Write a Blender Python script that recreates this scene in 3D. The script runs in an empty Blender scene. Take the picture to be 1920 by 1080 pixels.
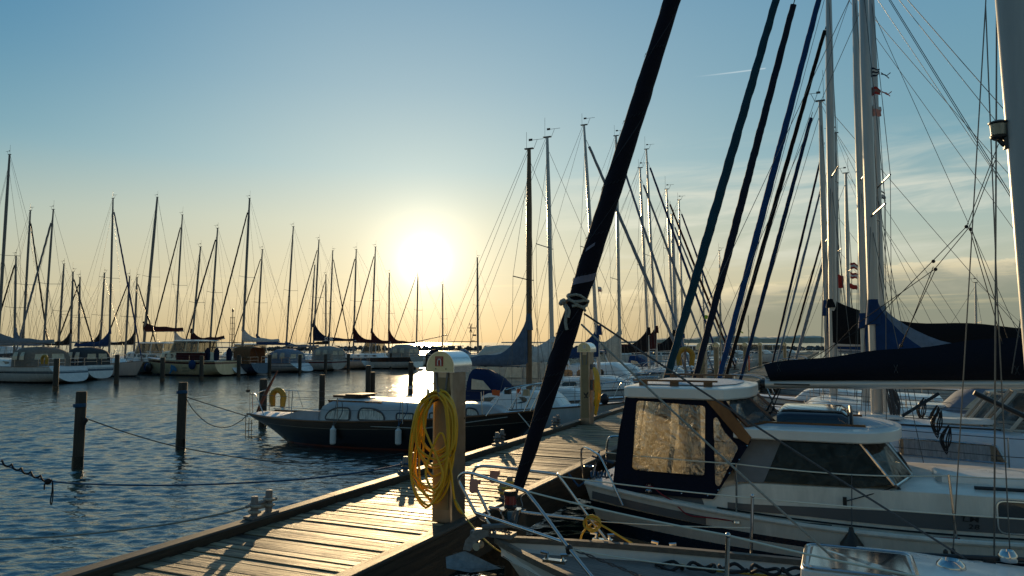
import bpy, math, random
import numpy as np
from mathutils import Vector, Matrix
random.seed(7)
scene = bpy.context.scene
COLL = scene.collection
PI = math.pi

# ------------------------------------------------------------------ survey of the place
# camera stands 2.8 m above the water; +Y is the view direction, +X is to the right
F = 1400.0; H = 2.8; TH = math.atan(102 / 1400)
A = math.radians(23.5)                       # bearing of the pier
DX, DY = math.sin(A), math.cos(A)            # s axis: along the pier, away from us
PX, PY = math.cos(A), -math.sin(A)           # t axis: across the pier, towards the right
def ray(u, v):
    a = (u - 960) / F; b = (540 - v) / F
    return a, math.cos(TH) - b * math.sin(TH), math.sin(TH) + b * math.cos(TH)
def Pz(u, v, z):
    r = ray(u, v); k = (z - H) / r[2]; return Vector((r[0] * k, r[1] * k, z))
def Py(u, v, y):
    r = ray(u, v); k = y / r[1]; return Vector((r[0] * k, y, H + r[2] * k))
def W(s, t, z=0.0): return Vector((s * DX + t * PX, s * DY + t * PY, z))
def ST(x, y): return x * DX + y * DY, x * PX + y * PY
def onS(u, v, s):
    r = ray(u, v); m = s / (r[0] * DX + r[1] * DY)
    return r[0] * m * PX + r[1] * m * PY, H + r[2] * m
def onT(u, v, t):
    r = ray(u, v); m = t / (r[0] * PX + r[1] * PY)
    return r[0] * m * DX + r[1] * m * DY, H + r[2] * m

# ------------------------------------------------------------------ materials
def new_mat(name):
    m = bpy.data.materials.new(name); m.use_nodes = True
    nt = m.node_tree; return m, nt, nt.nodes['Principled BSDF']
def link(nt, a, b): nt.links.new(a, b)
MATS = {}
def mat(name, col, rough=0.5, metal=0.0, var=0.25, scale=3.0, bump=0.0, bscale=40.0, coat=0.0, stretch=(1, 1, 1), trans=0.0, sub=0.0, spec=0.5):
    if name in MATS: return MATS[name]
    m, nt, b = new_mat(name); N = nt.nodes
    tc = N.new('ShaderNodeTexCoord'); mp = N.new('ShaderNodeMapping'); mp.inputs['Scale'].default_value = stretch
    link(nt, tc.outputs['Object'], mp.inputs['Vector'])
    nz = N.new('ShaderNodeTexNoise'); nz.inputs['Scale'].default_value = scale; nz.inputs['Detail'].default_value = 6; nz.inputs['Roughness'].default_value = 0.65
    link(nt, mp.outputs[0], nz.inputs['Vector'])
    r = N.new('ShaderNodeValToRGB'); e = r.color_ramp.elements
    lo = tuple(max(0, c * (1 - var)) for c in col); hi = tuple(min(1, c * (1 + var)) for c in col)
    e[0].position = 0.3; e[0].color = (*lo, 1); e[1].position = 0.72; e[1].color = (*hi, 1)
    link(nt, nz.outputs['Fac'], r.inputs['Fac']); link(nt, r.outputs['Color'], b.inputs['Base Color'])
    mr = N.new('ShaderNodeMapRange'); mr.inputs['To Min'].default_value = max(0.02, rough * 0.75); mr.inputs['To Max'].default_value = min(1, rough * 1.3)
    link(nt, nz.outputs['Fac'], mr.inputs['Value']); link(nt, mr.outputs[0], b.inputs['Roughness'])
    b.inputs['Metallic'].default_value = metal
    b.inputs['Coat Weight'].default_value = coat; b.inputs['Coat Roughness'].default_value = 0.08
    b.inputs['Specular IOR Level'].default_value = spec
    if trans: b.inputs['Transmission Weight'].default_value = trans
    if bump:
        n2 = N.new('ShaderNodeTexNoise'); n2.inputs['Scale'].default_value = bscale; n2.inputs['Detail'].default_value = 4
        link(nt, mp.outputs[0], n2.inputs['Vector'])
        bp = N.new('ShaderNodeBump'); bp.inputs['Strength'].default_value = bump; bp.inputs['Distance'].default_value = 0.02
        link(nt, n2.outputs['Fac'], bp.inputs['Height']); link(nt, bp.outputs[0], b.inputs['Normal'])
    MATS[name] = m; return m

def hull_mat(name, stops, rough=0.22, coat=0.25):
    """stops: (height fraction 0 at the waterline .. 1 at the rail, colour) upward"""
    if name in MATS: return MATS[name]
    m, nt, b = new_mat(name); N = nt.nodes
    at = N.new('ShaderNodeAttribute'); at.attribute_name = 'h'
    r = N.new('ShaderNodeValToRGB'); r.color_ramp.interpolation = 'CONSTANT'; e = r.color_ramp.elements
    for i, (h, c) in enumerate(stops):
        el = e[i] if i < 2 else e.new(min(1, (h + 1) / 2))
        el.position = min(1, max(0, (h + 1) / 2)); el.color = (*c, 1)
    mr = N.new('ShaderNodeMapRange'); mr.inputs['From Min'].default_value = -1; mr.inputs['From Max'].default_value = 1
    link(nt, at.outputs['Fac'], mr.inputs['Value']); link(nt, mr.outputs[0], r.inputs['Fac'])
    tc = N.new('ShaderNodeTexCoord'); mp = N.new('ShaderNodeMapping'); mp.inputs['Scale'].default_value = (1.2, 1.2, 0.35)
    link(nt, tc.outputs['Object'], mp.inputs['Vector'])
    nz = N.new('ShaderNodeTexNoise'); nz.inputs['Scale'].default_value = 4; nz.inputs['Detail'].default_value = 8; nz.inputs['Roughness'].default_value = 0.7
    link(nt, mp.outputs[0], nz.inputs['Vector'])
    m2 = N.new('ShaderNodeMapRange'); m2.inputs['From Min'].default_value = 0.25; m2.inputs['From Max'].default_value = 0.75
    m2.inputs['To Min'].default_value = 0.78; m2.inputs['To Max'].default_value = 1.08; link(nt, nz.outputs['Fac'], m2.inputs['Value'])
    mx = N.new('ShaderNodeMix'); mx.data_type = 'RGBA'; mx.blend_type = 'MULTIPLY'; mx.inputs['Factor'].default_value = 1
    link(nt, r.outputs['Color'], mx.inputs[6]); link(nt, m2.outputs[0], mx.inputs[7])
    link(nt, mx.outputs[2], b.inputs['Base Color'])
    m3 = N.new('ShaderNodeMapRange'); m3.inputs['To Min'].default_value = rough * 0.6; m3.inputs['To Max'].default_value = rough * 1.7
    link(nt, nz.outputs['Fac'], m3.inputs['Value']); link(nt, m3.outputs[0], b.inputs['Roughness'])
    b.inputs['Coat Weight'].default_value = coat; b.inputs['Coat Roughness'].default_value = 0.06
    MATS[name] = m; return m

def wood_mat(name, lo, hi, rough=0.6, stretch=(1.2, 22, 22), attr=None, bump=0.5, knots=False, spec=0.5):
    m, nt, b = new_mat(name); N = nt.nodes
    tc = N.new('ShaderNodeTexCoord'); mp = N.new('ShaderNodeMapping'); mp.inputs['Scale'].default_value = stretch
    link(nt, tc.outputs['Object'], mp.inputs['Vector'])
    vec = mp.outputs[0]
    at = N.new('ShaderNodeAttribute'); at.attribute_name = 'rnd'
    if attr:
        ad = N.new('ShaderNodeVectorMath'); ad.operation = 'ADD'
        sc = N.new('ShaderNodeVectorMath'); sc.operation = 'SCALE'; sc.inputs['Scale'].default_value = 37.0
        cb = N.new('ShaderNodeCombineXYZ'); link(nt, at.outputs['Fac'], cb.inputs[0]); link(nt, at.outputs['Fac'], cb.inputs[1])
        link(nt, cb.outputs[0], sc.inputs[0]); link(nt, vec, ad.inputs[0]); link(nt, sc.outputs[0], ad.inputs[1]); vec = ad.outputs[0]
    nz = N.new('ShaderNodeTexNoise'); nz.inputs['Scale'].default_value = 1.0; nz.inputs['Detail'].default_value = 9; nz.inputs['Roughness'].default_value = 0.68; nz.inputs['Distortion'].default_value = 0.6
    link(nt, vec, nz.inputs['Vector'])
    r = N.new('ShaderNodeValToRGB'); e = r.color_ramp.elements
    e[0].position = 0.38 if attr else 0.32; e[0].color = (*lo, 1); e[1].position = 0.60 if attr else 0.7; e[1].color = (*hi, 1)
    link(nt, nz.outputs['Fac'], r.inputs['Fac'])
    col = r.outputs['Color']
    if attr:
        mr = N.new('ShaderNodeMapRange'); mr.inputs['To Min'].default_value = 0.5; mr.inputs['To Max'].default_value = 1.3
        link(nt, at.outputs['Fac'], mr.inputs['Value'])
        mx = N.new('ShaderNodeMix'); mx.data_type = 'RGBA'; mx.blend_type = 'MULTIPLY'; mx.inputs['Factor'].default_value = 1
        link(nt, col, mx.inputs[6]); link(nt, mr.outputs[0], mx.inputs[7]); col = mx.outputs[2]
    # broad stains
    n3 = N.new('ShaderNodeTexNoise'); n3.inputs['Scale'].default_value = 1.3; n3.inputs['Detail'].default_value = 5
    link(nt, tc.outputs['Object'], n3.inputs['Vector'])
    m4 = N.new('ShaderNodeMapRange'); m4.inputs['From Min'].default_value = 0.3; m4.inputs['From Max'].default_value = 0.7; m4.inputs['To Min'].default_value = 0.65; m4.inputs['To Max'].default_value = 1.1
    link(nt, n3.outputs['Fac'], m4.inputs['Value'])
    mx2 = N.new('ShaderNodeMix'); mx2.data_type = 'RGBA'; mx2.blend_type = 'MULTIPLY'; mx2.inputs['Factor'].default_value = 1
    link(nt, col, mx2.inputs[6]); link(nt, m4.outputs[0], mx2.inputs[7]); col = mx2.outputs[2]
    if attr:   # knots, splits and droppings
        vm = N.new('ShaderNodeMapping'); vm.inputs['Scale'].default_value = (2.2, 9, 9); link(nt, tc.outputs['Object'], vm.inputs['Vector'])
        vo = N.new('ShaderNodeTexVoronoi'); vo.inputs['Scale'].default_value = 1.0; link(nt, vm.outputs[0], vo.inputs['Vector'])
        vr = N.new('ShaderNodeMapRange'); vr.inputs['From Min'].default_value = 0.05; vr.inputs['From Max'].default_value = 0.16; vr.inputs['To Min'].default_value = 0.25; link(nt, vo.outputs['Distance'], vr.inputs['Value'])
        mk = N.new('ShaderNodeMix'); mk.data_type = 'RGBA'; mk.blend_type = 'MULTIPLY'; mk.inputs['Factor'].default_value = 1; link(nt, col, mk.inputs[6]); link(nt, vr.outputs[0], mk.inputs[7]); col = mk.outputs[2]
        n5 = N.new('ShaderNodeTexNoise'); n5.inputs['Scale'].default_value = 26; n5.inputs['Detail'].default_value = 5; link(nt, tc.outputs['Object'], n5.inputs['Vector'])
        r5 = N.new('ShaderNodeMapRange'); r5.inputs['From Min'].default_value = 0.68; r5.inputs['From Max'].default_value = 0.76; link(nt, n5.outputs['Fac'], r5.inputs['Value'])
        mw = N.new('ShaderNodeMix'); mw.data_type = 'RGBA'; link(nt, r5.outputs[0], mw.inputs[0]); link(nt, col, mw.inputs[6]); mw.inputs[7].default_value = (0.36, 0.31, 0.24, 1); col = mw.outputs[2]
    link(nt, col, b.inputs['Base Color'])
    mr2 = N.new('ShaderNodeMapRange'); mr2.inputs['To Min'].default_value = rough * 0.6; mr2.inputs['To Max'].default_value = min(1, rough * 1.4)
    link(nt, n3.outputs['Fac'], mr2.inputs['Value']); link(nt, mr2.outputs[0], b.inputs['Roughness'])
    b.inputs['Specular IOR Level'].default_value = spec
    bp = N.new('ShaderNodeBump'); bp.inputs['Strength'].default_value = bump; bp.inputs['Distance'].default_value = 0.012
    link(nt, nz.outputs['Fac'], bp.inputs['Height']); link(nt, bp.outputs[0], b.inputs['Normal'])
    MATS[name] = m; return m

def glass_mat(name, tint, alpha_mix=0.35, rough=0.04):
    """thin tinted pane: glossy reflection over a see-through tint"""
    m, nt, b = new_mat(name); N = nt.nodes
    out = N['Material Output']
    tr = N.new('ShaderNodeBsdfTransparent'); tr.inputs['Color'].default_value = (*tint, 1)
    b.inputs['Base Color'].default_value = (tint[0] * 0.25, tint[1] * 0.25, tint[2] * 0.25, 1); b.inputs['Roughness'].default_value = rough
    nz = N.new('ShaderNodeTexNoise'); nz.inputs['Scale'].default_value = 9; nz.inputs['Detail'].default_value = 6; nz.inputs['Distortion'].default_value = 1.0
    tc = N.new('ShaderNodeTexCoord'); link(nt, tc.outputs['Object'], nz.inputs['Vector'])
    bp = N.new('ShaderNodeBump'); bp.inputs['Strength'].default_value = 0.12; bp.inputs['Distance'].default_value = 0.02
    link(nt, nz.outputs['Fac'], bp.inputs['Height']); link(nt, bp.outputs[0], b.inputs['Normal'])
    mx = N.new('ShaderNodeMixShader')
    mr = N.new('ShaderNodeMapRange'); mr.inputs['From Min'].default_value = 0.3; mr.inputs['From Max'].default_value = 0.7
    mr.inputs['To Min'].default_value = alpha_mix * 0.6; mr.inputs['To Max'].default_value = min(1, alpha_mix * 1.4); link(nt, nz.outputs['Fac'], mr.inputs['Value'])
    link(nt, mr.outputs[0], mx.inputs['Fac']); link(nt, tr.outputs[0], mx.inputs[1]); link(nt, b.outputs[0], mx.inputs[2])
    link(nt, mx.outputs[0], out.inputs['Surface'])
    MATS[name] = m; return m

def vinyl_mat(name):
    """old clear vinyl window of a cockpit tent: hazy, scratched, creased, lit through"""
    m, nt, b = new_mat(name); N = nt.nodes; out = N['Material Output']
    tc = N.new('ShaderNodeTexCoord')
    mp = N.new('ShaderNodeMapping'); mp.inputs['Scale'].default_value = (5, 5, 1.2); link(nt, tc.outputs['Object'], mp.inputs['Vector'])
    nz = N.new('ShaderNodeTexNoise'); nz.inputs['Scale'].default_value = 2.2; nz.inputs['Detail'].default_value = 10; nz.inputs['Roughness'].default_value = 0.75; nz.inputs['Distortion'].default_value = 1.5
    link(nt, mp.outputs[0], nz.inputs['Vector'])
    tl = N.new('ShaderNodeBsdfTranslucent'); tl.inputs['Color'].default_value = (0.66, 0.61, 0.48, 1)
    tr = N.new('ShaderNodeBsdfTransparent'); tr.inputs['Color'].default_value = (0.90, 0.86, 0.76, 1)
    m1 = N.new('ShaderNodeMixShader'); mr = N.new('ShaderNodeMapRange'); mr.inputs['From Min'].default_value = 0.35; mr.inputs['From Max'].default_value = 0.7
    mr.inputs['To Min'].default_value = 0.24; mr.inputs['To Max'].default_value = 0.58; link(nt, nz.outputs['Fac'], mr.inputs['Value'])
    link(nt, mr.outputs[0], m1.inputs['Fac']); link(nt, tr.outputs[0], m1.inputs[1]); link(nt, tl.outputs[0], m1.inputs[2])
    gl = N.new('ShaderNodeBsdfGlossy'); gl.inputs['Roughness'].default_value = 0.12; gl.inputs['Color'].default_value = (0.9, 0.9, 0.9, 1)
    bp = N.new('ShaderNodeBump'); bp.inputs['Strength'].default_value = 0.6; bp.inputs['Distance'].default_value = 0.03
    n2 = N.new('ShaderNodeTexNoise'); n2.inputs['Scale'].default_value = 7; n2.inputs['Detail'].default_value = 3; n2.inputs['Distortion'].default_value = 2
    link(nt, tc.outputs['Object'], n2.inputs['Vector']); link(nt, n2.outputs['Fac'], bp.inputs['Height']); link(nt, bp.outputs[0], gl.inputs['Normal'])
    m2 = N.new('ShaderNodeMixShader'); m2.inputs['Fac'].default_value = 0.22
    link(nt, m1.outputs[0], m2.inputs[1]); link(nt, gl.outputs[0], m2.inputs[2]); link(nt, m2.outputs[0], out.inputs['Surface'])
    MATS[name] = m; return m

WHITE = (0.78, 0.76, 0.71); CREAM = (0.62, 0.54, 0.38); NAVY = (0.008, 0.013, 0.035); BLUE = (0.012, 0.040, 0.12); MAROON = (0.055, 0.012, 0.012)
GREYC = (0.22, 0.23, 0.25); BLACK = (0.008, 0.008, 0.010); TEAL = (0.012, 0.055, 0.085)
gel = mat('gelcoat', WHITE, 0.28, var=0.10, coat=0.2)
gel_deck = mat('deck_nonskid', (0.74, 0.76, 0.76), 0.6, var=0.10, scale=6, bump=0.3, bscale=160)
deck_blue = mat('deck_blue_grey', (0.46, 0.54, 0.60), 0.55, var=0.10, scale=6, bump=0.3, bscale=160)
cream = mat('cream_paint', CREAM, 0.4, var=0.14)
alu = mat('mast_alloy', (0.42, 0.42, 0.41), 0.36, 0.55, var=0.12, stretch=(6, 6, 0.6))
alu_far = mat('mast_silhouette', (0.16, 0.155, 0.15), 0.45, 0.3, var=0.15, stretch=(6, 6, 0.6))  # darkened alloy: backlit silhouette of the far masts put into the colour
alu_dark = mat('mast_dark', (0.10, 0.085, 0.075), 0.4, 0.5, var=0.2, stretch=(6, 6, 0.6))
white_alu = mat('mast_painted', (0.46, 0.46, 0.45), 0.35, 0.0, var=0.10, stretch=(6, 6, 0.6))
steel = mat('stainless_tube', (0.52, 0.52, 0.52), 0.16, 1.0, var=0.08)
wire = mat('rigging_wire', (0.10, 0.10, 0.10), 0.4, 0.6, var=0.1)
rope_w = mat('rope_white', (0.46, 0.42, 0.35), 0.8, var=0.3, scale=60, bump=0.8, bscale=180)
rope_g = mat('rope_grey', (0.11, 0.11, 0.115), 0.85, var=0.35, scale=60, bump=0.8, bscale=180)
rope_b = mat('rope_blue', (0.03, 0.10, 0.20), 0.85, var=0.35, scale=60, bump=0.8, bscale=180)
rope_y = mat('rope_yellow', (0.60, 0.38, 0.04), 0.6, var=0.2, scale=50, bump=0.5, bscale=160)
rope_k = mat('rope_black', (0.012, 0.012, 0.014), 0.8, var=0.3, scale=60)
rope_r = mat('rope_red', (0.25, 0.012, 0.02), 0.7, var=0.3, scale=60)
hose_y = mat('hose_yellow', (0.74, 0.43, 0.02), 0.42, var=0.12, scale=8, coat=0.1)
black = mat('black_plastic', (0.012, 0.012, 0.013), 0.4, var=0.2)
rubber = mat('navy_rubber', (0.008, 0.010, 0.02), 0.5, var=0.2)
galv = mat('galvanised', (0.20, 0.20, 0.20), 0.6, 0.45, var=0.25, scale=12, bump=0.2)
fender_w = mat('fender_white', (0.66, 0.66, 0.64), 0.4, var=0.08)
darkglass = mat('dark_window', (0.010, 0.012, 0.014), 0.06, var=0.3, spec=0.8)
tanglass = mat('tent_window', (0.50, 0.45, 0.34), 0.25, var=0.25, scale=6)
orange = mat('orange_plastic', (0.75, 0.12, 0.02), 0.5, var=0.1)
yellow_f = mat('horseshoe_yellow', (0.40, 0.22, 0.02), 0.6, var=0.15, scale=8)
red_flag = mat('flag_red', (0.42, 0.03, 0.02), 0.8, var=0.2)
white_flag = mat('flag_white', (0.62, 0.60, 0.56), 0.8, var=0.2)
pink_flag = mat('tape_pink', (0.75, 0.30, 0.22), 0.6, var=0.15)
green_f = mat('flag_lime', (0.45, 0.55, 0.03), 0.7, var=0.1)
canvas = {}
def cv(n, c):
    if n not in canvas: canvas[n] = mat('canvas_' + n, c, 0.9, var=0.22, scale=7, bump=0.35, bscale=22, stretch=(1, 1, 1), spec=0.2)
    return canvas[n]
for n, c in (('navy', NAVY), ('blue', BLUE), ('maroon', MAROON), ('grey', GREYC), ('dark', BLACK), ('teal', TEAL), ('cream', (0.50, 0.46, 0.38)), ('slate', (0.16, 0.20, 0.26)), ('white', (0.52, 0.52, 0.50)), ('charcoal', (0.05, 0.055, 0.06)), ('brown', (0.17, 0.085, 0.04)), ('bluegrey', (0.09, 0.13, 0.19))):
    cv(n, c)
teak = wood_mat('teak_trim', (0.10, 0.045, 0.018), (0.24, 0.11, 0.045), 0.35, stretch=(2, 30, 30), bump=0.2)
mahog = wood_mat('mahogany', (0.13, 0.045, 0.014), (0.30, 0.12, 0.035), 0.25, stretch=(3, 3, 1.2), bump=0.1)
teak_grey = wood_mat('toe_rail_wood', (0.09, 0.075, 0.06), (0.20, 0.17, 0.135), 0.6, stretch=(2, 40, 40), bump=0.3)
plank = wood_mat('pier_planks', (0.020, 0.014, 0.008), (0.42, 0.315, 0.18), 0.56, stretch=(1.5, 24, 24), attr=True, bump=1.0, spec=0.33)
beam = wood_mat('pier_beams', (0.010, 0.008, 0.006), (0.065, 0.050, 0.032), 0.6, stretch=(22, 1.4, 22), bump=0.7)
pile = wood_mat('pile_wood', (0.012, 0.010, 0.008), (0.075, 0.058, 0.040), 0.75, stretch=(14, 14, 1.0), bump=0.9)

# ------------------------------------------------------------------ mesh builder
class MB:
    def __init__(self): self.v = []; self.f = []; self.h = None; self.r = None
    def add(self, vs, fs):
        o = len(self.v); self.v += [tuple(x) for x in vs]; self.f += [tuple(i + o for i in q) for q in fs]; return o
    def box(self, c, size, R=None, taper=1.0):
        hx, hy, hz = size[0] / 2, size[1] / 2, size[2] / 2; vs = []
        for z in (-hz, hz):
            k = 1.0 if z < 0 else taper
            for x, y in ((-hx, -hy), (hx, -hy), (hx, hy), (-hx, hy)):
                q = Vector((x * k, y * k, z))
                if R is not None: q = R @ q
                vs.append(q + Vector(c))
        self.add(vs, [(3, 2, 1, 0), (4, 5, 6, 7), (0, 1, 5, 4), (1, 2, 6, 5), (2, 3, 7, 6), (3, 0, 4, 7)]); return self
    def tube(self, pts, r, n=8, cap=True, closed=False, flat=1.0):
        pts = [Vector(q) for q in pts]; m = len(pts)
        rs = r if isinstance(r, (list, tuple)) else [r] * m
        T = []
        for i in range(m):
            a = pts[(i - 1) % m] if (closed or i > 0) else pts[i]; b = pts[(i + 1) % m] if (closed or i < m - 1) else pts[i]
            t = b - a; T.append(t.normalized() if t.length > 1e-9 else Vector((0, 0, 1)))
        ref = Vector((0, 0, 1)) if abs(T[0].z) < 0.9 else Vector((1, 0, 0))
        nrm = (ref - T[0] * ref.dot(T[0])).normalized(); vs = []
        for i in range(m):
            nrm = nrm - T[i] * nrm.dot(T[i])
            nrm = nrm.normalized() if nrm.length > 1e-6 else T[i].orthogonal().normalized()
            bn = T[i].cross(nrm)
            for k in range(n):
                a = 2 * PI * k / n; vs.append(pts[i] + nrm * (math.cos(a) * rs[i]) + bn * (math.sin(a) * rs[i] * flat))
        fs = []
        for i in range(m if closed else m - 1):
            j = (i + 1) % m
            for k in range(n):
                l = (k + 1) % n; fs.append((i * n + k, i * n + l, j * n + l, j * n + k))
        if cap and not closed: fs.append(tuple(range(n - 1, -1, -1))); fs.append(tuple((m - 1) * n + k for k in range(n)))
        self.add(vs, fs); return self
    def loft(self, rings, closed=True, cap0=True, cap1=True):
        n = len(rings[0]); vs = [q for r in rings for q in r]; fs = []
        for i in range(len(rings) - 1):
            for k in range(n if closed else n - 1):
                l = (k + 1) % n; fs.append((i * n + k, i * n + l, (i + 1) * n + l, (i + 1) * n + k))
        if cap0: fs.append(tuple(range(n - 1, -1, -1)))
        if cap1: fs.append(tuple((len(rings) - 1) * n + k for k in range(n)))
        self.add(vs, fs); return self
    def lathe(self, prof, c=(0, 0, 0), n=16, R=None):
        rings = []
        for r, z in prof:
            ring = []
            for k in range(n):
                a = 2 * PI * k / n; q = Vector((r * math.cos(a), r * math.sin(a), z))
                if R is not None: q = R @ q
                ring.append(q + Vector(c))
            rings.append(ring)
        return self.loft(rings)
    def prism(self, poly, f, th):
        """poly: 2D points, f(a,b,w)->3D with w=0 and w=th"""
        n = len(poly); vs = [f(a, b, 0) for a, b in poly] + [f(a, b, th) for a, b in poly]
        fs = [tuple(range(n - 1, -1, -1)), tuple(range(n, 2 * n))] + [(k, (k + 1) % n, n + (k + 1) % n, n + k) for k in range(n)]
        self.add(vs, fs); return self
    def ball(self, c, r, n=12, m=8, sc=(1, 1, 1)):
        rings = []
        for i in range(m + 1):
            a = -PI / 2 + PI * i / m; rr = max(0.001, math.cos(a))
            rings.append([Vector((c[0] + r * sc[0] * rr * math.cos(2 * PI * k / n), c[1] + r * sc[1] * rr * math.sin(2 * PI * k / n), c[2] + r * sc[2] * math.sin(a))) for k in range(n)])
        return self.loft(rings)
    def build_each(self, name, m, parent=None, **k):
        """one object for every loose piece collected in this builder"""
        n = len(self.v); up = list(range(n))
        def find(a):
            while up[a] != a: up[a] = up[up[a]]; a = up[a]
            return a
        for f in self.f:
            r = find(f[0])
            for q in f[1:]: up[find(q)] = r
        groups = {}
        for f in self.f: groups.setdefault(find(f[0]), []).append(f)
        out = []
        for fs in groups.values():
            b = MB(); ids = sorted({i for f in fs for i in f}); mp = {i: j for j, i in enumerate(ids)}
            b.v = [self.v[i] for i in ids]; b.f = [tuple(mp[i] for i in f) for f in fs]
            if self.r is not None: b.r = [self.r[i] for i in ids]
            out.append(b.build(name, m, parent, **k))
        return out
    def build(self, name, m, parent=None, smooth=True, angle=38):
        me = bpy.data.meshes.new(name); me.from_pydata(self.v, [], self.f); me.validate()
        if isinstance(m, (list, tuple)):
            for q in m: me.materials.append(q)
        else: me.materials.append(m)
        if self.h is not None and len(self.h) == len(me.vertices):
            a = me.attributes.new('h', 'FLOAT', 'POINT'); a.data.foreach_set('value', self.h)
        if self.r is not None and len(self.r) == len(me.vertices):
            a = me.attributes.new('rnd', 'FLOAT', 'POINT'); a.data.foreach_set('value', self.r)
        if smooth:
            me.polygons.foreach_set('use_smooth', [True] * len(me.polygons))
            try: me.set_sharp_from_angle(angle=math.radians(angle))
            except Exception: pass
        me.update()
        o = bpy.data.objects.new(name, me); COLL.objects.link(o)
        if parent is not None: o.parent = parent
        return o
def fixn(o):
    import bmesh
    b = bmesh.new(); b.from_mesh(o.data); bmesh.ops.recalc_face_normals(b, faces=b.faces); b.to_mesh(o.data); b.free(); return o
def tag(o, label, cat, group=None, kind=None):
    if label: o['label'] = label
    if cat: o['category'] = cat
    if group: o['group'] = group
    if kind: o['kind'] = kind
    return o
def empty(name, loc, rz=0.0):
    o = bpy.data.objects.new(name, None); COLL.objects.link(o); o.location = loc; o.rotation_euler = (0, 0, rz); o.empty_display_size = 0.3; return o
def lerp(a, b, k): return a + (b - a) * k
def sag(a, b, drop, n=14):
    a = Vector(a); b = Vector(b); return [a.lerp(b, i / n) - Vector((0, 0, drop * 4 * (i / n) * (1 - i / n))) for i in range(n + 1)]
def smoothpath(pts, n=6, closed=False):
    """Catmull-Rom through pts"""
    P = [Vector(q) for q in pts]; out = []; m = len(P)
    rng = range(m) if closed else range(m - 1)
    for i in rng:
        p0 = P[(i - 1) % m] if (closed or i > 0) else P[i]; p1 = P[i]; p2 = P[(i + 1) % m]; p3 = P[(i + 2) % m] if (closed or i < m - 2) else P[(i + 1) % m]
        for k in range(n):
            t = k / n; out.append(0.5 * ((2 * p1) + (p2 - p0) * t + (2 * p0 - 5 * p1 + 4 * p2 - p3) * t * t + (3 * p1 - p0 - 3 * p2 + p3) * t ** 3))
    if not closed: out.append(P[-1])
    return out
def text_mesh(name, body, size, m, parent, M4, spacing=1.0, shear=0.0, bold=0.0):
    c = bpy.data.curves.new(name, 'FONT'); c.body = body; c.size = size; c.align_x = 'CENTER'; c.align_y = 'CENTER'; c.space_character = spacing; c.shear = shear; c.offset = bold; c.extrude = 0.002
    o = bpy.data.objects.new(name + '_tmp', c); COLL.objects.link(o)
    dg = bpy.context.evaluated_depsgraph_get(); me = bpy.data.meshes.new_from_object(o.evaluated_get(dg))
    bpy.data.objects.remove(o); bpy.data.curves.remove(c)
    me.transform(M4); me.materials.clear(); me.materials.append(m)
    q = bpy.data.objects.new(name, me); COLL.objects.link(q); q.parent = parent; return q
# ------------------------------------------------------------------ camera, sun, sky
cam = bpy.data.cameras.new('camera'); cam.lens = F / 1920 * 36; cam.sensor_width = 36; cam.clip_start = 0.05; cam.clip_end = 20000
co = bpy.data.objects.new('camera', cam); COLL.objects.link(co); co.location = (0, 0, H); co.rotation_euler = (PI / 2 + TH, 0, 0); scene.camera = co
scene.view_settings.view_transform = 'Standard'; scene.view_settings.look = 'None'; scene.view_settings.exposure = 0
scene.render.engine = 'CYCLES'
cy = scene.cycles; cy.use_denoising = True; cy.max_bounces = 8; cy.transparent_max_bounces = 16; cy.sample_clamp_indirect = 6; cy.caustics_reflective = False; cy.caustics_refractive = False
try: cy.denoiser = 'OPENIMAGEDENOISE'
except Exception: pass
sd = Vector(ray(797, 490)).normalized()      # direction of the sun
SUN_AZ = math.atan2(sd.x, sd.y); SUN_EL = math.radians(9.5)
ld = Vector((math.sin(SUN_AZ) * math.cos(SUN_EL), math.cos(SUN_AZ) * math.cos(SUN_EL), math.sin(SUN_EL)))
sl = bpy.data.lights.new('sun', 'SUN'); sl.energy = 5.0; sl.angle = math.radians(0.55); sl.color = (1.0, 0.70, 0.36)
so = bpy.data.objects.new('sun', sl); COLL.objects.link(so); so.rotation_euler = ld.to_track_quat('Z', 'Y').to_euler(); so.location = (-20, 60, 30)

w = bpy.data.worlds.new('World'); scene.world = w; w.use_nodes = True; nt = w.node_tree; N = nt.nodes; bg = N['Background']
def val(x):
    return x
def M(op, a, b=None, c=None, clamp=False):
    n = N.new('ShaderNodeMath'); n.operation = op; n.use_clamp = clamp
    for i, q in enumerate((a, b, c)):
        if q is None: continue
        if isinstance(q, (int, float)): n.inputs[i].default_value = q
        else: nt.links.new(q, n.inputs[i])
    return n.outputs[0]
def MR(x, a, b, c=0.0, d=1.0, smooth=True):
    n = N.new('ShaderNodeMapRange'); n.interpolation_type = 'SMOOTHSTEP' if smooth else 'LINEAR'
    for k, q in (('Value', x), ('From Min', a), ('From Max', b), ('To Min', c), ('To Max', d)):
        if isinstance(q, (int, float)): n.inputs[k].default_value = q
        else: nt.links.new(q, n.inputs[k])
    return n.outputs[0]
def MIX(f, a, b, mode='MIX'):
    n = N.new('ShaderNodeMix'); n.data_type = 'RGBA'; n.blend_type = mode; n.clamp_factor = True
    for k, q in ((0, f), (6, a), (7, b)):
        if isinstance(q, (int, float)): n.inputs[k].default_value = q if k == 0 else (q, q, q, 1)
        elif isinstance(q, tuple): n.inputs[k].default_value = (*q, 1)
        else: nt.links.new(q, n.inputs[k])
    return n.outputs[2]
def srgb(r, g, b):
    f = lambda c: c / 12.92 if c <= 0.04045 else ((c + 0.055) / 1.055) ** 2.4
    return f(r / 255), f(g / 255), f(b / 255)
tc = N.new('ShaderNodeTexCoord'); D = tc.outputs['Generated']
sx = N.new('ShaderNodeSeparateXYZ'); nt.links.new(D, sx.inputs[0]); dx, dy, dz = sx.outputs
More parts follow.
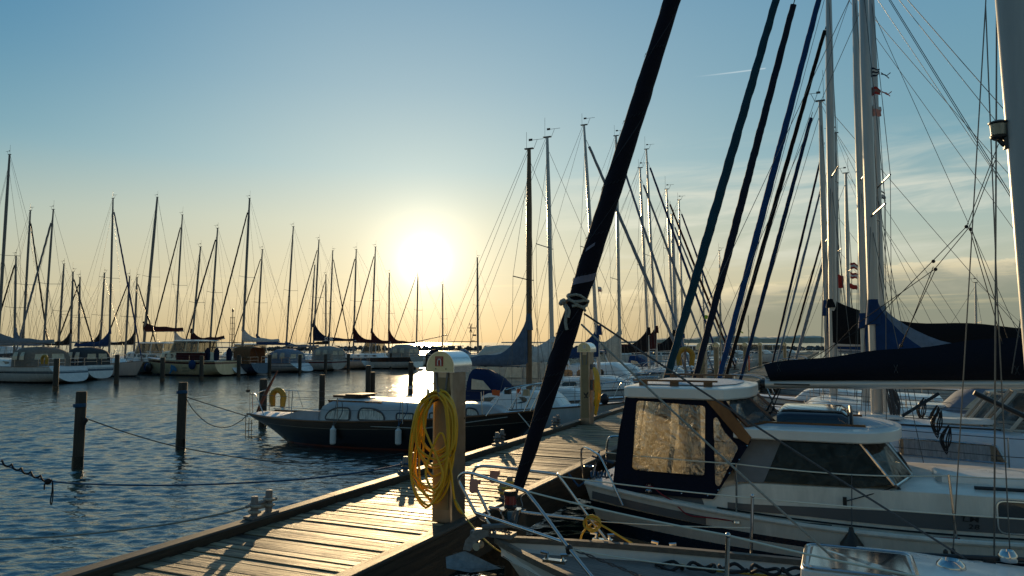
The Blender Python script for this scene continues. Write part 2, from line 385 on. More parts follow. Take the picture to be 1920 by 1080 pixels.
el = M('MULTIPLY', M('ARCSINE', M('MINIMUM', M('MAXIMUM', dz, -1.0), 1.0)), 180 / PI)
az = M('MULTIPLY', M('ARCTAN2', dx, dy), 180 / PI)
dot = N.new('ShaderNodeVectorMath'); dot.operation = 'DOT_PRODUCT'; nt.links.new(D, dot.inputs[0]); dot.inputs[1].default_value = sd
ang = M('MULTIPLY', M('ARCCOSINE', M('MINIMUM', dot.outputs['Value'], 1.0)), 180 / PI)
elc = M('MAXIMUM', el, 0.0)
cr = N.new('ShaderNodeValToRGB'); nt.links.new(M('DIVIDE', elc, 90.0), cr.inputs['Fac'])
stops = [(0.0, srgb(180, 166, 128)), (1.2, srgb(192, 179, 142)), (3.5, srgb(204, 194, 160)), (6, srgb(203, 200, 172)), (9, srgb(194, 203, 186)), (13, srgb(160, 192, 198)), (19, srgb(138, 177, 195)), (27, srgb(118, 162, 189)), (45, srgb(86, 132, 168)), (90, srgb(52, 92, 135))]
e = cr.color_ramp.elements
for i, (p_, c_) in enumerate(stops):
    q = e[i] if i < 2 else e.new(p_ / 90)
    q.position = p_ / 90; q.color = (*c_, 1)
col = cr.outputs['Color']
# away from the sun the low sky is bluer and everything is darker
coolr = N.new('ShaderNodeValToRGB'); nt.links.new(M('DIVIDE', elc, 90.0), coolr.inputs['Fac']); e = coolr.color_ramp.elements
for i, (p_, c_) in enumerate([(0.0, srgb(192, 180, 142)), (4, srgb(196, 194, 166)), (8, srgb(176, 194, 184)), (14, srgb(122, 168, 182)), (27, srgb(98, 150, 182)), (90, srgb(44, 82, 122))]):
    q = e[i] if i < 2 else e.new(p_ / 90)
    q.position = p_ / 90; q.color = (*c_, 1)
col = MIX(MR(ang, 13, 42), col, coolr.outputs['Color'])
col = MIX(1.0, col, MR(ang, 45, 140, 1.0, 0.62), 'MULTIPLY')
col = MIX(1.0, col, MIX(M('MULTIPLY', MR(az, -12, -42), MR(el, 6, 24)), (1.0, 1.0, 1.0), (0.44, 0.72, 0.88)), 'MULTIPLY')
# --- clouds: a bank low on the right, streaks of cirrus above it, a thin band near the sun
def noise(vx, vy, sc, det=6, rough=0.6, dist=0.0, seed=0.0):
    cb = N.new('ShaderNodeCombineXYZ')
    for k, q in ((0, vx), (1, vy)):
        nt.links.new(q, cb.inputs[k])
    cb.inputs[2].default_value = seed
    n = N.new('ShaderNodeTexNoise'); n.inputs['Scale'].default_value = sc; n.inputs['Detail'].default_value = det; n.inputs['Roughness'].default_value = rough; n.inputs['Distortion'].default_value = dist
    nt.links.new(cb.outputs[0], n.inputs['Vector']); return n.outputs['Fac']
lump = noise(M('MULTIPLY', az, 0.16), M('MULTIPLY', el, 0.45), 1.5, 7, 0.6, 0.3, 3.0)
streak = noise(M('MULTIPLY', M('ADD', az, M('MULTIPLY', el, -2.2)), 0.035), M('MULTIPLY', el, 0.26), 2.2, 8, 0.6, 0.5, 8.0)
streak2 = noise(M('MULTIPLY', az, 0.07), M('MULTIPLY', el, 1.5), 1.3, 7, 0.6, 0.3, 5.0)
top = M('ADD', 3.4, M('MULTIPLY', M('SUBTRACT', lump, 0.5), 3.6))
top = M('ADD', top, M('MULTIPLY', MR(az, 12, 28), 1.7))
edge = M('SUBTRACT', top, el)
bank = M('MULTIPLY', MR(edge, -0.05, 0.35), MR(az, 2, 15, 0.25, 1.0))
bank = M('MULTIPLY', bank, MR(az, -16, -2, 0.35, 1.0))
rim = M('MULTIPLY', MR(edge, -0.25, 0.05), MR(edge, 0.12, 0.9, 1.0, 0.0))
bankc = MIX(MR(edge, 0.0, 2.8), srgb(168, 168, 150), srgb(128, 138, 126))
bankc = MIX(MR(ang, 8, 26, 0.75, 0.0), bankc, srgb(214, 184, 128))
col = MIX(M('MULTIPLY', bank, 0.9), col, bankc)
col = MIX(M('MULTIPLY', M('MULTIPLY', rim, MR(az, -4, 16, 0.2, 0.8)), MR(lump, 0.35, 0.6)), col, srgb(236, 222, 184))
cir = M('MULTIPLY', MR(streak, 0.40, 0.72), M('MULTIPLY', MR(el, 4.5, 7.5), MR(el, 10, 16, 1.0, 0.0)))
cir = M('MULTIPLY', cir, MR(az, -2, 14))
col = MIX(M('MULTIPLY', cir, 0.8), col, srgb(230, 230, 212))
band = M('MULTIPLY', MR(streak2, 0.48, 0.72), M('MULTIPLY', MR(el, 1.8, 3.2), MR(el, 4.4, 6.2, 1.0, 0.0)))
col = MIX(M('MULTIPLY', band, MR(az, -25, -3, 0.25, 0.42)), col, srgb(240, 222, 172))
# contrail: a short bright streak high on the right
ca = [math.degrees(math.atan2(*ray(u, v)[:2])) for u, v in ((1293, 145), (1436, 128))]
ce = [math.degrees(math.asin(Vector(ray(u, v)).normalized().z)) for u, v in ((1293, 145), (1436, 128))]
cl = math.hypot(ca[1] - ca[0], ce[1] - ce[0]); ux, uy = (ca[1] - ca[0]) / cl, (ce[1] - ce[0]) / cl
ra = M('SUBTRACT', az, ca[0]); re_ = M('SUBTRACT', el, ce[0])
along = M('ADD', M('MULTIPLY', ra, ux), M('MULTIPLY', re_, uy)); perp = M('ABSOLUTE', M('ADD', M('MULTIPLY', ra, -uy), M('MULTIPLY', re_, ux)))
trail = M('MULTIPLY', MR(perp, 0.0, 0.075, 1.0, 0.0), M('MULTIPLY', MR(along, 0.0, cl * 0.7), MR(along, cl * 0.98, cl * 1.01, 1.0, 0.0)))
col = MIX(M('MULTIPLY', trail, 0.55), col, srgb(222, 236, 240))
# --- aureole of the low sun
def gauss(s): return M('POWER', 2.71828, M('MULTIPLY', M('POWER', M('DIVIDE', ang, s), 2.0), -1.0))
def expo(s): return M('POWER', 2.71828, M('MULTIPLY', M('DIVIDE', ang, s), -1.0))
def ADDC(base, f, c):
    return MIX(1.0, base, MIX(1.0, c, f, 'MULTIPLY'), 'ADD')
col = ADDC(col, M('MULTIPLY', expo(9.0), 0.36), (1.0, 0.90, 0.66))
col = ADDC(col, M('MULTIPLY', gauss(3.4), 0.62), (1.0, 0.92, 0.72))
col = ADDC(col, M('MULTIPLY', gauss(1.05), 6.0), (1.0, 0.90, 0.68))
# the physical sky is mixed in for its gradients
sky = N.new('ShaderNodeTexSky'); sky.sky_type = 'NISHITA'; sky.sun_disc = False; sky.sun_elevation = SUN_EL; sky.sun_rotation = SUN_AZ; sky.altitude = 0; sky.air_density = 1.0; sky.dust_density = 1.0
skyc = MIX(1.0, sky.outputs['Color'], 0.05, 'MULTIPLY')
col = MIX(0.10, col, skyc)
col = MIX(MR(el, -3.0, -0.2, 1.0, 0.0), col, (0.06, 0.075, 0.08))
nt.links.new(col, bg.inputs['Color']); bg.inputs['Strength'].default_value = 1.0

# ------------------------------------------------------------------ water, far shore, breakwater
def grid_sheet(name, xs, ys, z, m):
    b = MB(); b.add([(x, y, z) for y in ys for x in xs], [(j * len(xs) + i, j * len(xs) + i + 1, (j + 1) * len(xs) + i + 1, (j + 1) * len(xs) + i) for j in range(len(ys) - 1) for i in range(len(xs) - 1)])
    return b.build(name, m)
m, wnt, b = new_mat('harbour_water'); WN = wnt.nodes
tcw = WN.new('ShaderNodeTexCoord')
def wnoise(scale, stretch, det, dist):
    mp = WN.new('ShaderNodeMapping'); mp.inputs['Scale'].default_value = stretch; mp.inputs['Rotation'].default_value = (0, 0, math.radians(-18))
    link(wnt, tcw.outputs['Object'], mp.inputs['Vector'])
    n = WN.new('ShaderNodeTexNoise'); n.inputs['Scale'].default_value = scale; n.inputs['Detail'].default_value = det; n.inputs['Distortion'].default_value = dist; n.inputs['Roughness'].default_value = 0.55
    link(wnt, mp.outputs[0], n.inputs['Vector']); return n.outputs['Fac']
n1 = wnoise(1.0, (0.9, 2.0, 1), 3, 0.6); n2 = wnoise(1.0, (3.6, 7.0, 1), 3, 0.8); n3 = wnoise(0.12, (0.6, 1.0, 1), 2, 0)
def wm(op, a, b_):
    n = WN.new('ShaderNodeMath'); n.operation = op
    for i, q in enumerate((a, b_)):
        if isinstance(q, (int, float)): n.inputs[i].default_value = q
        else: link(wnt, q, n.inputs[i])
    return n.outputs[0]
hgt = wm('ADD', wm('MULTIPLY', n1, 0.045), wm('MULTIPLY', n2, 0.038))
calm = WN.new('ShaderNodeMapRange'); calm.inputs['From Min'].default_value = 0.35; calm.inputs['From Max'].default_value = 0.65; calm.inputs['To Min'].default_value = 0.75; calm.inputs['To Max'].default_value = 1.1; link(wnt, n3, calm.inputs['Value'])
bp = WN.new('ShaderNodeBump'); bp.inputs['Distance'].default_value = 0.62; link(wnt, calm.outputs[0], bp.inputs['Strength']); link(wnt, hgt, bp.inputs['Height'])
link(wnt, bp.outputs[0], b.inputs['Normal'])
b.inputs['Base Color'].default_value = (0.010, 0.036, 0.038, 1); b.inputs['Roughness'].default_value = 0.10; b.inputs['IOR'].default_value = 2.3
water_m = m
def steps(a, b, d0, k, cmax):
    out = [a]
    while out[-1] < b: out.append(out[-1] + min(cmax, max(d0, k * abs(out[-1]))))
    out[-1] = b; return out
xs_p = steps(0.0, 70.0, 0.05, 0.006, 0.8); xs_r = steps(0.0, 70.0, 0.10, 0.03, 2.0); xs_n = np.array([-q for q in xs_p[:0:-1]] + xs_r); ys_n = np.array(steps(3.5, 125.0, 0.032, 0.0030, 0.6)); ys_n = np.concatenate([np.linspace(-30, 3.4, 30), ys_n])
X, Y = np.meshgrid(xs_n, ys_n); Z = np.zeros_like(X); dxs = np.gradient(xs_n)[None, :] + 0 * Y; dys = np.gradient(ys_n)[:, None] + 0 * X; cell = np.maximum(dxs, dys)
rw = np.random.RandomState(3)
for i in range(64):
    lam = 0.11 * (0.52 / 0.11) ** (i / 63.0); th = math.radians(80) + rw.normal(0, 0.36); kx, ky = 2 * PI / lam * math.cos(th), 2 * PI / lam * math.sin(th); amp = 0.0070 * lam ** 0.97 * rw.uniform(0.6, 1.4)
    ph = kx * X + ky * Y + rw.uniform(0, 2 * PI) + 0.5 * np.sin(0.21 * X + 0.13 * Y + i); Z += amp * np.sin(ph) * np.clip((lam / np.maximum(dys, 1e-3) - 2.2) / 2.0, 0, 1) * np.clip((lam / max(0.12, abs(math.cos(th))) / np.maximum(dxs, 1e-3) - 2.2) / 2.0, 0, 1)
patch = 0.75 + 0.25 * np.sin(0.18 * X + 0.07 * Y) * np.sin(0.11 * Y - 0.05 * X + 1); Z *= patch
edge_ = np.clip(np.minimum(np.minimum(X + 70, 70 - X), np.minimum(Y + 30, 125 - Y)) / 6.0, 0, 1); Z *= edge_
me = bpy.data.meshes.new('water'); nx, ny = len(xs_n), len(ys_n)
co_ = np.stack([X, Y, Z], -1).reshape(-1, 3).astype(np.float32); me.vertices.add(nx * ny); me.vertices.foreach_set('co', co_.ravel())
ii = (np.arange(ny - 1)[:, None] * nx + np.arange(nx - 1)[None, :]).ravel(); quads = np.stack([ii, ii + 1, ii + nx + 1, ii + nx], -1).astype(np.int32)
me.loops.add(quads.size); me.loops.foreach_set('vertex_index', quads.ravel()); me.polygons.add(len(quads)); me.polygons.foreach_set('loop_start', np.arange(len(quads), dtype=np.int32) * 4); me.polygons.foreach_set('loop_total', np.full(len(quads), 4, dtype=np.int32)); me.polygons.foreach_set('use_smooth', np.ones(len(quads), dtype=bool)); me.update(); me.validate(); me.materials.append(water_m)
wo_ = bpy.data.objects.new('water', me); COLL.objects.link(wo_); tag(wo_, 'rippled dark blue harbour water', None, kind='structure')
xo = [-12000, -4000, -1200, -400, -150, -70, 70, 150, 400, 1200, 4000, 12000]; yo = [-400, -120, -30, 125, 220, 400, 900, 2000, 5000, 14000]
b_ = MB(); b_.add([(x, y, 0.0) for y in yo for x in xo], [(j * len(xo) + i, j * len(xo) + i + 1, (j + 1) * len(xo) + i + 1, (j + 1) * len(xo) + i) for j in range(len(yo) - 1) for i in range(len(xo) - 1) if not (xo[i] >= -70 and xo[i + 1] <= 70 and yo[j] >= -30 and yo[j + 1] <= 125)])
tag(b_.build('open_sea', water_m), 'open sea out to the horizon', None, kind='structure')
# low wooded shore on the horizon, right of the sun
shore_m = mat('far_shore_haze', (0.42, 0.43, 0.36), 1.0, var=0.3, scale=0.01)  # pale colour has the aerial haze of the distance painted in
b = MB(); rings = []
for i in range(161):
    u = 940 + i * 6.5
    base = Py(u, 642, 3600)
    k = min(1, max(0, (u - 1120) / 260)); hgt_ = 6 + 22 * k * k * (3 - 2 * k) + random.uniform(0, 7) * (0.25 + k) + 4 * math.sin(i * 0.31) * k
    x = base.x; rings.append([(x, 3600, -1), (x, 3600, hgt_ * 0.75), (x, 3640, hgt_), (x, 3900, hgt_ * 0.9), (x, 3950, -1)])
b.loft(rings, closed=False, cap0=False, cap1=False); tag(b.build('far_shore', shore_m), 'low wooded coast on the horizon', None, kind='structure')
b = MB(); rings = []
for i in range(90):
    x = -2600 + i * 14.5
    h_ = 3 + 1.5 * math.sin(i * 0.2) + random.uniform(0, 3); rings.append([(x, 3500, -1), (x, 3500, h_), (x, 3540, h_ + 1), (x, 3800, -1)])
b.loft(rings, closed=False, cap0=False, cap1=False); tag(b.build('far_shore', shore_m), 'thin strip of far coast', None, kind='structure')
stone = mat('breakwater_stone', (0.09, 0.085, 0.08), 0.9, var=0.5, scale=0.6)
b = MB()
rr = random.Random(4)
for i in range(900):
    x = -90 + 230 * rr.random(); k = rr.uniform(-1, 1); y = 262 + 0.10 * (x + 20) + k * 3.0; z = 0.15 + 1.25 * (1 - abs(k)) * rr.uniform(0.4, 1); s_ = rr.uniform(0.5, 1.1)
    b.box((x, y, z), (s_ * 1.4, s_ * 1.2, s_), Matrix.Rotation(rr.uniform(0, PI), 3, Vector((rr.uniform(-1, 1), rr.uniform(-1, 1), 1)).normalized()), 0.75)
tag(b.build('breakwater', stone, smooth=False), 'dark stone breakwater closing the harbour', None, kind='structure')

# ------------------------------------------------------------------ the pier
T_R, T_L, ZD = -3.29, -4.96, 1.12
S0, S1 = -6.0, 150.0
pier = empty('pier', W(0, 0, 0), -A)       # local x = t, local y = s
tag(pier, 'weathered plank pier with raised side beams', 'pier')
b = MB(); b.r = []
s = S0; rr = random.Random(11)
while s < S1:
    wd = rr.uniform(0.086, 0.100) if s < 50 else 0.14; gap = rr.uniform(0.004, 0.010)
    z0 = ZD - 0.035 + rr.uniform(-0.004, 0.004); z1 = ZD + rr.uniform(-0.006, 0.006); tw = rr.uniform(-0.005, 0.005); e0 = rr.uniform(-0.01, 0.01)
    xa, xb = T_L + 0.10 + e0, T_R - 0.06 + rr.uniform(-0.01, 0.01)
    c = 0.004
    prof = [(s, z0), (s + wd, z0), (s + wd, z1 - c + tw), (s + wd - c, z1 + tw), (s + c, z1), (s, z1 - c)]
    b.loft([[(xa, q, z) for q, z in prof], [(xb, q, z) for q, z in prof]]); b.r += [rr.random()] * 12
    s += wd + gap
b.build('deck', plank, pier, smooth=False)
def kerb(t, w_, z0, z1, name, seg=4.2):
    b = MB(); s = S0; rr = random.Random(int(abs(t) * 100))
    while s < S1:
        l = seg; o = rr.uniform(-0.008, 0.008)
        c = 0.012; hw = w_ / 2
        prof = [(t - hw + o, z0), (t + hw + o, z0), (t + hw + o, z1 - c), (t + hw - c + o, z1), (t - hw + c + o, z1), (t - hw + o, z1 - c)]
        b.loft([[(x, s + 0.006, z) for x, z in prof], [(x, s + l - 0.006, z + rr.uniform(-0.004, 0.004)) for x, z in prof]])
        s += l
    return b.build(name, beam, pier, smooth=False)
kerb(T_L, 0.15, ZD - 0.02, ZD + 0.072, 'kerb_beam'); kerb(T_R - 0.02, 0.14, ZD - 0.02, ZD + 0.012, 'kerb_beam')
kerb(T_L - 0.03, 0.08, ZD - 0.34, ZD - 0.024, 'side_beam'); kerb(T_R + 0.005, 0.09, ZD - 0.40, ZD - 0.024, 'side_beam')
kerb(T_L + 0.65, 0.12, ZD - 0.36, ZD - 0.045, 'joist'); kerb(T_R - 0.65, 0.12, ZD - 0.36, ZD - 0.045, 'joist')
b = MB()
for k in range(9):
    s = -3.2 + k * 3.5
    b.box((0.5 * (T_L + T_R), s, ZD - 0.5), (2.1, 0.2, 0.24))
b.build_each('cross_beam', beam, pier, smooth=False)
for k in range(20):
    s = -3.2 + k * 3.5
    for t in (T_L - 0.16, T_R + 0.16):
        b = MB(); b.tube([(t, s, -3), (t, s, 0.2), (t + random.uniform(-0.01, 0.01), s, ZD - 0.06)], [0.125, 0.12, 0.115], 12); b.build('pile', pile, pier)
# bolts in the side beam
b = MB()
for k in range(14):
    s = -3.05 + k * 3.5
    for dzz in (0.12, 0.26):
        b.lathe([(0.001, 0.0), (0.025, 0.0), (0.025, 0.016), (0.001, 0.018)], (T_R + 0.051, s + 0.02, ZD - dzz), 8, Matrix.Rotation(PI / 2, 3, 'Y'))
b.build_each('bolt', galv, pier)

def s_of_(u, t):
    r = ray(u, 642); return t / (r[0] * PX + r[1] * PY) * (r[0] * DX + r[1] * DY)
# ------------------------------------------------------------------ supply pedestals with their water hoses
brass = None
ss, snt, sb_ = new_mat('brushed_steel'); SN = snt.nodes
tcs = SN.new('ShaderNodeTexCoord'); mps = SN.new('ShaderNodeMapping'); mps.inputs['Scale'].default_value = (60, 60, 1.0); link(snt, tcs.outputs['Object'], mps.inputs['Vector'])
ns = SN.new('ShaderNodeTexNoise'); ns.inputs['Scale'].default_value = 1.5; ns.inputs['Detail'].default_value = 6; link(snt, mps.outputs[0], ns.inputs['Vector'])
ns2 = SN.new('ShaderNodeTexNoise'); ns2.inputs['Scale'].default_value = 5; ns2.inputs['Detail'].default_value = 7; link(snt, tcs.outputs['Object'], ns2.inputs['Vector'])
rs_ = SN.new('ShaderNodeValToRGB'); rs_.color_ramp.elements[0].position = 0.3; rs_.color_ramp.elements[0].color = (0.24, 0.215, 0.18, 1); rs_.color_ramp.elements[1].position = 0.7; rs_.color_ramp.elements[1].color = (0.42, 0.40, 0.36, 1)
link(snt, ns2.outputs['Fac'], rs_.inputs['Fac']); link(snt, rs_.outputs[0], sb_.inputs['Base Color'])
sb_.inputs['Metallic'].default_value = 1.0
mrs = SN.new('ShaderNodeMapRange'); mrs.inputs['To Min'].default_value = 0.22; mrs.inputs['To Max'].default_value = 0.5; link(snt, ns.outputs['Fac'], mrs.inputs['Value']); link(snt, mrs.outputs[0], sb_.inputs['Roughness'])
sb_.inputs['Anisotropic'].default_value = 0.5
MATS['brushed_steel'] = ss
capface = mat('cap_plate', (0.66, 0.58, 0.36), 0.45, 0.75, var=0.10, scale=14)
sign_red = mat('sign_red', (0.42, 0.05, 0.025), 0.5, var=0.12)
sign_white = mat('sign_white', (0.75, 0.72, 0.66), 0.6, var=0.05)
def pedestal(label, s, t, hgt=1.42, facing=0, sign='red', group=None):
    """local x across the pier, y along it; the plate with hooks faces -y"""
    r = empty('service_pedestal', W(s, t, ZD), -A); tag(r, label, 'pedestal', group)
    b = MB(); c = 0.012; wx, wy = 0.105, 0.145
    prof = [(-wx + c, -wy), (wx - c, -wy), (wx, -wy + c), (wx, wy - c), (wx - c, wy), (-wx + c, wy), (-wx, wy - c), (-wx, -wy + c)]
    b.loft([[(x, y, z) for x, y in prof] for z in (0.004, hgt)]); b.build('post', ss, r, smooth=False)
    b = MB(); b.box((0, -wy - 0.006, hgt * 0.52), (0.15, 0.008, hgt * 0.86)); b.build('front_plate', mat('front_plate_paint', (0.27, 0.215, 0.12), 0.5, 0.3, var=0.15), r, smooth=False)
    R = 0.148; arc = [(R * math.cos(a), R * math.sin(a)) for a in [PI * i / 24 for i in range(25)]]
    poly = [(R, -0.05)] + arc + [(-R, -0.05)]
    b = MB(); b.prism(poly, lambda a, q, w_: (a, -0.185 + w_, hgt + 0.03 + q), 0.37); b.build('cap', mat('cap_steel', (0.66, 0.70, 0.74), 0.22, 1.0, var=0.06), r, angle=30)
    b = MB(); poly2 = [(0.93 * a, 0.96 * q if q > 0 else q * 0.9) for a, q in poly]
    b.prism(poly2, lambda a, q, w_: (a, -0.189 + w_, hgt + 0.03 + q), 0.0035); b.build('cap_plate', capface, r, smooth=False)
    b = MB(); 
    for x in (-0.045, 0.062): b.box((x, -0.191, hgt + 0.012), (0.011, 0.004, 0.009))
    b.build_each('screw', black, r, smooth=False)
    if sign == 'red':
        b = MB(); b.box((-0.01, -0.191, hgt + 0.083), (0.084, 0.004, 0.092)); sg = b.build('warning_sign', sign_red, r, smooth=False)
        b = MB(); pts = [(-0.018, -0.022)] + [(0.018 * math.cos(a) * 0.95, 0.012 + 0.018 * math.sin(a)) for a in [PI - PI * i / 10 for i in range(11)]] + [(0.018, -0.022)]
        b.tube([(x - 0.008, -0.1945, hgt + 0.072 + z) for x, z in pts], 0.0058, 6)
        for sx_ in (-1, 1): b.box((-0.008 + sx_ * 0.016, -0.1945, hgt + 0.046), (0.016, 0.003, 0.006))
        b.build('horseshoe_symbol', sign_white, sg, smooth=False)
        b = MB(); q = random.Random(2)
        for row, (z, x0, x1) in enumerate(((0.117, -0.042, 0.024), (0.108, -0.038, 0.02))):
            x = x0
            while x < x1:
                l = q.uniform(0.003, 0.006); b.box((x + l / 2, -0.1935, hgt + z), (l, 0.001, 0.0055 - row * 0.0015)); x += l + 0.002
        x = -0.045
        b.build('small_print', mat('small_print', (0.55, 0.32, 0.26), 0.6), sg, smooth=False)
    elif sign == 'white':
        b = MB(); b.box((0.01, -0.191, hgt + 0.09), (0.062, 0.004, 0.075)); sg = b.build('label_plate', sign_white, r, smooth=False)
        b = MB(); 
        for i in range(3): b.box((0.01, -0.1935, hgt + 0.112 - i * 0.02), (0.045, 0.001, 0.008))
        b.build('small_print', mat('print_grey', (0.3, 0.33, 0.36), 0.6), sg, smooth=False)
    for sx_ in (-1, 1):
        b = MB(); b.box((sx_ * 0.05 , -0.157, hgt * 0.90), (0.016, 0.016, 0.26), Matrix.Rotation(sx_ * 0.11, 3, 'Y')); b.build('bracket_rail', galv, r, smooth=False)
    return r
def hook(r, x, z, y0=-0.155):
    b = MB(); b.tube(smoothpath([(x, y0, z), (x, y0 - 0.08, z - 0.01), (x - 0.008, y0 - 0.12, z + 0.02), (x - 0.022, y0 - 0.13, z + 0.11)], 5), [0.012] * 15 + [0.010], 8); return b.build('hook', galv, r)
ped1_s, ped1_t = ST(-0.545, 7.20)
ped1_t -= 0.06
ped1 = pedestal('steel supply pedestal with red horseshoe sign and a coiled yellow hose', ped1_s, ped1_t)
hook(ped1, -0.055, 1.14); hook(ped1, 0.052, 1.16)
b = MB()
for z in (0.3, 0.62, 0.95, 1.1):
    for y in (-0.12, 0.11): b.lathe([(0.001, 0), (0.008, 0), (0.008, 0.004), (0.001, 0.005)], (0.105, y, z), 8, Matrix.Rotation(PI / 2, 3, 'Y'))
b.build_each('screw', black, ped1)
# the hose: one strand wound in long hanging loops over the hooks
rh = random.Random(21); pts = []
LOOPS = [(0.50, 0.16, 0.14), (0.95, 0.17, 0.12), (0.56, 0.19, 0.16), (1.00, 0.15, 0.10), (0.62, 0.18, 0.17), (0.90, 0.21, 0.11), (0.52, 0.14, 0.15), (0.97, 0.20, 0.09), (0.68, 0.17, 0.18), (0.86, 0.23, 0.13), (0.60, 0.20, 0.19), (1.02, 0.18, 0.12), (0.78, 0.12, 0.16), (0.93, 0.24, 0.14)]
for k, (drop, wl, wr) in enumerate(LOOPS):
    wl += rh.uniform(-0.012, 0.012); wr += rh.uniform(-0.012, 0.012); y = -0.195 - 0.017 * (k % 6) - rh.uniform(0, 0.010); sw = rh.uniform(-0.045, 0.035) - (0.05 if k % 4 == 3 else 0)
    z0 = 1.15 + 0.012 * (k // 2)
    pts += [(-0.045, y, z0), (-wl * 0.72 - 0.02, y - 0.01, z0 - 0.12), (-wl - 0.02 + sw * 0.4, y - 0.02, z0 - drop * 0.45), (-wl * 0.9 - 0.02 + sw, y - 0.015, z0 - drop * 0.82), (sw - 0.02, y - 0.01, z0 - drop), (wr * 0.9 + sw * 0.7, y, z0 - drop * 0.82), (wr + 0.02, y + 0.01, z0 - drop * 0.45), (wr * 0.8 + 0.02, y + 0.01, z0 - 0.11), (0.045, y, z0 + 0.004)]
pts += [(-0.06, -0.29, 1.10), (-0.10, -0.30, 0.9), (0.10, -0.31, 0.5), (0.02, -0.31, 0.33), (-0.08, -0.30, 0.5), (0.06, -0.28, 0.85), (0.13, -0.24, 0.6), (0.16, -0.18, 0.22), (0.19, -0.10, 0.10)]
hz = empty('water_hose', W(ped1_s, ped1_t, ZD), -A); tag(hz, 'yellow water hose coiled over the hooks of the pedestal with the red sign', 'hose')
b = MB(); b.tube(smoothpath(pts, 7), 0.0108, 8); b.build('hose_coil', hose_y, hz)
S_P2 = s_of_(1100, -4.80)
ped2 = pedestal('steel supply pedestal with white label plate on the beam side of the pier', S_P2, -4.80, sign='white', hgt=1.50)
b = MB()
for i, (x, z, r_) in enumerate(((0, 0, 0.026), (-0.03, 0.02, 0.02), (0.028, 0.03, 0.02), (0.0, -0.035, 0.022), (-0.03, -0.05, 0.014), (0.03, -0.05, 0.014), (-0.045, 0.045, 0.012), (0.04, 0.055, 0.012))): b.lathe([(0.001, 0), (r_, 0), (r_, 0.002), (0.001, 0.003)], (0.03 + x, -0.156, 0.60 + z), 8, Matrix.Rotation(PI / 2, 3, 'X'))
b.build('sticker', black, ped2)
b = MB(); b.box((0.13, -0.02, 1.18), (0.05, 0.16, 0.10)); b.box((0.13, -0.02, 0.80), (0.05, 0.14, 0.22)); b.build_each('socket_box', mat('socket_plastic', (0.12, 0.13, 0.15), 0.5), ped2, smooth=False)
b = MB(); pts = []
for k in range(6):
    y = -0.10 + 0.03 * k; dr = [0.75, 0.95, 0.85, 0.98, 0.8, 0.9][k]
    pts += [(0.17, y, 1.16), (0.22 + 0.01 * k, y - 0.06, 0.95), (0.23, y - 0.08, 1.16 - dr * 0.7), (0.19, y, 1.16 - dr), (0.25, y + 0.08, 1.16 - dr * 0.6), (0.21, y + 0.06, 1.0)]
hz = empty('water_hose', W(S_P2, -4.80, ZD), -A); tag(hz, 'yellow water hose hanging on the side of the pedestal with the white label', 'hose')
b.tube(smoothpath(pts, 6), 0.014, 6); b.build('hose_coil', hose_y, hz)
for lab, s, t in (('steel supply pedestal behind the dark navy furled sails, with rounded cap', s_of_(1343, -4.8), -4.8), ('steel supply pedestal half hidden behind the second furled sail', 21.2, -3.45), ('small distant steel pedestal beside the orange flag poles', s_of_(1397, -4.8), -4.8), ('tiny far steel pedestal near the end of the pier', s_of_(1425, -4.8), -4.8), ('far steel pedestal between the blue furled sails', 56.5, -3.45)):
    pedestal(lab, s, t, sign=None, hgt=1.5)
# ------------------------------------------------------------------ double-pin bollards
def bollard(label, s, t, z, hgt=0.2, rope=None, lean=0.0):
    r = empty('mooring_bollard', W(s, t, z), -A); tag(r, label, 'bollard')
    b = MB(); b.box((0, 0, 0.012), (0.12, 0.34, 0.022)); b.build('base_plate', galv, r, smooth=False)
    for k in (-1, 1):
        b = MB(); b.lathe([(0.001, 0.02), (0.033, 0.02), (0.033, hgt + 0.012 * k), (0.028, hgt + 0.016 + 0.012 * k), (0.001, hgt + 0.018 + 0.012 * k)], (0, 0.095 * k, 0), 14); b.build('pin', galv, r)
    b = MB(); b.tube([(0, -0.20, hgt * 0.62), (0, 0.20, hgt * 0.62)], 0.014, 8); b.build('cross_bar', galv, r)
    if rope:
        b = MB(); pts = []
        for i in range(60):
            a = i * 0.42; pts.append((0.046 * math.sin(a) * (1.0 + 0.1 * math.sin(i)), -0.095 + 0.048 * math.cos(a) + (0.19 if (i // 15) % 2 else 0), 0.045 + 0.0018 * i))
        b.tube(pts, 0.013, 6); q = b.build('rope_turns', rope, None); q.name = 'rope_turns'; q.parent = r
    return r
ZK = ZD + 0.073
def kb(u, v): s_, t_ = ST(*Pz(u, v, ZK)[:2]); return s_
bollard('grey two-pin bollard on the beam edge by the open water, its rope leading left', kb(483, 966), T_L, ZK, 0.19, rope_w)
bollard('two-pin bollard wrapped with blue rope just behind the yellow hose', kb(775, 884), T_L, ZK, 0.19, rope_b)
bollard('dark two-pin bollard at the bow of the black-hulled sailboat', kb(928, 832), T_L, ZK, 0.19, rope_g)
bollard('far two-pin bollard at the foot of the second pedestal', kb(1030, 800), T_L, ZK, 0.19, rope_g)
bollard('two-pin bollard with yellow rope between pedestal and anchor', 7.55, T_R - 0.06, ZD + 0.013, 0.17, rope_y)
